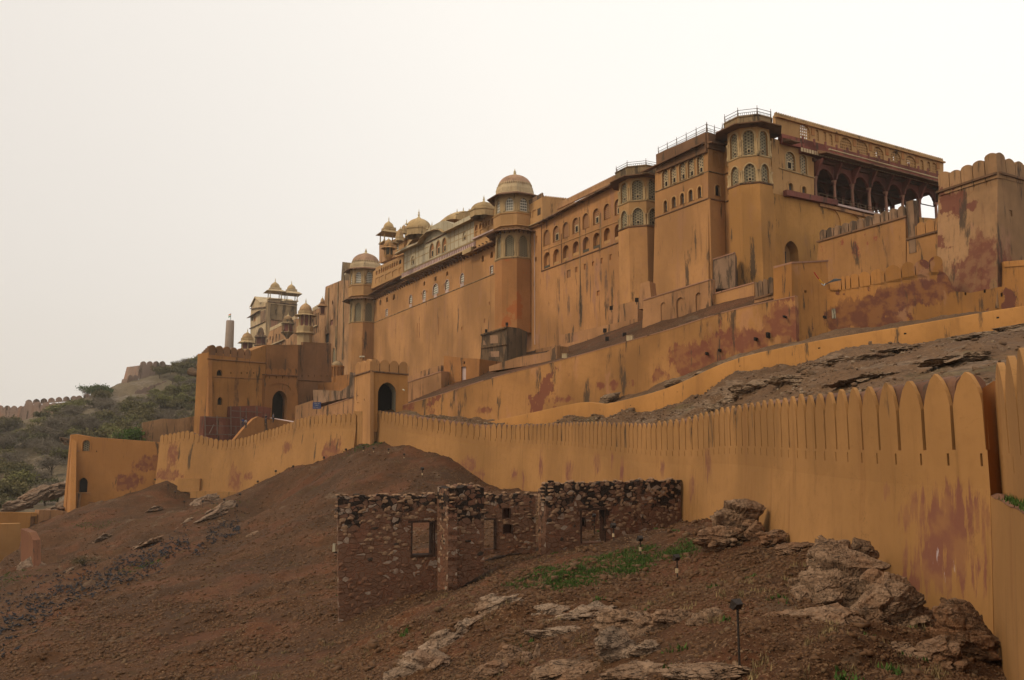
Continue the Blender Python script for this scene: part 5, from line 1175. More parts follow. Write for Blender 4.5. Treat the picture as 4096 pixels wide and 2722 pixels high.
# corner mass of gate below
m=MB(); c=at(1460,1640,108.5); s=Seg(o,between(1420,110.5,1490,107.2),cB,M['rampart_left'],0,'lower_wall'); s.finish([(325,1960),(470,1960),(470,1560),(325,1560)],th=2)
# side piers of the gate behind the rampart, camera boxes
o2=thing('security_camera','white security camera on the top of the small gate','camera',at(*cB(385,1150),110)); 
for dx in (378,400):
    c=at(*cB(dx,1132),110); m=MB(); m.tube([c+Vector((-.16,0,0)),c+Vector((.16,-.1,-.02))],.11,8); m.build('camera_body',M['marble'],o2,smooth=True,smooth_angle=40); MB().bar(c,c+Vector((0,0,-.35)),.05).build('bracket',M['iron'],o2)
o2=thing('security_camera','white camera bracketed beside the pointed arch','camera',at(*cB(708,1395),104)); c=at(*cB(708,1390),104); m=MB(); m.tube([c,c+Vector((.25,-.2,-.12))],.09,8); m.build('camera_body',M['marble'],o2,smooth=True,smooth_angle=40); MB().bar(c,c+Vector((.0,.5,.05)),.05).build('bracket',M['iron'],o2)
# ================================================================== big square gatehouse
GH = Fr(XatY(832,150),150,.644,.765)
o = thing('gatehouse', 'broad brown-ochre gatehouse with a tall dark pointed doorway and a line of rounded merlons', 'building', GH.P(8,0))
GHM = plaster('gatehouse_front_plaster',(.325,.148,.045),.6,0,.18,.16,[(GH.P(*GH.uz(*cA(a,b))),c*.5102*152/F*1.7,d*.5102*152/F,1.15) for a,b,c,d in [(285,1120,22,230),(480,1080,22,230),(284,1250,20,120),(480,1180,20,110)]],83,redcol=(.12,.058,.028),esc=1.0,est=.15,streakcol=(.12,.055,.025))
s = Seg(o, GH, cA, GHM)
for w in [(328,372,940,988),(334,372,1155,1216)]: s.win(*w,'point',M['dark'],.5)
for x in (438,520,565,617,665): s.win(x-4,x+4,960,972,'rect',M['dark'],.2)
s.finish([(225,1520),(715,1520),(715,745),(598,790),(598,830),(262,805)],th=.8,back=4)
s.band((250,855),(712,888),[(0,-.12),(.2,-.08),(.2,.08),(0,.12)],M['gatedark'],'string_course'); s.band((250,995),(705,1015),[(0,-.06),(.1,-.05),(.1,.05),(0,.06)],M['gatedark'],'string_course')
f,L=s.along((265,808),(598,845),.05); hh=s.uz(400,757,.05)[1]-s.uz(400,822,.05)[1]
for i in range(6):
    u,z=f((i+.08)/6); u2,z2=f((i+.92)/6); k=MB(); k.prism(GH,rmerlon(u,u2,min(z,z2)-.3,(z+z2)/2+hh),.05,-.6); k.build('merlon',M['gatedark'],o)
for x0,x1 in [(270,300),(460,495)]:
    u0,_=s.uz(x0,1000); u1,_=s.uz(x1,1000)
g = Seg(o, GH, cA, M['gatep'], .9, 'gate_block')
g.win(762,878,1104,1330,'point',M['dark'],1.55); GATEH=g.h[-1]; g.niche(745,905,1048,1100,'point',.15)
for x in (712,740,795,843,893,950): g.win(x-3,x+3,990,1010,'rect',M['dark'],.2)
g.finish([(700,1420),(965,1420),(960,990),(705,975)],th=.9)
u,z=g.uz(866,1225); MB().box(GH,u-.35,u+.1,g.uz(866,1330)[1],g.uz(866,1140)[1],-1.0,-.8).build('door_leaf',M['timber'],o)
g.band((702,977),(968,992),[(-.9,-.12),(.25,-.08),(.25,.08),(-.9,.1)],M['gatedark'],'string_course')
f,L=g.along((716,975),(960,990),.3)
hh=g.uz(830,930,.3)[1]-g.uz(830,985,.3)[1]
for i,(a,b) in enumerate([(712,755),(760,806),(810,862),(866,912),(916,958)]):
    u0,u1=g.uz(a,960,.3)[0],g.uz(b,960,.3)[0]; z=g.uz((a+b)/2,984,.3)[1]; k=MB(); k.prism(GH,rmerlon(u0,u1,z,z+hh),.3,0); k.build('merlon',M['gatep'],o)
up = Seg(o, GH, cA, M['gatedark'], .0, 'upper_wall'); up.h.append([(u,z) for u,z in GATEH]); up.hd.append(.7)
for x in (995,1045,1095,1145,1192): up.win(x-3,x+3,982,994,'rect',M['dark'],.2)
up.finish([(700,1400),(1228,1400),(1226,735),(1005,722),(1003,745),(720,745)],th=.79,back=0); up.band((955,1020),(1222,1040),[(0,-.1),(.14,-.06),(.14,.06),(0,.1)],M['brown'],'string_course')
mid_ = Seg(o, GH, cA, plaster('patched_plaster',(.25,.115,.045),.5,.3,.3,.2,seed=84,redcol=(.34,.12,.04)), .25, 'gate_upper'); mid_.finish([(716,990),(962,1000),(964,750),(718,745)],th=.24)
# left flank
pl=GH.P(s.uz(258,900)[0],0,0); GS=Fr(pl.x,pl.y,-.765,.644); s=Seg(o,GS,cA,M['gatep'],0,'side_wall')
for w in [(217,222,1170,1230),(186,190,1200,1255)]: s.win(*w,'rect',M['dark'],.3)
s.finish([(165,1560),(262,1560),(262,800),(192,872)],th=.8)
f,L=s.along((190,880),(262,808)); 
for i in range(5):
    u,z=f((i+.05)/5); u2,z2=f((i+.95)/5); u,u2=sorted((u,u2)); k=MB(); k.prism(GS,rmerlon(u,u2,min(z,z2)-.3,(z+z2)/2+1.5),0,-.5); k.build('merlon',M['gatedark'],o)
k=thing('timber_brackets','dark jutting timber beams on the outer corner of the gatehouse','beam',at(*cA(180,950),158)); m=MB()
a=0
m.tube([at(*cA(240,915),152),at(*cA(180,912),154)],.55,8); m.build('beam',M['timber'],k); m=MB(); m.tube([at(*cA(215,962),152.5),at(*cA(165,972),154),at(*cA(128,955),155)],[.4,.6,.9],10); m.build('beam',M['timber'],k)
# red base with scaffolding
o=thing('unpainted_wall','dark red unpainted wall base below the gatehouse','wall',GH.P(5,-6,2.5)); s=Seg(o,GH,cA,plaster('dark_red_base',(.17,.06,.038),.5,0,.3,.25,seed=85,pale=.4),1.8)
s.finish([(215,1560),(640,1560),(740,1335),(755,1240),(640,1222),(445,1228),(440,1312),(228,1305)],th=1.5)
o=thing('scaffolding','thin scaffolding poles against the dark red base wall','scaffold',GH.P(5,-6,3)); m=MB(); P=lambda x,y: GH.P(*GH.uz(*cA(x,y),2.6),2.6)
for x,y0,y1 in [(238,1300,1460),(333,1300,1450),(440,1225,1460),(515,1230,1440),(560,1240,1360),(645,1230,1330),(480,1380,1450)]: m=MB(); m.bar(P(x,y1),P(x-3,y0),.13); m.build('pole',M['rustrail'],o)
for a in [(228,1308,440,1320),(232,1378,560,1385),(445,1262,680,1275),(236,1445,470,1450),(270,1440,305,1370),(445,1312,540,1320)]: m=MB(); m.bar(P(a[0],a[1]),P(a[2],a[3]),.13); m.build('pole',M['rustrail'],o)
# ramp and walls between gatehouse and small gate
slab('ramp_side_wall','curved ochre side wall of the ramp in front of the gatehouse door','wall',between(930,141,1080,146),cA,[(440,1520),(800,1480),(780,1345),(655,1308),(620,1322),(540,1400)],M['gatep'],th=1)
rs=thing('road','pale sandy road surface entering the gatehouse','road',at(1100,1690,150)); m=MB(); m.add([at(*cA(738,1318),148),at(*cA(925,1352),140),at(*cA(940,1345),150),at(*cA(760,1316),158)],[(0,1,2,3)]); rs2=m.build('road_surface',M['pinkw'],rs); rs['kind']='structure'
slab('approach_wall','mottled parapet wall rising from the gatehouse to the small gate','wall',between(1180,140,1420,128),cA,[(940,1420),(1402,1330),(1402,1152),(1210,1215),(1090,1250),(1080,1180),(945,1225)],M['pal_worn'],th=1.2,cop=((1205,1218),(1400,1156)))
slab('roofless_house','dark-stained roofless building beside the approach road','ruin',between(1255,136,1425,131),cA,[(1085,1215),(1405,1150),(1400,1000),(1370,960),(1365,1060),(1300,1110),(1280,1105),(1082,1097)],M['mould'],th=.8,back=5)
slab('terrace_wall','ochre terrace wall with notched top under the farther domed tower','wall',between(1250,170,1410,160),cA,[(1080,1180),(1420,1160),(1410,960),(1380,975),(1260,990),(1255,1040),(1090,1040)],M['gatep'],th=3)
o=thing('round_bastion','low domed round turret at the foot of the farther domed tower','turret',at(1355,1500,200)); kiosk(o,cA,1272,200,868,872,42,912,912,55,918,1000,52,12,M['mouldg'],M['gatep'],infill=M['gatep'],drum=[(1080,55),(1000,55)],name='turret_body')
# sign and people by the approach
k=thing('notice_sign','small blue sign board with white lettering on the stained wall beside the approach','sign',at(1266,1622,133)); sf=between(1245,134,1290,133); u,z=sf.uz(*cA(1110,1221),1.2); MB().box(sf,u-.85,u+.85,z-.55,z+.55,1.1,1.16).build('board',flat('sign_blue',(.03,.04,.10),.5),k)
m=MB()
for r,(a,b,h) in enumerate([(-.6,.6,.08),(-.35,.35,.1),(-.65,.65,.06)]):
    n=9; 
    for i in range(n):
        if (i*7+r*3)%5==0: continue
        x0=a+(b-a)*i/n; m.box(sf,u+x0,u+x0+(b-a)/n*.6,z+.28-r*.3,z+.28-r*.3+h,1.17,1.175)
m.build('lettering',M['marble'],k); MB().bar(sf.P(u,z-1.4,1.1),sf.P(u,z-.5,1.1),.08).build('post',M['iron'],k)
# ================================================================== far palace wings beyond the second domed tower
far0 = Mf.P(Mf.u(*cA(1335,700)),0)
o = thing('far_palace_wing', 'tall pink-ochre ribbed wing left unrestored beside the farther domed tower', 'building', Vector((far0.x,far0.y,15)))
s = Seg(o, Mf, cA, M['pal_pink'])
s.win(1216,1238,550,590,'rect',M['redst'],.3); s.win(1230,1240,397,428,'round',M['dark'],.3); s.win(1168,1206,660,730,'rect',M['dark'],.4); s.win(1233,1256,770,885,'round',M['greenj'],.3)
s.finish([(1440,1100),(1165,1140),(1165,470),(1180,290),(1302,240),(1440,240)],th=.8,back=12)
s2=Seg(o,Mf,cA,M['mouldg'],-1,'fin_wall'); s2.win(1324,1341,180,196,'rect',M['marble'],.1); s2.finish([(1440,300),(1300,300),(1303,215),(1312,95),(1440,112)],th=3)
for x,y0,y1 in [(1207,300,640),(1283,250,900),(1330,215,560),(1325,570,860),(1265,600,760),(1180,600,650)]:
    u,z1=s.uz(x,y0); _,z0=s.uz(x,y1); MB().box(Mf,u-.35,u+.35,z0,z1,-.05,.25).build('rib',M['mouldg'] if x>1200 else M['pal_pink'],o)
WF = between(1310,272,1080,300)
o = thing('far_gallery_wing', 'low whitish gallery wing with comb parapet running towards the blackened tower', 'building', WF.P(20,20))
s=Seg(o,WF,cG,M['pal_pink'])
for w in [(1555,1575,1020,1085),(910,930,1285,1350),(855,870,1335,1395),(800,820,1330,1400),(748,765,1380,1440),(1720,1762,800,925)]: s.win(*w,'rect',M['redst'],.4)
s.finish([(1800,1560),(700,1560),(800,1240),(1300,1010),(1560,880),(1800,770)],th=.8,back=8)
s.comb((800,1235),(1300,1000),1.3,M['cream'],1.1); s.comb((1560,885),(1700,800),1.3,M['cream'],1.1)
s.band((1540,1185),(1670,1130),[(0,-.2),(.6,-.2),(.6,.2),(0,.2)],M['cream'],'ledge'); s.band((740,1530),(1080,1390),[(0,-.2),(.9,-.2),(.9,.2),(0,.2)],M['cream'],'ledge')
for x in [1590,1620,1650,1680,860,920,980]:
    y=900-.4*(x-1590) if x>1500 else 1290-.3*(x-860); u,z=s.uz(x,y); MB().box(WF,u-.2,u+.2,z-8,z-.8,-.05,.15).build('rib',M['mould'],o)
kiosk(o,cG,1445,268,640,745,108,872,930,195,962,1150,112,8,M['dome_y'],M['trim'],infill=M['redst'],drum=[(1500,125),(1285,125),(1282,185),(1265,150),(1240,140),(1160,140),(1150,125)],name='domed_kiosk')
kiosk(o,cG,1128,276,880,955,76,1035,1070,112,1105,1250,88,6,M['dome_y'],M['mouldg'],infill=M['redst'],drum=[(1370,20),(1310,60),(1260,110),(1250,100)],name='domed_kiosk')
kiosk(o,cG,640,290,1140,1165,52,1260,1310,105,1345,1470,85,6,M['mould'],M['mould'],infill=M['redst'],drum=[(1530,60),(1490,100),(1470,95)],name='domed_kiosk')
kiosk(o,cG,400,300,1180,1265,88,1360,1400,155,1450,1560,95,6,M['dome_y'],M['trim'],infill=M['redst'],drum=[(1700,95),(1560,100)],name='domed_kiosk')
kiosk(o,cG,1745,262,600,640,34,720,745,80,790,930,42,4,M['dome_y'],M['pal_pink'],infill=M['redst'],name='domed_kiosk')
YK=305; pk=Vector((XatY(1082,YK),YK,0)); KR=Fr(pk.x,pk.y,*CDIR); KL=Fr(pk.x,pk.y,-.466,.885)
KL=between(1082,YK,1001,YK+32)
o = thing('blackened_tower_block', 'grey blackened upper block of the far palace with gabled roof and two open domed kiosks', 'building', Vector((pk.x,pk.y,20)))
s=Seg(o,KR,cG,M['mouldg'])
for a,b,t,bt in [(893,947,852,920),(1028,1080,862,932),(1155,1207,880,946)]: s.niche(a,b,t,bt,'rect',.2)
for a,b,t,bt in [(905,950,770,822),(1035,1076,782,832),(1160,1206,795,848)]: s.niche(a,b,t,bt,'round',.15)
s.finish([(815,1560),(1290,1560),(1290,715),(815,665)],th=1,back=10)
s.band((760,700),(1290,760),[(0,-.3),(.5,-.2),(.5,.1),(0,.2)],M['mould'],'cornice'); s.band((815,735),(1290,790),[(0,-.15),(.4,-.1),(.4,.1),(0,.15)],M['cream'],'string_course'); s.band((815,1025),(1290,1065),[(0,-.2),(.5,-.15),(.5,.1),(0,.2)],M['mould'],'ledge')
MB().prism(KR,[s.uz(820,1180),s.uz(945,1180),s.uz(945,1050),s.uz(820,1035)],.02,.12).build('pink_panel',M['pinkcop'],o)
s=Seg(o,KL,cG,M['cream'])
s.win(475,503,940,1050,'round',M['dark'],.4); s.win(515,550,935,1060,'round',M['panel'],.2)
s.finish([(818,1560),(455,1600),(455,960),(470,795),(555,625),(650,715),(770,700),(818,680)],th=1,back=0)
s.band((455,985),(640,870),[(0,-.2),(1.6,-.6),(1.6,-.4),(0,.3)],M['mould'],'eave'); s.band((470,830),(745,800),[(0,-.3),(.7,-.3),(.7,.1),(0,.2)],M['mould'],'cornice'); s.band((450,1190),(815,1020),[(0,-.2),(.5,-.2),(.5,.1),(0,.1)],M['mould'],'ledge')
MB().prism(KL,[s.uz(640,1100),s.uz(745,1050),s.uz(745,850),s.uz(640,880)],.02,.15).build('stained_panel',M['mould'],o)
u0,z0=s.uz(555,622); u1,z1=s.uz(462,800); u2,z2=s.uz(650,720); 
dv=Vector((CDIR[0],CDIR[1],0))*16; A0=KL.P(u0,z0+.2,.6); B0=KL.P(u1,z1,.6); C0=KL.P(u2,z2,.6)
m=MB(); m.add([A0,B0,C0,A0+dv,B0+dv,C0+dv,A0-Vector((0,0,.6)),B0-Vector((0,0,.6)),C0-Vector((0,0,.6))],[(0,3,4,1),(0,2,5,3),(0,1,7,6),(0,6,8,2)]); m.build('gable_roof',M['cream'],o)
kiosk(o,cG,897,YK+7,275,365,84,465,505,175,540,665,108,4,M['dome'],M['cream'],name='domed_kiosk')
kiosk(o,cG,1189,YK+12,320,405,75,492,535,165,578,700,100,4,M['dome'],M['cream'],name='domed_kiosk')
# round watch pillar with flag
o=thing('round_watchtower','plain round weathered tower with a small flag, rising behind the gatehouse','tower',at(919,1385,330)); Y=330; x=XatY(919,Y,1330); m=MB(); z0=at(919,1400,Y).z; z1=at(919,1286,Y).z; k=Y/F
m.lathe((x,Y,0),[(18.5*k,z0-15),(17.5*k,z0),(15.5*k,z1),(14*k,z1+.3),(.01,z1+.3)],28); m.build('tower_body',plaster('grey_brown_tower',(.24,.18,.14),.6,0,.4,.25,seed=88,wscale=.5),o,smooth=True,smooth_angle=40)
fl=thing('flag','small tricolour flag flying on the round tower','flag',Vector((x,Y,z1))); MB().bar((x+.1,Y,z1),(x+.1,Y,z1+3.4),.14).build('flagpole',M['iron'],fl)
for i,cc in enumerate([(.7,.25,.05),(.75,.75,.7),(.05,.25,.08)]):
    m=MB(); a=z1+3.2-.45*i; m.hexa([Vector((x-.9*0,Y,a-.45)),Vector((x-.9,Y+.1,a-.75)),Vector((x-.9,Y+.13,a-.75)),Vector((x,Y+.05,a-.45)),Vector((x,Y,a)),Vector((x-.9,Y+.1,a-.3)),Vector((x-.9,Y+.13,a-.3)),Vector((x,Y+.05,a))]); m.build('flag_stripe',flat('flag_colour_%d'%i,cc,.7,0,.02),fl)
# ================================================================== lower left bastion tower and wall fragments
cL = crop(0,1200,.7018)
LB = between(277,139,640,142)
S4=[(LB.P(*LB.uz(a,b)),c*140/F*1.3,d*140/F*1.3,1.5) for a,b,c,d in [(590,1858,60,38),(520,1925,60,38),(630,1840,30,30),(495,1950,30,20),(345,2075,16,10),(310,2070,14,8)]]
o=thing('corner_bastion','smooth ochre corner bastion with one arched opening and a red peeling patch','tower',LB.P(4,-14))
MBst=plaster('bastion_ochre',(.36,.158,.047),.4,0,.05,.1,S4,90,redcol=(.15,.05,.035),streakcol=(.2,.09,.04))
s=Seg(o,LB,cL,MBst)
s.win(447,499,1014,1098,'point',M['dark'],.6); s.win(470,512,800,862,'round',M['greenj'],.5,MBst,.25); s.win(547,553,860,868,'rect',M['dark'],.3)
s.finish([(365,1320),(915,1320),(908,812),(530,783),(430,766),(405,770)],th=1)
s.band((395,862),(455,862),[(0,-.06),(.08,-.05),(.08,.05),(0,.06)],M['pinkcop'],'string_course')
s.band((505,1154),(605,1158),[(0,-.06),(.12,-.05),(.12,.05),(0,.06)],M['brown'],'ledge')
u,z=s.uz(455,1100); MB().box(LB,u-.25,u+.25,s.uz(455,1260)[1],z,-.02,.08).build('stain_channel',M['pal_pink'],o)
u,z=s.uz(472,1099); MB().box(LB,u-1.3,u+1.3,z-.12,z,-.3,.15).build('sill',M['pal_yel'],o)
pl=LB.P(s.uz(400,900)[0],0,0); LS=Fr(pl.x,pl.y,XatY(262,150)-pl.x,150-pl.y); s=Seg(o,LS,cL,MBst,0,'side_wall'); s.finish([(350,1300),(398,1300),(408,768),(400,772)],th=.8)
s=Seg(o,LB,cL,MBst,-8); 
k=thing('timber_bracket','broken timber balcony frame on the outer side of the corner bastion','beam',at(*cL(385,800),145)); m=MB(); q=lambda x,y: at(*cL(x,y),145)
for a,b,c_,d in [(340,786,408,800),(345,800,405,812),(375,822,405,828),(350,790,375,825),(385,800,405,830)]: m=MB(); m.bar(q(a,b),q(c_,d),.35); m.build('beam',M['timber'],k)
slab('old_wall','pinkish crumbling wall behind the corner bastion and the rampart','wall',between(570,150,830,156),cL,[(800,830),(1190,830),(1190,650),(1010,680),(925,678),(815,700)],M['pal_pink'],th=1.5)
slab('ruined_outwork','low ochre outwork wall with streaked merlon base at the foot of the corner bastion','wall',between(150,126,290,131),cL,[(205,1345),(410,1330),(412,1225),(375,1205),(340,1200),(225,1198)],M['pal_worn'],th=1.2)
slab('outwork_wall','ochre boundary wall ending at a small dark doorway','wall',between(-60,120,150,126),cL,[(-120,1330),(205,1330),(210,1213),(165,1213),(-120,1208)],M['low_wall'],th=1,holes=[(172,206,1235,1300,'rect',M['gatedark'],.5)])
slab('outwork_wall','taller ochre retaining wall with flared base at the lower edge of the slope','wall',between(-80,98,84,101),cL,[(-120,1560),(0,1500),(30,1465),(108,1418),(118,1370),(118,1275),(-120,1282)],M['rampart_left'],th=1)
slab('outwork_wall','red-brown return wall slanting down to the layered rock','wall',between(83,101,134,97.5),cL,[(118,1560),(192,1560),(188,1370),(165,1325),(118,1305)],plaster('red_brown_return',(.20,.085,.045),.5,0,.2,.2,seed=93),th=.8)
# ================================================================== rocks and stones
_bm = bmesh.new(); bmesh.ops.create_icosphere(_bm, subdivisions=3, radius=1); ICO3 = (np.array([v.co[:] for v in _bm.verts]), [tuple(v.index for v in f.verts) for f in _bm.faces]); _bm.free()
_bm = bmesh.new(); bmesh.ops.create_icosphere(_bm, subdivisions=4, radius=1); ICO4 = (np.array([v.co[:] for v in _bm.verts]), [tuple(v.index for v in f.verts) for f in _bm.faces]); _bm.free()
_bm = bmesh.new(); bmesh.ops.create_icosphere(_bm, subdivisions=1, radius=1); ICO1 = (np.array([v.co[:] for v in _bm.verts]), [tuple(v.index for v in f.verts) for f in _bm.faces]); _bm.free()
def rotm(ax, ay, az):
    return np.array(Matrix.Rotation(az, 3, 'Z') @ Matrix.Rotation(ay, 3, 'Y') @ Matrix.Rotation(ax, 3, 'X'))
def chunk(rs, size, ico=ICO3, planes=13, noise_=.05, flatn=.75):
    V, Fc = ico; n = rs.normal(size=(planes, 3)); n /= np.linalg.norm(n, axis=1)[:, None]; d = rs.uniform(.55, .95, planes)
    n[0] = (0,0,1); d[0] = flatn; n[1] = (0,0,-1); d[1] = flatn
    dot = V@n.T; r = np.where(dot > .05, d/np.maximum(dot, .05), 9).min(1); r = np.minimum(r, 1.15)
    f = 3.5; k = rs.uniform(0, 99)
    nz = sum(np.sin(V[:, a]*f*m+k*(a+1)+V[:, (a+1)%3]*f*m*.7)*.5/m for a in range(3) for m in (1, 2.3, 4.9))/3
    lay = np.sin(V[:, 2]*r*9+k+V[:, 0]*1.5)*.02
    return V*(r*(1+noise_*nz)+lay)[:, None]*np.array(size), Fc
def ground_hit(px, py, h=None, y0=7, y1=175, n=700):
    h = h or hlow; Y = np.exp(np.linspace(math.log(y0), math.log(y1), n)); r = ray(px, py); t = Y/r.y; X = r.x*t; Z = r.z*t; d = Z-h(X, Y); i = np.argmax(d < 0)
    if not (d < 0).any(): return None
    return Vector((X[i], Y[i], Z[i]))
def up_hit(A, px, py):
    P = A.reshape(-1, 3); yc = P[:,1]*math.cos(PITCH)+P[:,2]*math.sin(PITCH); zc = -P[:,1]*math.sin(PITCH)+P[:,2]*math.cos(PITCH)
    u = CX+F*P[:,0]/yc; v = CY-F*zc/yc; i = int(np.argmin((u-px)**2+(v-py)**2)); return Vector(P[i])
_b5 = bmesh.new(); bmesh.ops.create_icosphere(_b5, subdivisions=5, radius=1); ICO5 = (np.array([v.co[:] for v in _b5.verts]), [tuple(v.index for v in f.verts) for f in _b5.faces]); _b5.free()
_b6 = bmesh.new(); bmesh.ops.create_icosphere(_b6, subdivisions=6, radius=1); ICO6 = (np.array([v.co[:] for v in _b6.verts]), [tuple(v.index for v in f.verts) for f in _b6.faces]); _b6.free()
def crag(rs, size, cell, ico=ICO5, amp=.16, planes=16, bed=.25):
    """a craggy mass: planar cuts, then blocks along bedding planes pushed in and out"""
    V, Fc = ico; size = np.array(size); n = rs.normal(size=(planes,3)); n /= np.linalg.norm(n,axis=1)[:,None]; d = rs.uniform(.60,1.0,planes)
    dot = V@n.T; r = np.minimum(np.where(dot > .05, d/np.maximum(dot,.05), 9).min(1), 1.12); P = V*r[:,None]*size
    ang = rs.uniform(-.25,.25)+bed*.6; B = rotm(rs.uniform(-.2,.2), ang, rs.uniform(-.4,.4)); 
    for k,(cs,am) in enumerate([(cell*1.7,amp*1.15),(cell*.7,amp*.34),(cell*.28,amp*.12)]):
        q = (P@B)/(np.array([cs*1.25,cs*1.1,cs*.75])); vol = np.prod(size/cs)*8; ns = int(min(420, max(12, vol*1.1)))
        S = rs.uniform(-1,1,(ns,3))*(size*1.1)@np.abs(np.eye(3)); S = (S@B)/(np.array([cs*1.25,cs*1.1,cs*.75]))
        best = np.full(len(q),1e9); sec = np.full(len(q),1e9); idx = np.zeros(len(q),int)
        for j0 in range(ns):
            dd = ((q-S[j0])**2).sum(1); m1 = dd < best; sec = np.where(m1,best,np.minimum(sec,dd)); idx = np.where(m1,j0,idx); best = np.where(m1,dd,best)
        off = rs.uniform(-1,.7,ns)[idx]; gap = np.sqrt(sec)-np.sqrt(best); cre = np.clip(1-gap/.07,0,1)
        P = P*(1+(am*off-am*.55*cre)[:,None]*min(1,1))
    Pb = P@B; lt = cell*.42; L = np.floor(Pb[:,2]/lt+.35*np.sin(Pb[:,0]/cell*1.1+rs.uniform(0,6))).astype(int); L -= L.min(); lo = rs.uniform(-.16,.07,L.max()+1)
    Pb[:,:2] *= (1+lo[L])[:,None]; P = Pb@B.T
    P += rs.normal(0,1,P.shape)*cell*.012
    return P, Fc
def outcrop(label, items, mat, seed, name='rock_outcrop', group=None, hit=None):
    """items: (px, py, depth or None, width px, height px, pieces, piece scale, tilt) -> one craggy rock mass"""
    rs = np.random.RandomState(seed+500); m = MB(); first = None; prev = None
    for (px, py, Y, wpx, hpx, cnt, cs, tilt) in items:
        c = at(px, py, Y) if Y else (hit or ground_hit)(px, py)
        if c is None: continue
        Y = c.y; W_, H_ = wpx*Y/F/2, hpx*Y/F/2; first = first or c
        wpx *= 1.12; hpx *= 1.08; big = wpx*hpx > 50000
        V, Fc = crag(rs, (W_*1.15, W_*.75, H_*1.1), max(.10, min(W_,H_)*(.50 if big else .6)), ICO6 if big else (ICO5 if wpx*hpx > 6000 else ICO4), bed=tilt)
        V = V@rotm(rs.uniform(-.12,.12), -tilt*.8, rs.uniform(-.25,.25)).T; m.add(V+np.array((c.x,c.y+W_*.25,c.z-H_*.15)), Fc)
        for i in range(min(cnt-1, 7)):
            a = rs.uniform(-.68,.68); b = rs.uniform(-.8,.3); sz = cs*rs.uniform(.5,1.1)*.75
            V, Fc = crag(rs, (W_*sz, W_*sz*.8, H_*sz*.9), max(.07, W_*sz*.5), ICO4, bed=tilt, amp=.12)
            V = V@rotm(rs.uniform(-.3,.3), rs.uniform(-.2,.2)-tilt, rs.uniform(-.6,.6)).T
            m.add(V+np.array((c.x+a*W_*.9, c.y+rs.uniform(-.35,.2)*W_, c.z+b*H_*.8-abs(a)*H_*.25)), Fc)
    o = m.build(name, mat, None)
    o.location = first; me = o.data; me.transform(Matrix.Translation(-first)); return tag(o, label, 'rock', group)
outcrop('tall fractured rock mass leaning against the ochre rampart, topped by a thin spur', [(3390,2360,20.7,360,420,6,.6,.35),(3450,2190,21.9,80,130,2,.7,1.0),(3330,2240,21.4,170,200,3,.6,.2),(3270,2450,20.0,260,220,5,.6,.3)], M['rock'], 1)
outcrop('big rounded boulder with a black stain beside the rampart foot', [(3575,2460,18.9,330,250,3,.5,.2)], M['rock'], 2)
outcrop('broad layered rock shelf below the tall rock mass', [(3330,2550,18.2,460,260,6,.5,.15),(3120,2620,17.2,400,200,6,.5,.1),(3500,2640,16.9,460,140,6,.5,.1),(3250,2690,16.2,420,110,6,.5,.1)], M['rock'], 3)
outcrop('dark shattered shale heap in the corner of the rampart', [(3890,2530,17.6,190,280,7,.5,.7),(3770,2650,16.6,300,170,7,.5,.6)], M['rock_dark'], 4)
outcrop('craggy rock rise against the rampart beside the red earth mound', [(2955,2095,33.5,190,190,6,.5,.3),(2890,2150,32.6,170,90,5,.5,.2),(3030,2120,32.6,110,90,4,.5,.2)], M['rock'], 5)
outcrop('line of broken stones at the foot of the rampart before the tall rock', [(3090,2150,30.5,130,60,7,.6,.2),(3190,2195,28.0,130,60,7,.6,.2)], M['rock_dark'], 6)
outcrop('long blocky rock ledge with pale top crossing the lower slope', [(3060,2520,19.5,280,170,6,.5,.0),(2860,2530,19.6,320,180,7,.5,.0),(2660,2520,20.2,300,150,7,.5,0),(2500,2490,21.2,220,100,6,.5,0)], M['rock'], 7)
outcrop('pale craggy rock with cracked top just above the long ledge', [(2360,2465,None,240,90,7,.6,.1),(2200,2450,None,150,70,5,.6,.1),(2240,2540,None,240,70,7,.5,.1)], M['rock_grey'], 8)
outcrop('solid grey block of rock below the rock ledge', [(2480,2580,18.9,170,150,3,.5,.1),(2580,2600,18.6,110,70,4,.5,.1)], M['rock_grey'], 9)
outcrop('pale rock outcrop below the grass patch, low on the slope', [(1980,2440,None,200,90,6,.6,.35)], M['rock_grey'], 10)
outcrop('large smooth pale rock spine at the lower edge of the slope', [(1850,2520,None,140,80,4,.6,.6),(1750,2590,None,190,110,5,.6,.5),(1690,2670,None,230,120,6,.6,.4)], M['rock_grey'], 11)
outcrop('two upright grey slabs stuck in dark soil', [(2112,2645,None,40,95,1,1,.15),(2148,2632,None,36,100,1,1,-.1)], M['rock_grey'], 12)
outcrop('broken brown rocks around the upright slabs', [(2040,2640,None,160,90,6,.6,.2),(1960,2700,None,180,70,6,.6,.2)], M['rock_dark'], 13)
outcrop('rubbly rock pile at the lower edge below the grey block', [(2320,2690,None,300,90,8,.5,.2),(2560,2700,None,260,60,8,.5,.1)], M['rock'], 14)
outcrop('low rock shelf at the lower edge near the tall floodlight post', [(2850,2690,None,330,60,8,.5,.1)], M['rock'], 15)
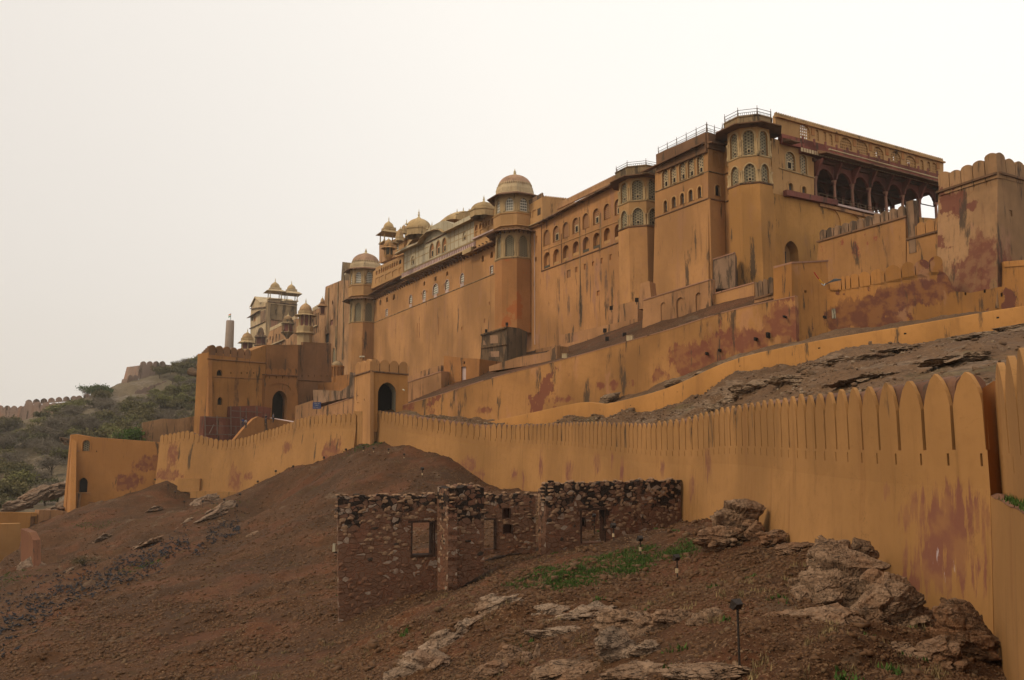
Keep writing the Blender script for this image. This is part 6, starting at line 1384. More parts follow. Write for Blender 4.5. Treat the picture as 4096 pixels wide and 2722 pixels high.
slopes = [('slanting slab rocks under the stepped plinths of the rampart',[(800,2015,None,150,60,5,.6,.7),(880,2045,None,120,50,4,.6,.6)],M['rock_grey']),
 ('jagged slab rocks poking out of the slope below the stepped plinths',[(830,2075,None,150,40,5,.6,.6)],M['rock_grey']),
 ('thin slanting slab halfway between pigeons and stepped plinths',[(710,2110,None,110,26,2,.7,.7)],M['rock_grey']),
 ('lone diagonal slab on the brown slope above the pigeons',[(395,2165,None,120,34,1,1,.65)],M['rock_grey']),
 ('yellowish diagonal rock rib at the upper edge of the pigeons',[(560,2195,None,170,38,5,.6,.65)],M['rock']),
 ('slanting slab on the slope near the floodlight stakes',[(605,2048,None,100,28,2,.7,.7)],M['rock_grey']),
 ('layered grey rock wedge below the outwork walls',[(90,2310,95,180,130,5,.6,.7)],M['rock_grey']),
 ('flat low rock in the gravel slope below the rampart',[(1000,2150,None,120,40,4,.6,.5)],M['rock']),
 ('thin pale slab sticking out of the slope beside a dry bush',[(270,2290,None,60,18,1,1,.8)],M['rock_grey'])]
for i,(l,it,mt) in enumerate(slopes): outcrop(l,it,mt,40+i)
uh = lambda px,py: up_hit(UPA,px,py)
for i,(l,it) in enumerate([('pale blocky crag on the slope above the rampart merlons',[(3180,1520,None,200,60,6,.5,.15),(3020,1560,None,220,70,7,.5,.15),(2930,1600,None,120,40,5,.5,.2)]),
   ('square pale boulder pair between path wall and rampart',[(3240,1500,None,60,50,1,1,.1),(3185,1525,None,70,40,1,1,.1)]),
   ('scattered pale rocks behind the rampart near the path wall bend',[(2870,1635,None,90,46,5,.6,.1)]),
   ('long slanting rock face high on the slope under the path wall',[(3400,1450,None,320,46,7,.5,.2),(3620,1400,None,300,36,7,.5,.2)]),
   ('lower slanting rock band just above the tall rampart merlons',[(3520,1500,None,300,40,7,.5,.15)]),
   ('grey shelf of rock beside the path wall top',[(3900,1345,None,260,44,6,.5,.15),(4050,1300,None,150,36,5,.5,.1)]),
   ('smooth rock shelf close behind the tallest merlons',[(3850,1440,None,260,36,6,.5,.15)]),
   ('leaning dark slab between path wall and rampart',[(2390,1662,78.4,80,40,2,.8,.5)])]): outcrop(l,it,M['rock_up'],60+i,hit=uh)
uh2 = lambda px,py: up_hit(UPB,px,py)
outcrop('pale broken rocks wedged between path wall and stained ramp wall', [(2740,1530,None,120,60,6,.6,.3),(2820,1500,None,110,36,5,.5,.2)], M['rock_up'], 71, hit=uh2)
outcrop('dark slab lying against the ramp wall above the path wall', [(2440,1590,83.5,90,46,2,.8,.5)], M['rock_up'], 72, hit=uh2)
# gravel: many thousand stones strewn over the slope
def stones_mesh(name, P, S, mat, seed, ico=None, flatk=.55):
    rs = np.random.RandomState(seed); n = len(P)
    B = np.array([(-1,-1,-1),(1,-1,-1),(1,1,-1),(-1,1,-1),(-1,-1,1),(1,-1,1),(1,1,1),(-1,1,1)], float)*.6
    fq = np.array([(0,3,2,1),(4,5,6,7),(0,1,5,4),(1,2,6,5),(2,3,7,6),(3,0,4,7)])
    V = B[None]*(1+rs.uniform(-.45,.45,(n,8,3))); V *= (S[:,None]*np.stack([rs.uniform(.8,1.7,n), rs.uniform(.6,1.2,n), rs.uniform(.35,.8,n)*flatk*2],1))[:,None]
    a = rs.uniform(0,6.28,n); ca,sa = np.cos(a),np.sin(a); x,y,z = V[...,0].copy(),V[...,1].copy(),V[...,2].copy()
    b = rs.uniform(-.5,.5,n); cb,sb = np.cos(b),np.sin(b); x,z = x*cb[:,None]+z*sb[:,None], z*cb[:,None]-x*sb[:,None]
    V = np.stack([x*ca[:,None]-y*sa[:,None], x*sa[:,None]+y*ca[:,None], z],-1)+P[:,None]
    f = (fq[None]+np.arange(n)[:,None,None]*8).reshape(-1,4); v = V.reshape(-1,3)
    me = bpy.data.meshes.new(name); me.vertices.add(len(v)); me.vertices.foreach_set('co', v.ravel().astype(np.float32))
    me.loops.add(f.size); me.loops.foreach_set('vertex_index', f.ravel().astype(np.int32)); me.polygons.add(len(f)); me.polygons.foreach_set('loop_start', np.arange(0,f.size,4,dtype=np.int32)); me.update(calc_edges=True)
    me.materials.append(mat); o = bpy.data.objects.new(name, me); COL.objects.link(o); return o
def gravelmat(name, cols):
    t = NT(name); g = t.n('NewGeometry'); r = t.n('ValToRGB'); t.l(g.outputs['Random Per Island'], r.inputs[0]); r.color_ramp.interpolation = 'CONSTANT'
    for i,c in enumerate(cols):
        e = r.color_ramp.elements[i] if i < 2 else r.color_ramp.elements.new(0)
        e.position = i/len(cols); e.color = tuple(c)+(1,)
    return t.done(t.mix(t.math('MULTIPLY', t.step(t.noise(9, detail=3), .4, .7), .4), r.outputs[0], (.08,.05,.03)))
M['gravel'] = gravelmat('slope_gravel', [(0.111,0.056,0.027),(0.170,0.090,0.047),(0.085,0.039,0.017),(0.289,0.180,0.103),(0.221,0.131,0.068),(0.064,0.030,0.014),(0.306,0.205,0.118),(0.153,0.072,0.029),(0.119,0.070,0.036),(0.162,0.070,0.027)])
rs = np.random.RandomState(5); n = 210000
px = rs.uniform(-150, 4150, n); Y = np.exp(rs.uniform(math.log(11), math.log(125), n)); X = (px-CX)/F*Y
wx = np.interp(Y, NQ[:,1], NQ[:,0]); keep = (X < wx-.3) & ~((Y > 108) & (X > -20)); dens = fbm(X, Y, 3.5, 4, 33)+.35*(Y < 30); keep &= rs.rand(n) < np.clip(.55+dens*1.3, .12, 1)
X, Y = X[keep], Y[keep]; S = np.exp(rs.normal(-3.6, .55, len(X)))*np.clip(Y/22, .75, 2.0); S = np.minimum(S, .17); Z = hlow(X, Y)
tag(stones_mesh('gravel', np.stack([X, Y, Z+S*.15], 1), S, M['gravel'], 6), kind='stuff')
n = 8000; i = rs.randint(0, UPA.shape[0]*UPA.shape[1], n); P = UPA.reshape(-1,3)[i]+rs.normal(0,.12,(n,3))*np.array([1,1,.1]); S = np.exp(rs.normal(-2.8,.5,n)); S = np.minimum(S,.3)
M['gravel_up'] = gravelmat('upper_gravel', [(.14,.085,.05),(.19,.125,.078),(.10,.06,.035),(.24,.17,.11),(.13,.08,.046)])
tag(stones_mesh('upper_gravel', P, S, M['gravel_up'], 9), kind='stuff')
# loose bigger stones lying about in front
rs = np.random.RandomState(11); k = 0
# ================================================================== ruined rubble house
def rubble(name):
    t = NT(name); w = t.noise(2.2, detail=3); vec = t.vm('ADD', t.pos, t.vm('MULTIPLY', t.n('NewGeometry').outputs['Position'], (0,0,0)))
    v = t.n('TexVoronoi'); vm = t.vm('ADD', t.vm('MULTIPLY', t.pos, (1,1,1.55)), t.vm('MULTIPLY', t.n('TexNoise').outputs['Color'], (.5,.5,.5)))
    t.l(vm, v.inputs['Vector']); v.inputs['Scale'].default_value = 2.5
    e = t.n('TexVoronoi'); e.feature = 'DISTANCE_TO_EDGE'; t.l(vm, e.inputs['Vector']); e.inputs['Scale'].default_value = 2.5
    s = t.n('SeparateColor'); t.l(v.outputs['Color'], s.inputs[0])
    r = t.n('ValToRGB'); t.l(s.outputs[0], r.inputs[0]); cols = [(.16,.08,.048),(.26,.145,.08),(.36,.235,.145),(.20,.075,.046),(.42,.33,.24),(.24,.12,.066),(.32,.23,.165),(.15,.095,.065)]
    for i,c in enumerate(cols):
        q = r.color_ramp.elements[i] if i < 2 else r.color_ramp.elements.new(0); q.position = i/len(cols); q.color = c+(1,)
    r.color_ramp.interpolation = 'CONSTANT'; fine = t.noise(11, detail=5, rough=.7)
    st = t.mix(t.math('MULTIPLY', t.step(fine,.4,.7),.5), r.outputs[0], (.07,.045,.03))
    mort = t.mix(t.step(t.noise(.9, detail=5), .42, .6), (.125,.056,.030), (.20,.085,.045))
    edge = t.step(t.math('ADD', e.outputs['Distance'], t.math('MULTIPLY', t.math('SUBTRACT', fine, .5), .08)), .035, .075)
    col = t.mix(edge, mort, st)
    pn = t.noise(.75, detail=6, rough=.65, off=(2,8,4)); col = t.mix(t.math('MULTIPLY', t.step(pn, .53, .62), .65), col, t.mix(t.step(fine, .4, .65), (.19,.075,.042), (.12,.055,.033)))
    sx = t.n('SeparateXYZ'); t.l(t.pos, sx.inputs[0])
    b = t.noise(.55, stretch=(1,1,.55), detail=7, rough=.7, off=(5,5,5)); mk = t.math('ADD', b, t.math('MULTIPLY', t.math('ADD', sx.outputs[2], 4.6), .085))
    m1 = t.math('MULTIPLY', t.step(mk, .53, .60), t.math('SUBTRACT', 1.0, t.math('MULTIPLY', t.math('MULTIPLY', edge, t.step(s.outputs[1], .45, .55)), .92)))
    col = t.mix(t.math('MULTIPLY', m1, .93), col, (.018,.013,.010))
    t.bump(t.math('ADD', edge, t.math('MULTIPLY', fine, .6)), .07, 1.0); return t.done(col)
M['rubble'] = rubble('rubble_masonry'); M['lintel'] = flat('darkened_lintel', (.045,.024,.016), .9, var=.3, scale=8)  # lintel and jamb colour darkened to paint shade at the openings
cK = crop(1200,1700,.6518)
RU = thing('ruined_house', 'roofless rubble stone ruin with blackened wall tops, window gap and doorway below the rampart', 'ruin', at(1790,2330,43))
rr = random.Random(4)
def rubwall(fr, outl, holes, th=.6, name='stone_wall'):
    s = Seg(RU, fr, cK, M['rubble'], 0, name); pts = []
    n = len(outl)
    for i in range(n):                           # ragged edges
        a, b = outl[i], outl[(i+1)%n]; L = math.hypot(b[0]-a[0], b[1]-a[1]); k = max(1, int(L/22))
        for j in range(k):
            t = j/k; q = (0 if j == 0 else rr.uniform(-11, 8)); pts.append((a[0]+(b[0]-a[0])*t+(rr.uniform(-2,2) if j else 0), a[1]+(b[1]-a[1])*t+q*(abs(b[0]-a[0]) > abs(b[1]-a[1]))))
    ol = [s.uz(*p) for p in pts]; hs = []
    for h in holes:
        u0,u1 = sorted((s.uz(h[0],h[2])[0], s.uz(h[1],h[2])[0])); z1 = s.uz((h[0]+h[1])/2,h[2])[1]; z0 = s.uz((h[0]+h[1])/2,h[3])[1]; hs.append([(u0,z0),(u1,z0),(u1,z1),(u0,z1)])
    m = MB(); m.wall(fr, ol, hs, 0, th, th); n = MB()
    m.wall(fr, ol, hs, -th, 0, 0); m.build(name, M['rubble'], RU)
    us=[p[0] for p in ol]; zs=[p[1] for p in ol]; rs_=np.random.RandomState(int(abs(fr.p.x*10))%999); f = MB(); fl = MB(); N=int((max(us)-min(us))*(max(zs)-min(zs))*7)
    for i in range(N):
        u=rs_.uniform(min(us),max(us)); z=rs_.uniform(min(zs),max(zs)); q=.1
        if not inside(u,z,ol) or any(h[0][0]-q<u<h[1][0]+q and h[0][1]-q<z<h[2][1]+q for h in hs): continue
        V,Fc=chunk(rs_,(rs_.uniform(.07,.21),.055,rs_.uniform(.06,.16)),ICO1,7,.1); c=fr.P(u,z,.0)
        D_=np.array(fr.d); N_=np.array(fr.n); W_=V[:,[0]]*D_[None]+V[:,[1]]*N_[None]+V[:,[2]]*np.array([[0,0,1.]]); up_ = z > max(zs)-3.0+rs_.normal(0,.5)
        if not up_ and rs_.rand() < .3: continue
        (f if up_ else fl).add(W_+np.array(c),Fc)
    for u,z in ol:                              # stones along the broken top
        if z > max(zs)-1.2 and rr.random() < .8:
            V,Fc=chunk(rs_,(rs_.uniform(.12,.25),.22,rs_.uniform(.05,.11)),ICO1,8,.1); c=fr.P(u,z+.03,-th/2); D_=np.array(fr.d); N_=np.array(fr.n); f.add(V[:,[0]]*D_[None]+V[:,[1]]*N_[None]+V[:,[2]]*np.array([[0,0,1.]])+np.array(c),Fc)
    tag(f.build('facing_stones', M['facing'], RU), kind='stuff'); k_ = fl.build('lower_facing_stones', M['facing2'], RU)
    if k_: tag(k_, kind='stuff')
    for h in hs:
        for a_,b_2,c_,d_ in [(h[0][0]-.09,h[0][0]+.0,h[0][1],h[2][1]),(h[1][0],h[1][0]+.09,h[0][1],h[2][1])]: MB().box(fr,a_,b_2,c_,d_,-th*.9,.035).build('jamb',M['lintel'],RU)  # dark jambs added so the openings read deeper
    return s, hs
M['facing2'] = gravelmat('reddish_facing_stones', [(.17,.08,.045),(.13,.06,.034),(.22,.12,.07),(.15,.065,.036),(.11,.055,.033),(.26,.165,.105),(.18,.075,.04),(.14,.07,.04)])
M['facing'] = gravelmat('facing_stones', [(.24,.14,.08),(.15,.08,.045),(.38,.29,.21),(.20,.10,.055),(.13,.07,.042),(.30,.21,.145),(.035,.024,.018),(.17,.07,.04)])
f1 = between(1351,42.2,1754,43.8)
s,hs = rubwall(f1, [(238,1260),(862,1010),(862,432),(560,446),(505,432),(300,445),(232,437)], [(692,820,600,800)])
m=MB(); h=hs[0]; m.box(f1,h[0][0]-.25,h[1][0]+.15,h[2][1],h[2][1]+.12,-.62,.03); m.build('lintel',M['lintel'],RU); m=MB(); m.box(f1,h[0][0]-.1,h[1][0]+.1,h[0][1]-.1,h[0][1]+.02,-.62,.05); m.build('sill',M['lintel'],RU); m=MB(); m.box(f1,h[1][0]-.12,h[1][0]+.01,h[0][1]+.02,h[2][1],-.6,-.1); m.build('jamb',M['lintel'],RU)
rubwall(between(1750,44.0,1791,42.3), [(846,1020),(908,1040),(908,388),(880,402),(848,428)], [], .5)
f2 = between(1790,42.3,1938,43.2); rubwall(f2, [(905,1050),(1130,900),(1128,385),(1040,380),(940,382),(905,392)], [], 1.6)
f3 = between(1925,47.5,2150,47.9); s,hs = rubwall(f3, [(1100,800),(1448,790),(1446,436),(1300,428),(1120,432)], [(1128,1194,584,765),(1250,1284,512,575),(1253,1297,612,668)])
u,z=s.uz(1267,545); MB().box(f3,u-.4,u+.4,z-1.4,z+.4,-.5,-.55).build('niche_back',M['hall'],RU)
h=hs[0]; m=MB(); m.box(f3,h[1][0]-.03,h[1][0]+.12,h[0][1],h[2][1]+.1,-.3,.04); m.build('jamb',M['lintel'],RU); m=MB(); m.box(f3,h[0][0]-.1,h[1][0]-.04,h[2][1],h[2][1]+.1,-.3,.04); m.build('lintel',M['lintel'],RU)
rubwall(between(2153,46.6,2184,44.8), [(1464,810),(1510,840),(1510,362),(1485,372),(1463,400)], [], .5)
f4 = between(2183,44.8,2722,48.2); s,hs = rubwall(f4, [(1507,840),(1720,790),(1880,760),(2150,730),(2340,640),(2336,347),(2150,345),(1980,352),(1750,357),(1508,364)], [(1728,1866,524,722)])
h=hs[0]; m=MB(); m.box(f4,h[0][0]-.2,h[1][0]+.12,h[2][1]+.0,h[2][1]+.13,-.62,.05); m.build('lintel',M['lintel'],RU)
rubwall(between(2260,54,2470,55), [(1630,800),(1960,800),(1960,470),(1630,470)], [(1730,1746,568,625)])
# white floodlight box on the outer end of the ruin
def floodlight(px, pyb, pyt, Y=None, label=None, group=None, hit=None, sc=1.0, box=True, cam_face=None):
    b = at(px, pyb, Y) if Y else (hit or ground_hit)(px, pyb)
    if b is None: return
    Y = b.y; H = (pyb-pyt)*Y/F; k = thing('floodlight', label, 'floodlight', b, group)
    r = .022*sc if H > .8 else .02*sc; t = b+Vector((0,0,H*.82))
    m = MB(); m.tube([b-Vector((0,0,.4)), t], r, 8); m.build('post', M['iron'], k, smooth=True, smooth_angle=40)
    h = .10*sc; m = MB(); c = t+Vector((-.02,0,h*.9)); d = Vector((-.35,.75,.35)).normalized(); x = Vector((d.y,-d.x,0)).normalized(); y = x.cross(d)
    fr_ = lambda a,b_,c_: c+x*a+y*b_+d*c_
    m.hexa([fr_(-h,-h*.8,-h*.5),fr_(h,-h*.8,-h*.5),fr_(h*.75,h*.6,-h*.9),fr_(-h*.75,h*.6,-h*.9),fr_(-h*1.1,-h*.9,h*.5),fr_(h*1.1,-h*.9,h*.5),fr_(h*1.1,h*.9,h*.5),fr_(-h*1.1,h*.9,h*.5)]); m.build('lamp_head', M['iron'], k)
    m = MB(); m.bar(t, c+x*h*1.15, .02); m.bar(c+x*h*1.15, c+x*h*1.15+d*h*.3, .02); m.build('yoke', M['iron'], k)
    if box:
        q = b+Vector((-.03,-.04,H*.38)); m = MB(); s_ = .042*sc; m.hexa([q+Vector(v) for v in [(-s_,-s_*.6,-s_*1.6),(s_,-s_*.6,-s_*1.6),(s_,s_*.4,-s_*1.6),(-s_,s_*.4,-s_*1.6),(-s_,-s_*.6,s_*1.6),(s_,-s_*.6,s_*1.6),(s_,s_*.4,s_*1.6),(-s_,s_*.4,s_*1.6)]]); m.build('junction_box', M['cream'], k)
    return k
floodlight(2958,2668,2408,15.6,'tall black floodlight post before the rock ledge, nearest to the viewer',box=False)
floodlight(2710,2318,2232,None,'black floodlight on a short post beside pale stones past the grass patch',sc=1.2)
floodlight(2563,2225,2156,None,'black floodlight at the upper end of the green grass',sc=1.2)
floodlight(2455,2166,2104,None,'black floodlight right of the ruin doorway',sc=1.3)
floodlight(2378,2125,2060,48.6,'black floodlight standing inside the ruin doorway',sc=1.1)
for px,y in [(1454,1798),(1495,1802),(1555,1806),(1617,1826)]: floodlight(px,y+14,y-8,None,'small black floodlight stake on top of the bare mound by the rampart','floodlight stakes on the mound',sc=1.1)
floodlight(1690,1912,1875,None,'lone black floodlight stake halfway down the bare mound',sc=1.7)
for px,y in [(572,1925),(619,1941),(671,1962),(700,1990),(736,2030),(810,2030),(896,2022)]: floodlight(px,y+6,y-24,None,'thin black floodlight stake on the slope below the stepped plinths','floodlight stakes below the plinths',sc=1.3,box=False)
for px,y in [(960,1988),(1031,1938),(1103,1896),(1173,1877),(1296,1842),(1384,1810)]: floodlight(px,y+8,y-10,None,'small black floodlight right at the foot of the far rampart','floodlights at the rampart foot',sc=1.4,box=False)
k = thing('floodlight','white box floodlight fixed at the outer end of the rubble ruin','floodlight',at(1336,2205,43)); c=at(1336,2192,42.6); m=MB(); m.hexa([c+Vector(v) for v in [(-.07,-.06,-.2),(.07,-.06,-.2),(.07,.06,-.2),(-.07,.06,-.2),(-.07,-.02,.2),(.07,-.02,.2),(.07,.08,.2),(-.07,.08,.2)]]); m.build('lamp_head',M['marble'],k); MB().bar(c+Vector((0,0,-.2)),c+Vector((.1,.3,-.3)),.06).build('bracket',M['iron'],k)
for x,y,l in [(1018,1330,'black floodlight box on the terrace below the dark streaks'),(1035,1395,'black floodlight lying low beside a sloping cable on the terrace'),(1172,1365,'black floodlight next to the wide cream utility box'),(1268,1090,'black floodlight on the edge of the plinth under the bay tower'),(1068,1152,'black floodlight at the corner of the stepped plinth'),(250,1275,'black floodlight on the near corner of the blackened tank'),(88,1328,'black floodlight on the far corner of the blackened tank')]:
    px_,py_=cC(x,y); Yf={1018:100,1035:98,1172:95,1268:101,1068:107,250:125.5,88:127.5}[x]; b=at(px_,py_+7,Yf); k=thing('floodlight',l,'floodlight',b); w=.22; c=b+Vector((0,0,.35)); m=MB(); m.hexa([c+Vector(v) for v in [(-w,-.12,-.2),(w,-.12,-.2),(w,.2,-.2),(-w,.2,-.2),(-w,-.25,.3),(w,-.25,.3),(w,.1,.3),(-w,.1,.3)]]); m.build('lamp_head',M['iron'],k); MB().bar(b-Vector((0,0,.2)),c,.08).build('post',M['iron'],k)
# ================================================================== pigeons
def pigeon_proto():
    t = thing('pigeon', 'dark grey pigeon standing among the feeding flock on the gravel slope', 'bird', Vector((0,0,0)), 'pigeons feeding on the gravel slope')
    m = MB(); rings = [(-.17,.115,.012,.03),(-.11,.12,.03,.03),(-.05,.13,.055,.052),(.02,.14,.062,.062),(.08,.16,.048,.055),(.11,.20,.03,.033),(.13,.235,.026,.027),(.155,.24,.018,.018),(.165,.238,.004,.004)]; n=8
    for x,z,ry,rz in rings:
        for i in range(n): a=2*math.pi*i/n; m.v.append((x,ry*math.cos(a),z+rz*math.sin(a)))
    for k in range(len(rings)-1): m.f += [(k*n+i,k*n+(i+1)%n,(k+1)*n+(i+1)%n,(k+1)*n+i) for i in range(n)]
    m.f += [tuple(range(n)),tuple((len(rings)-1)*n+i for i in range(n))]
    m.add([(-.16,-.03,.115),(-.16,.03,.115),(-.27,.045,.09),(-.27,-.045,.09),(-.16,-.03,.105),(-.16,.03,.105),(-.27,.045,.082),(-.27,-.045,.082)],[(0,1,2,3),(4,7,6,5),(0,3,7,4),(1,5,6,2),(2,6,7,3)])
    m.bar((0,.025,.09),(.005,.028,.0),.008); m.bar((0,-.025,.09),(.005,-.028,.0),.008); m.bar((.163,0,.237),(.19,0,.228),.009)
    b = m.build('body', flat('pigeon_grey',(.022,.022,.026),.6,var=.35,scale=9), t, smooth=True)
    return t
P0 = pigeon_proto(); rs = np.random.RandomState(8); pts = []
cl = [(-60,2560,130),(0,2500,125),(100,2440,85),(200,2400,62),(300,2350,50),(400,2325,46),(500,2280,46),(600,2245,46),(700,2190,46),(800,2165,40),(880,2135,30),(960,2115,18)]
for i in range(1150):
    px = 1000*rs.rand()**1.0-40; cy = np.interp(px,[c[0] for c in cl],[c[1] for c in cl]); w = np.interp(px,[c[0] for c in cl],[c[2] for c in cl]); py = cy+w*1.15*np.clip(rs.normal(0,.6),-1.3,1.3)
    if vnoise(np.array([px/45.]),np.array([py/30.]),3)[0] < -.22: continue
    pts.append((px,py))
for i in range(50): pts.append((rs.uniform(830,1000), rs.uniform(2010,2110)))
hb = []
Ys = np.exp(np.linspace(math.log(25), math.log(125), 260))
for px,py in pts:
    r = ray(px,py); t = Ys/r.y; X = r.x*t; Z = r.z*t; d = Z-hlow(X,Ys); j = int(np.argmax(d < 0))
    if (d < 0).any() and j > 0:
        q = d[j-1]/(d[j-1]-d[j]); hb.append((X[j-1]+(X[j]-X[j-1])*q, Ys[j-1]+(Ys[j]-Ys[j-1])*q, Z[j-1]+(Z[j]-Z[j-1])*q))
hb.sort(key=lambda p: p[1])
for i,p in enumerate(hb[:300]):
    a = rs.uniform(0,6.28); s_ = rs.uniform(.78,1.0)
    if i == 0: P0.location = p; P0.rotation_euler = (0,0,a); P0.scale = (s_,)*3
    else: dup(P0, Vector(p), a, scale=s_)
pm = P0.children[0].data; pv = np.array([v.co[:] for v in pm.vertices]); pf_ = [tuple(p.vertices) for p in pm.polygons]; m = MB()
for p in hb[300:]:
    a = rs.uniform(0,6.28); s_ = rs.uniform(.78,1.0); Rm = np.array([[math.cos(a),-math.sin(a),0],[math.sin(a),math.cos(a),0],[0,0,1]]); m.add(pv@Rm.T*s_+np.array(p), pf_)
tag(m.build('pigeon_flock', pm.materials[0]), 'far part of the pigeon flock spread over the gravel slope', 'birds', kind='stuff')
# ================================================================== grass and weeds
def grassmat():
    t = NT('grass_blades'); g = t.n('NewGeometry'); return t.done(t.mix(g.outputs['Random Per Island'], (.030,.064,.011), (.066,.102,.022)))
M['grass'] = grassmat()
def blades(name, P, hmin, hmax, seed, mat, w=.012, per=5):
    rs = np.random.RandomState(seed); n = len(P)*per; Q = np.repeat(P, per, 0)+rs.normal(0,.06,(n,3))*np.array([1,1,0]); h = rs.uniform(hmin,hmax,n); a = rs.uniform(0,6.28,n); l = rs.uniform(.1,.7,n)*h
    dx,dy = np.cos(a),np.sin(a); W_ = w*rs.uniform(.6,1.6,n)
    A = Q+np.stack([-dy*W_,dx*W_,0*W_],1); B = Q-np.stack([-dy*W_,dx*W_,0*W_],1); C = Q+np.stack([dx*l,dy*l,h],1)
    v = np.stack([A,B,C],1).reshape(-1,3); f = np.arange(3*n).reshape(-1,3); me = bpy.data.meshes.new(name); me.from_pydata(v.tolist(),[],f.tolist()); me.materials.append(mat); o = bpy.data.objects.new(name,me); COL.objects.link(o); return o
rs = np.random.RandomState(4); G = []
poly = [(2030,2350),(2150,2290),(2330,2240),(2520,2205),(2700,2180),(2790,2185),(2760,2230),(2620,2250),(2560,2290),(2420,2320),(2250,2365),(2120,2350)]
c1 = ground_hit(2400,2270); XY = []
for i in range(1500):
    px,py = rs.uniform(2030,2790), rs.uniform(2180,2370)
    if inside(px,py,poly) and vnoise(np.array([px/60.]),np.array([py/18.]),9)[0] > -.16:
        h = ground_hit(px,py,n=260)
        if h: G.append((h.x,h.y,h.z-.02))
G = np.array(G); G = np.repeat(G,9,0)+rs.normal(0,.22,(len(G)*9,3))*np.array([1,1.3,0]); G[:,2] = hlow(G[:,0],G[:,1])-.01
tag(blades('grass', G, .03, .12, 3, M['grass'], .016, 5), kind='stuff')
Wd = []
for i in range(60):
    px = rs.uniform(1200,3700); Y = np.exp(rs.uniform(math.log(13),math.log(60))); X=(px-CX)/F*Y
    if X < np.interp(Y,NQ[:,1],NQ[:,0])-.3: Wd += [(X+rs.normal(0,.1),Y+rs.normal(0,.1),0) for _ in range(rs.randint(2,12))]
for px,py in [(560,2270),(590,2262),(330,2100),(400,2108),(870,2035),(900,2030),(40,2300),(60,2320),(1440,1790),(1480,1778),(1520,1775),(1560,1775)]:
    h = ground_hit(px,py,n=300)
    if h: Wd += [(h.x+rs.normal(0,1.2),h.y+rs.normal(0,.8),0) for _ in range(60)]
Wd = np.array(Wd,float); Wd[:,2] = hlow(Wd[:,0],Wd[:,1])-.02
tag(blades('weeds', Wd, .04, .16, 6, M['grass'], .03, 7), kind='stuff')
Td = []
for i in range(900):
    px = rs.uniform(0,3700); Y = np.exp(rs.uniform(math.log(14),math.log(115))); X=(px-CX)/F*Y
    if X < np.interp(Y,NQ[:,1],NQ[:,0])-.3 and vnoise(np.array([X/6.]),np.array([Y/6.]),12)[0] > -.05: Td += [(X+rs.normal(0,.12),Y+rs.normal(0,.12),0) for _ in range(rs.randint(1,6))]
Td = np.array(Td,float); Td[:,2] = hlow(Td[:,0],Td[:,1])-.02
M['straw'] = flat('dry_straw',(.17,.12,.055),.9,var=.5,scale=4)
tag(blades('dry_grass', Td, .05, .2, 16, M['straw'], .014, 8), kind='stuff')
lg = [(Vector(I0.lerp(I2,t))+Vector((-.25,-.25,zl+.06))) for t in np.linspace(.2,.6,18)]
tag(blades('ledge_weeds', np.array([tuple(v) for v in lg]), .05,.16,8,M['grass'],.012,14), kind='stuff')
# ================================================================== far hill
FH = [[(-900,2350,150),(0,2150,150),(270,2120,152),(700,1990,165),(1500,1900,180)],
 [(-900,2050,195),(0,1960,200),(300,1900,205),(800,1760,225),(1500,1680,245)],
 [(-900,1860,255),(0,1800,262),(400,1700,280),(800,1600,300),(1500,1520,320)],
 [(-900,1720,330),(0,1690,335),(100,1685,335),(250,1655,345),(350,1600,352),(550,1535,368),(650,1490,380),(800,1450,400),(1100,1400,420),(1500,1380,430)],
 [(-900,1740,620),(0,1735,620),(800,1700,640),(1500,1690,660)]]
hill, HA = loft('far_hill', FH, M['soil_far'], -900, 1500, 260, 20, 5.0, 26, 31, 6)
tag(hill, kind='structure')
def hill_hit(px, py):
    P = HA[:62].reshape(-1,3); yc = P[:,1]*math.cos(PITCH)+P[:,2]*math.sin(PITCH); zc = -P[:,1]*math.sin(PITCH)+P[:,2]*math.cos(PITCH)
    u = CX+F*P[:,0]/yc; v = CY-F*zc/yc; i = int(np.argmin((u-px)**2+(v-py)**2)); return Vector(P[i])
M['farwall'] = plaster('far_fort_wall', (.27,.18,.135), .8, 0, .5, .2, seed=101, wscale=.4, pale=.6)
def farwall(name,label,px0,Y0,px1,Y1,outl,a,b,hgt,pitch,th=3,niches=()):
    fr = between(px0,Y0,px1,Y1); r = thing(name,label,'wall' if 'wall' in name else 'tower',fr.P(0,fr.z(px0,1700)-5)); s = Seg(r,fr,cL,M['farwall'])
    s.finish(outl,th=th); 
    if a: s.comb(a,b,hgt,M['farwall'],pitch,.05,.8,'merlon_row',.25)
    return r
farwall('fort_wall','low far fort wall with small battlements on the left ridge',-150,325,110,325,[(-220,720),(150,730),(150,640),(0,628),(-220,620)],(-220,632),(135,642),2.6,2.6)
farwall('far_bastion','squat far bastion joined to the battlemented wall on the ridge',80,318,235,320,[(105,690),(330,680),(330,612),(140,602),(118,620)],(140,604),(330,614),1.8,2.6,8)
farwall('fort_wall','far battlemented wall climbing the ridge behind the squat bastion',95,345,345,352,[(140,640),(440,620),(440,575),(240,600),(140,597)],(140,600),(440,574),2.4,2.8)
farwall('fort_wall','far battlemented wall fading uphill towards the dark green tree',305,352,385,358,[(430,620),(560,580),(560,545),(430,574)],(430,576),(560,548),2.4,2.8)
farwall('fort_wall','thin red wall running diagonally across the far hillside',390,330,760,352,[(560,610),(830,565),(1150,520),(1150,480),(830,530),(600,585)],None,None,0,0,1.5)
farwall('far_bastion','far stone watch fort on the skyline of the hill',553,368,726,384,[(780,450),(1040,430),(1035,376),(945,370),(800,374)],(800,376),(945,374),2.2,2.8,14)
farwall('far_bastion','small far outwork beside the skyline watch fort',505,360,552,364,[(720,490),(790,475),(787,448),(728,450)],(728,451),(787,449),1.8,2.4,6)
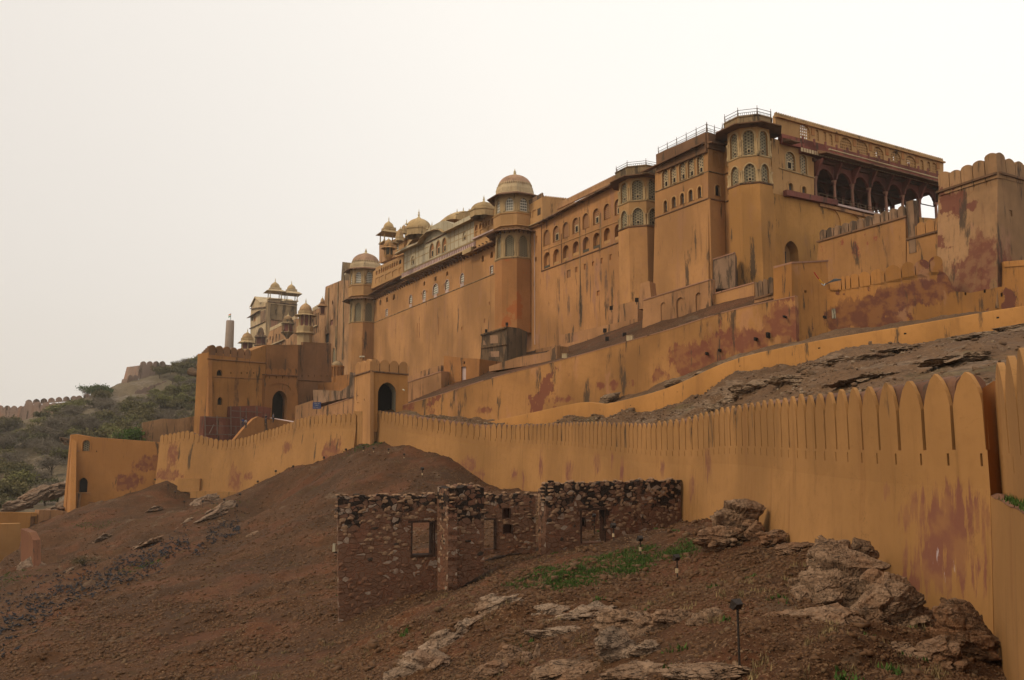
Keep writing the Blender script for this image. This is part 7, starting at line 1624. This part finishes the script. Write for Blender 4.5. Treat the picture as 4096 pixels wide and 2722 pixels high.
farwall('far_bastion','stub of far wall on the hilltop next to the gatehouse',768,395,820,398,[(1085,400),(1170,400),(1170,330),(1115,328),(1095,345)],(1115,330),(1170,332),1.6,2.4,8)
farwall('fort_wall','broken notched wall across the far hillside above the thin red wall',540,345,750,358,[(770,560),(1070,470),(1070,455),(960,470),(905,475),(840,500),(770,530)],(770,532),(960,470),1.6,2.4,1.5)
# ================================================================== scrub trees on the far hill
def crown_proto(name, label, cat, leafc, leafc2, H, Wd_, nleaf, seed, leaf=.3, bare=False, group=None):
    rs = np.random.RandomState(seed); t = thing(name, label, cat, Vector((0,0,0)), group); m = MB()
    tr = flat('bark_%d'%seed,(.07,.05,.035),.9); 
    top = Vector((rs.uniform(-.3,.3),rs.uniform(-.3,.3),H*.45)); m.tube([Vector((0,0,-.6)),top*.5+Vector((.1,0,0)),top],[.22,.16,.12],6)
    tips = []
    for i in range(9):
        a = rs.uniform(0,6.28); e = Vector((math.cos(a)*Wd_*.42*rs.uniform(.5,1),math.sin(a)*Wd_*.42*rs.uniform(.5,1),H*rs.uniform(.55,.95))); s0 = top*rs.uniform(.4,1); m.tube([s0,s0.lerp(e,.5)+Vector((0,0,.2)),e],[.09,.06,.02],5); tips.append(e)
    m.build('trunk', tr, t)
    n = nleaf; cl = np.array([tuple(e) for e in tips]+[(rs.normal(0,Wd_*.25),rs.normal(0,Wd_*.25),H*rs.uniform(.5,.95)) for _ in range(10)])
    c = cl[rs.randint(0,len(cl),n)]; P = c+rs.normal(0,1,(n,3))*np.array([Wd_*.11,Wd_*.11,H*.09])
    a = rs.normal(size=(n,3)); a /= np.linalg.norm(a,axis=1)[:,None]; b = np.cross(a,rs.normal(size=(n,3))); b /= np.linalg.norm(b,axis=1)[:,None]; L = leaf*rs.uniform(.5,1.3,n)[:,None]; k = .12 if bare else .55
    v = np.stack([P-a*L,P+b*L*k,P+a*L,P-b*L*k],1).reshape(-1,3); f = np.arange(4*n).reshape(-1,4)
    me = bpy.data.meshes.new('crown'); me.from_pydata(v.tolist(),[],f.tolist()); lt = NT('leaves_%d'%seed); g = lt.n('NewGeometry'); lt.done(lt.mix(g.outputs['Random Per Island'],leafc,leafc2)); me.materials.append(lt.m); o = bpy.data.objects.new('crown',me); COL.objects.link(o); o.parent = t
    return t
protos = [crown_proto('scrub_tree','olive brown scrub tree among many on the far hillside','tree',(.085,.070,.028),(.14,.115,.048),4.6,6.4,1300,1,.34,group='olive brown scrub trees on the far hillside'),
 crown_proto('scrub_tree','grey brown nearly leafless scrub tree on the far hillside','tree',(.11,.085,.06),(.16,.13,.095),4.4,6.4,1500,2,.45,True,group='nearly leafless scrub trees on the far hillside'),
 crown_proto('scrub_tree','yellow green scrub tree on the far hillside','tree',(.115,.108,.036),(.175,.16,.055),4.4,5.6,1200,3,.32,group='yellow green scrub trees on the far hillside'),
 crown_proto('scrub_tree','low dull green scrub bush on the far hillside','tree',(.08,.072,.035),(.12,.105,.052),3.0,5.0,1000,4,.3,group='low dull green scrub bushes on the far hillside')]
rs = np.random.RandomState(21); used = [0]*4; sky_ = lambda px: np.interp(px,[0,100,250,350,550,650,800],[1690,1685,1655,1600,1535,1490,1450])
rows = []
for i in range(900):
    px = rs.uniform(-60,830); py = rs.uniform(sky_(px)+6, 2090 if px < 270 else 1800)
    if vnoise(np.array([px/110.]),np.array([py/45.]),5)[0] < -.16: continue
    if py > 1960 and rs.rand() > .25: continue
    rows.append((px,py))
rows = rows[:285]
for px,py in rows:
    h = hill_hit(px,py); r_ = rs.rand(); g_ = .5+.5*math.sin(px/70+py/45)
    k = 2 if (r_ < .38 and g_ > .5) else (1 if r_ < .5 else (3 if r_ < .72 else 0)); s_ = rs.uniform(.65,1.25)
    p = Vector((h.x+rs.uniform(-2,2),h.y+rs.uniform(-2,2),h.z-.2))
    if used[k] == 0: protos[k].location = p; protos[k].scale = (s_,)*3
    else: dup(protos[k], p, rs.uniform(0,6.28), scale=s_)
    used[k] += 1
t = crown_proto('broad_tree','dark green broad tree on the skyline of the far hill','tree',(.05,.07,.022),(.085,.11,.035),6.0,9.5,3600,9,.36); h = hill_hit(388,1590); t.location = h-Vector((0,0,1))
t = crown_proto('green_bush','bright green bush behind the corner bastion wall','bush',(.04,.07,.012),(.07,.11,.022),4,6,2500,10,.2); t.location = at(555,1752,152)-Vector((0,0,2.6))
t = crown_proto('green_bush','small bright green bush on the rocky bank outside the corner bastion','bush',(.07,.11,.015),(.10,.15,.03),2.2,4,1500,12,.18); t.location = hill_hit(180,2025)
for x,y,l in [(560,2235,'dry brown bush on the slope near the pigeons')]: 
    t = crown_proto('dry_bush',l,'bush',(.06,.045,.02),(.10,.075,.035),1.0,3.2,1200,14,.12,True); t.location = ground_hit(330,2270)
outcrop('smooth grey rock slabs on the bank outside the corner bastion', [(120,1990,150,150,60,4,.8,.5),(220,1960,155,120,50,4,.8,.5),(60,2020,148,120,50,4,.7,.4),(250,2030,150,60,70,3,.7,.6)], M['rock_grey'], 90)
outcrop('dark rock bank rising behind the outwork walls', [(150,2060,141,160,40,5,.7,.4),(40,2080,139,120,30,4,.7,.3)], M['rock_grey'], 91)
# ================================================================== people by the gatehouse road, banner and plaque
def person(label, px, py_head, Y, shirt, trous, turn=0.0, reach=False):
    h = at(px, py_head, Y); H = 1.68; base = Vector((h.x,h.y,h.z-H+.1)); t = thing('person', label, 'person', base)
    def skin(name, V, E, Rr, mat, sub=2):
        me = bpy.data.meshes.new(name); me.from_pydata(V,E,[]); o = bpy.data.objects.new(name,me); COL.objects.link(o); o.parent = t; me.materials.append(mat)
        md = o.modifiers.new('skin','SKIN'); 
        for i,r in enumerate(Rr): me.skin_vertices[0].data[i].radius = (r,r*.8)
        me.skin_vertices[0].data[0].use_root = True; s_ = o.modifiers.new('sub','SUBSURF'); s_.levels = 1; s_.render_levels = sub; return o
    V = [(0,0,.92),(0,0,1.12),(0,.0,1.35),(0,.01,1.47),(0,0,1.56),(0,.0,1.66),(.17,0,1.38),(.24,.04,1.12),(.2,-.08,.88),(.19,-.12,.80),(-.17,0,1.38),(-.24,.04,1.12),(-.2,-.08,.88),(-.19,-.12,.80),(.1,0,.86),(.11,-.03,.48),(.11,.03,.08),(.11,-.12,.03),(-.1,0,.86),(-.11,.02,.48),(-.11,.08,.08),(-.11,-.06,.03)]
    E = [(0,1),(1,2),(2,3),(3,4),(4,5),(2,6),(6,7),(7,8),(8,9),(2,10),(10,11),(11,12),(12,13),(0,14),(14,15),(15,16),(16,17),(0,18),(18,19),(19,20),(20,21)]
    Rr = [.14,.13,.15,.055,.09,.085,.06,.045,.032,.035,.06,.045,.032,.035,.085,.06,.042,.035,.085,.06,.042,.035]
    skin('body',V,E,Rr,flat('skin_tone',(.22,.12,.07),.6))
    skin('shirt',[V[i] for i in (0,1,2,6,7,10,11)],[(0,1),(1,2),(2,3),(3,4),(2,5),(5,6)],[.17,.16,.17,.08,.06,.08,.06],flat('shirt_'+label[:6],shirt,.9))
    skin('trousers',[V[i] for i in (0,14,15,16,18,19,20)],[(0,1),(1,2),(2,3),(0,4),(4,5),(5,6)],[.16,.11,.085,.07,.11,.085,.07],flat('trousers_'+label[:6],trous,.9))
    m = MB(); m.lathe((base.x,base.y+.015,base.z+1.60),[(.105,0),(.112,.06),(.09,.12),(.04,.155),(.001,.16)],10); m.build('hair',M['iron'],t,smooth=True); t.rotation_euler = (0,0,turn); return t
person('person in a dark blue shirt seen over the rampart in front of the gatehouse door',972,1674,133,(.03,.05,.12),(.05,.05,.06),.5)
person('person in a pale shirt walking just behind the blue-shirted one',984,1678,135,(.35,.33,.32),(.04,.04,.05),1.2)
person('person in black near the blue sign, head above the small merlons',1064,1660,133,(.02,.02,.025),(.05,.04,.04),-.6)
person('person in a grey shirt by the foot of the approach wall',1094,1656,134,(.12,.12,.14),(.03,.03,.04),2.0)
k = thing('torn_banner','torn red, yellow and white streamer caught on the bastion merlons','banner',at(*cE(170,1290),73.0)); q=lambda x,y,d=73.0: at(*cE(x,y),d)
def ribbon(name,pts,w,col):
    m=MB(); 
    for a,b in zip(pts[:-1],pts[1:]): A,B=q(*a),q(*b); m.bar(A,B,w,.03)
    m.build(name,flat('banner_'+name,col,.8,0,.05),k)
ribbon('red_strip',[(98,1202),(115,1228),(132,1250)],.16,(.40,.03,.02)); ribbon('yellow_strip',[(132,1250),(150,1272),(168,1284)],.24,(.65,.35,.03)); ribbon('white_strip',[(150,1282),(168,1296),(172,1278)],.18,(.6,.6,.58))
m=MB(); a,b,c_,d,e=q(172,1285),q(200,1270),q(232,1250,73.4),q(288,1250,73.6),q(250,1246,73.6); m.add([a,b,c_,d,e,a+Vector((0,.05,-.12)),b+Vector((0,.05,-.1)),c_+Vector((0,.05,-.25)),d+Vector((0,.05,-.1))],[(0,1,6,5),(1,2,7,6),(2,3,8,7),(2,4,3)]); m.build('grey_cloth',flat('grey_cloth',(.10,.10,.10),.9),k)
k = thing('plaque','small white plaque on the red-stained bastion wall','plaque',BF.P(*BF.uz(*cE(235,1490)))); u,z=BF.uz(*cE(235,1490)); MB().box(BF,u-.17,u+.17,z-.48,z+.48,.0,.06).build('panel',M['marble'],k)
# ================================================================== dusty air
hz = MB(); hz.add([(-700,-60,-71),(700,-60,-71),(700,900,-71),(-700,900,-71),(-700,-60,130),(700,-60,130),(700,900,130),(-700,900,130)],[(0,3,2,1),(4,5,6,7),(0,1,5,4),(1,2,6,5),(2,3,7,6),(3,0,4,7)])
hm = bpy.data.materials.new('dusty_air'); hm.use_nodes = True; hn = hm.node_tree; hn.nodes.clear(); ho = hn.nodes.new('ShaderNodeOutputMaterial'); hv = hn.nodes.new('ShaderNodeVolumePrincipled')
hv.inputs['Density'].default_value = .0002; hv.inputs['Color'].default_value = (.95,.90,.82,1); hv.inputs['Anisotropy'].default_value = .2; hn.links.new(hv.outputs[0], ho.inputs['Volume'])
tag(hz.build('haze', hm), kind='stuff')
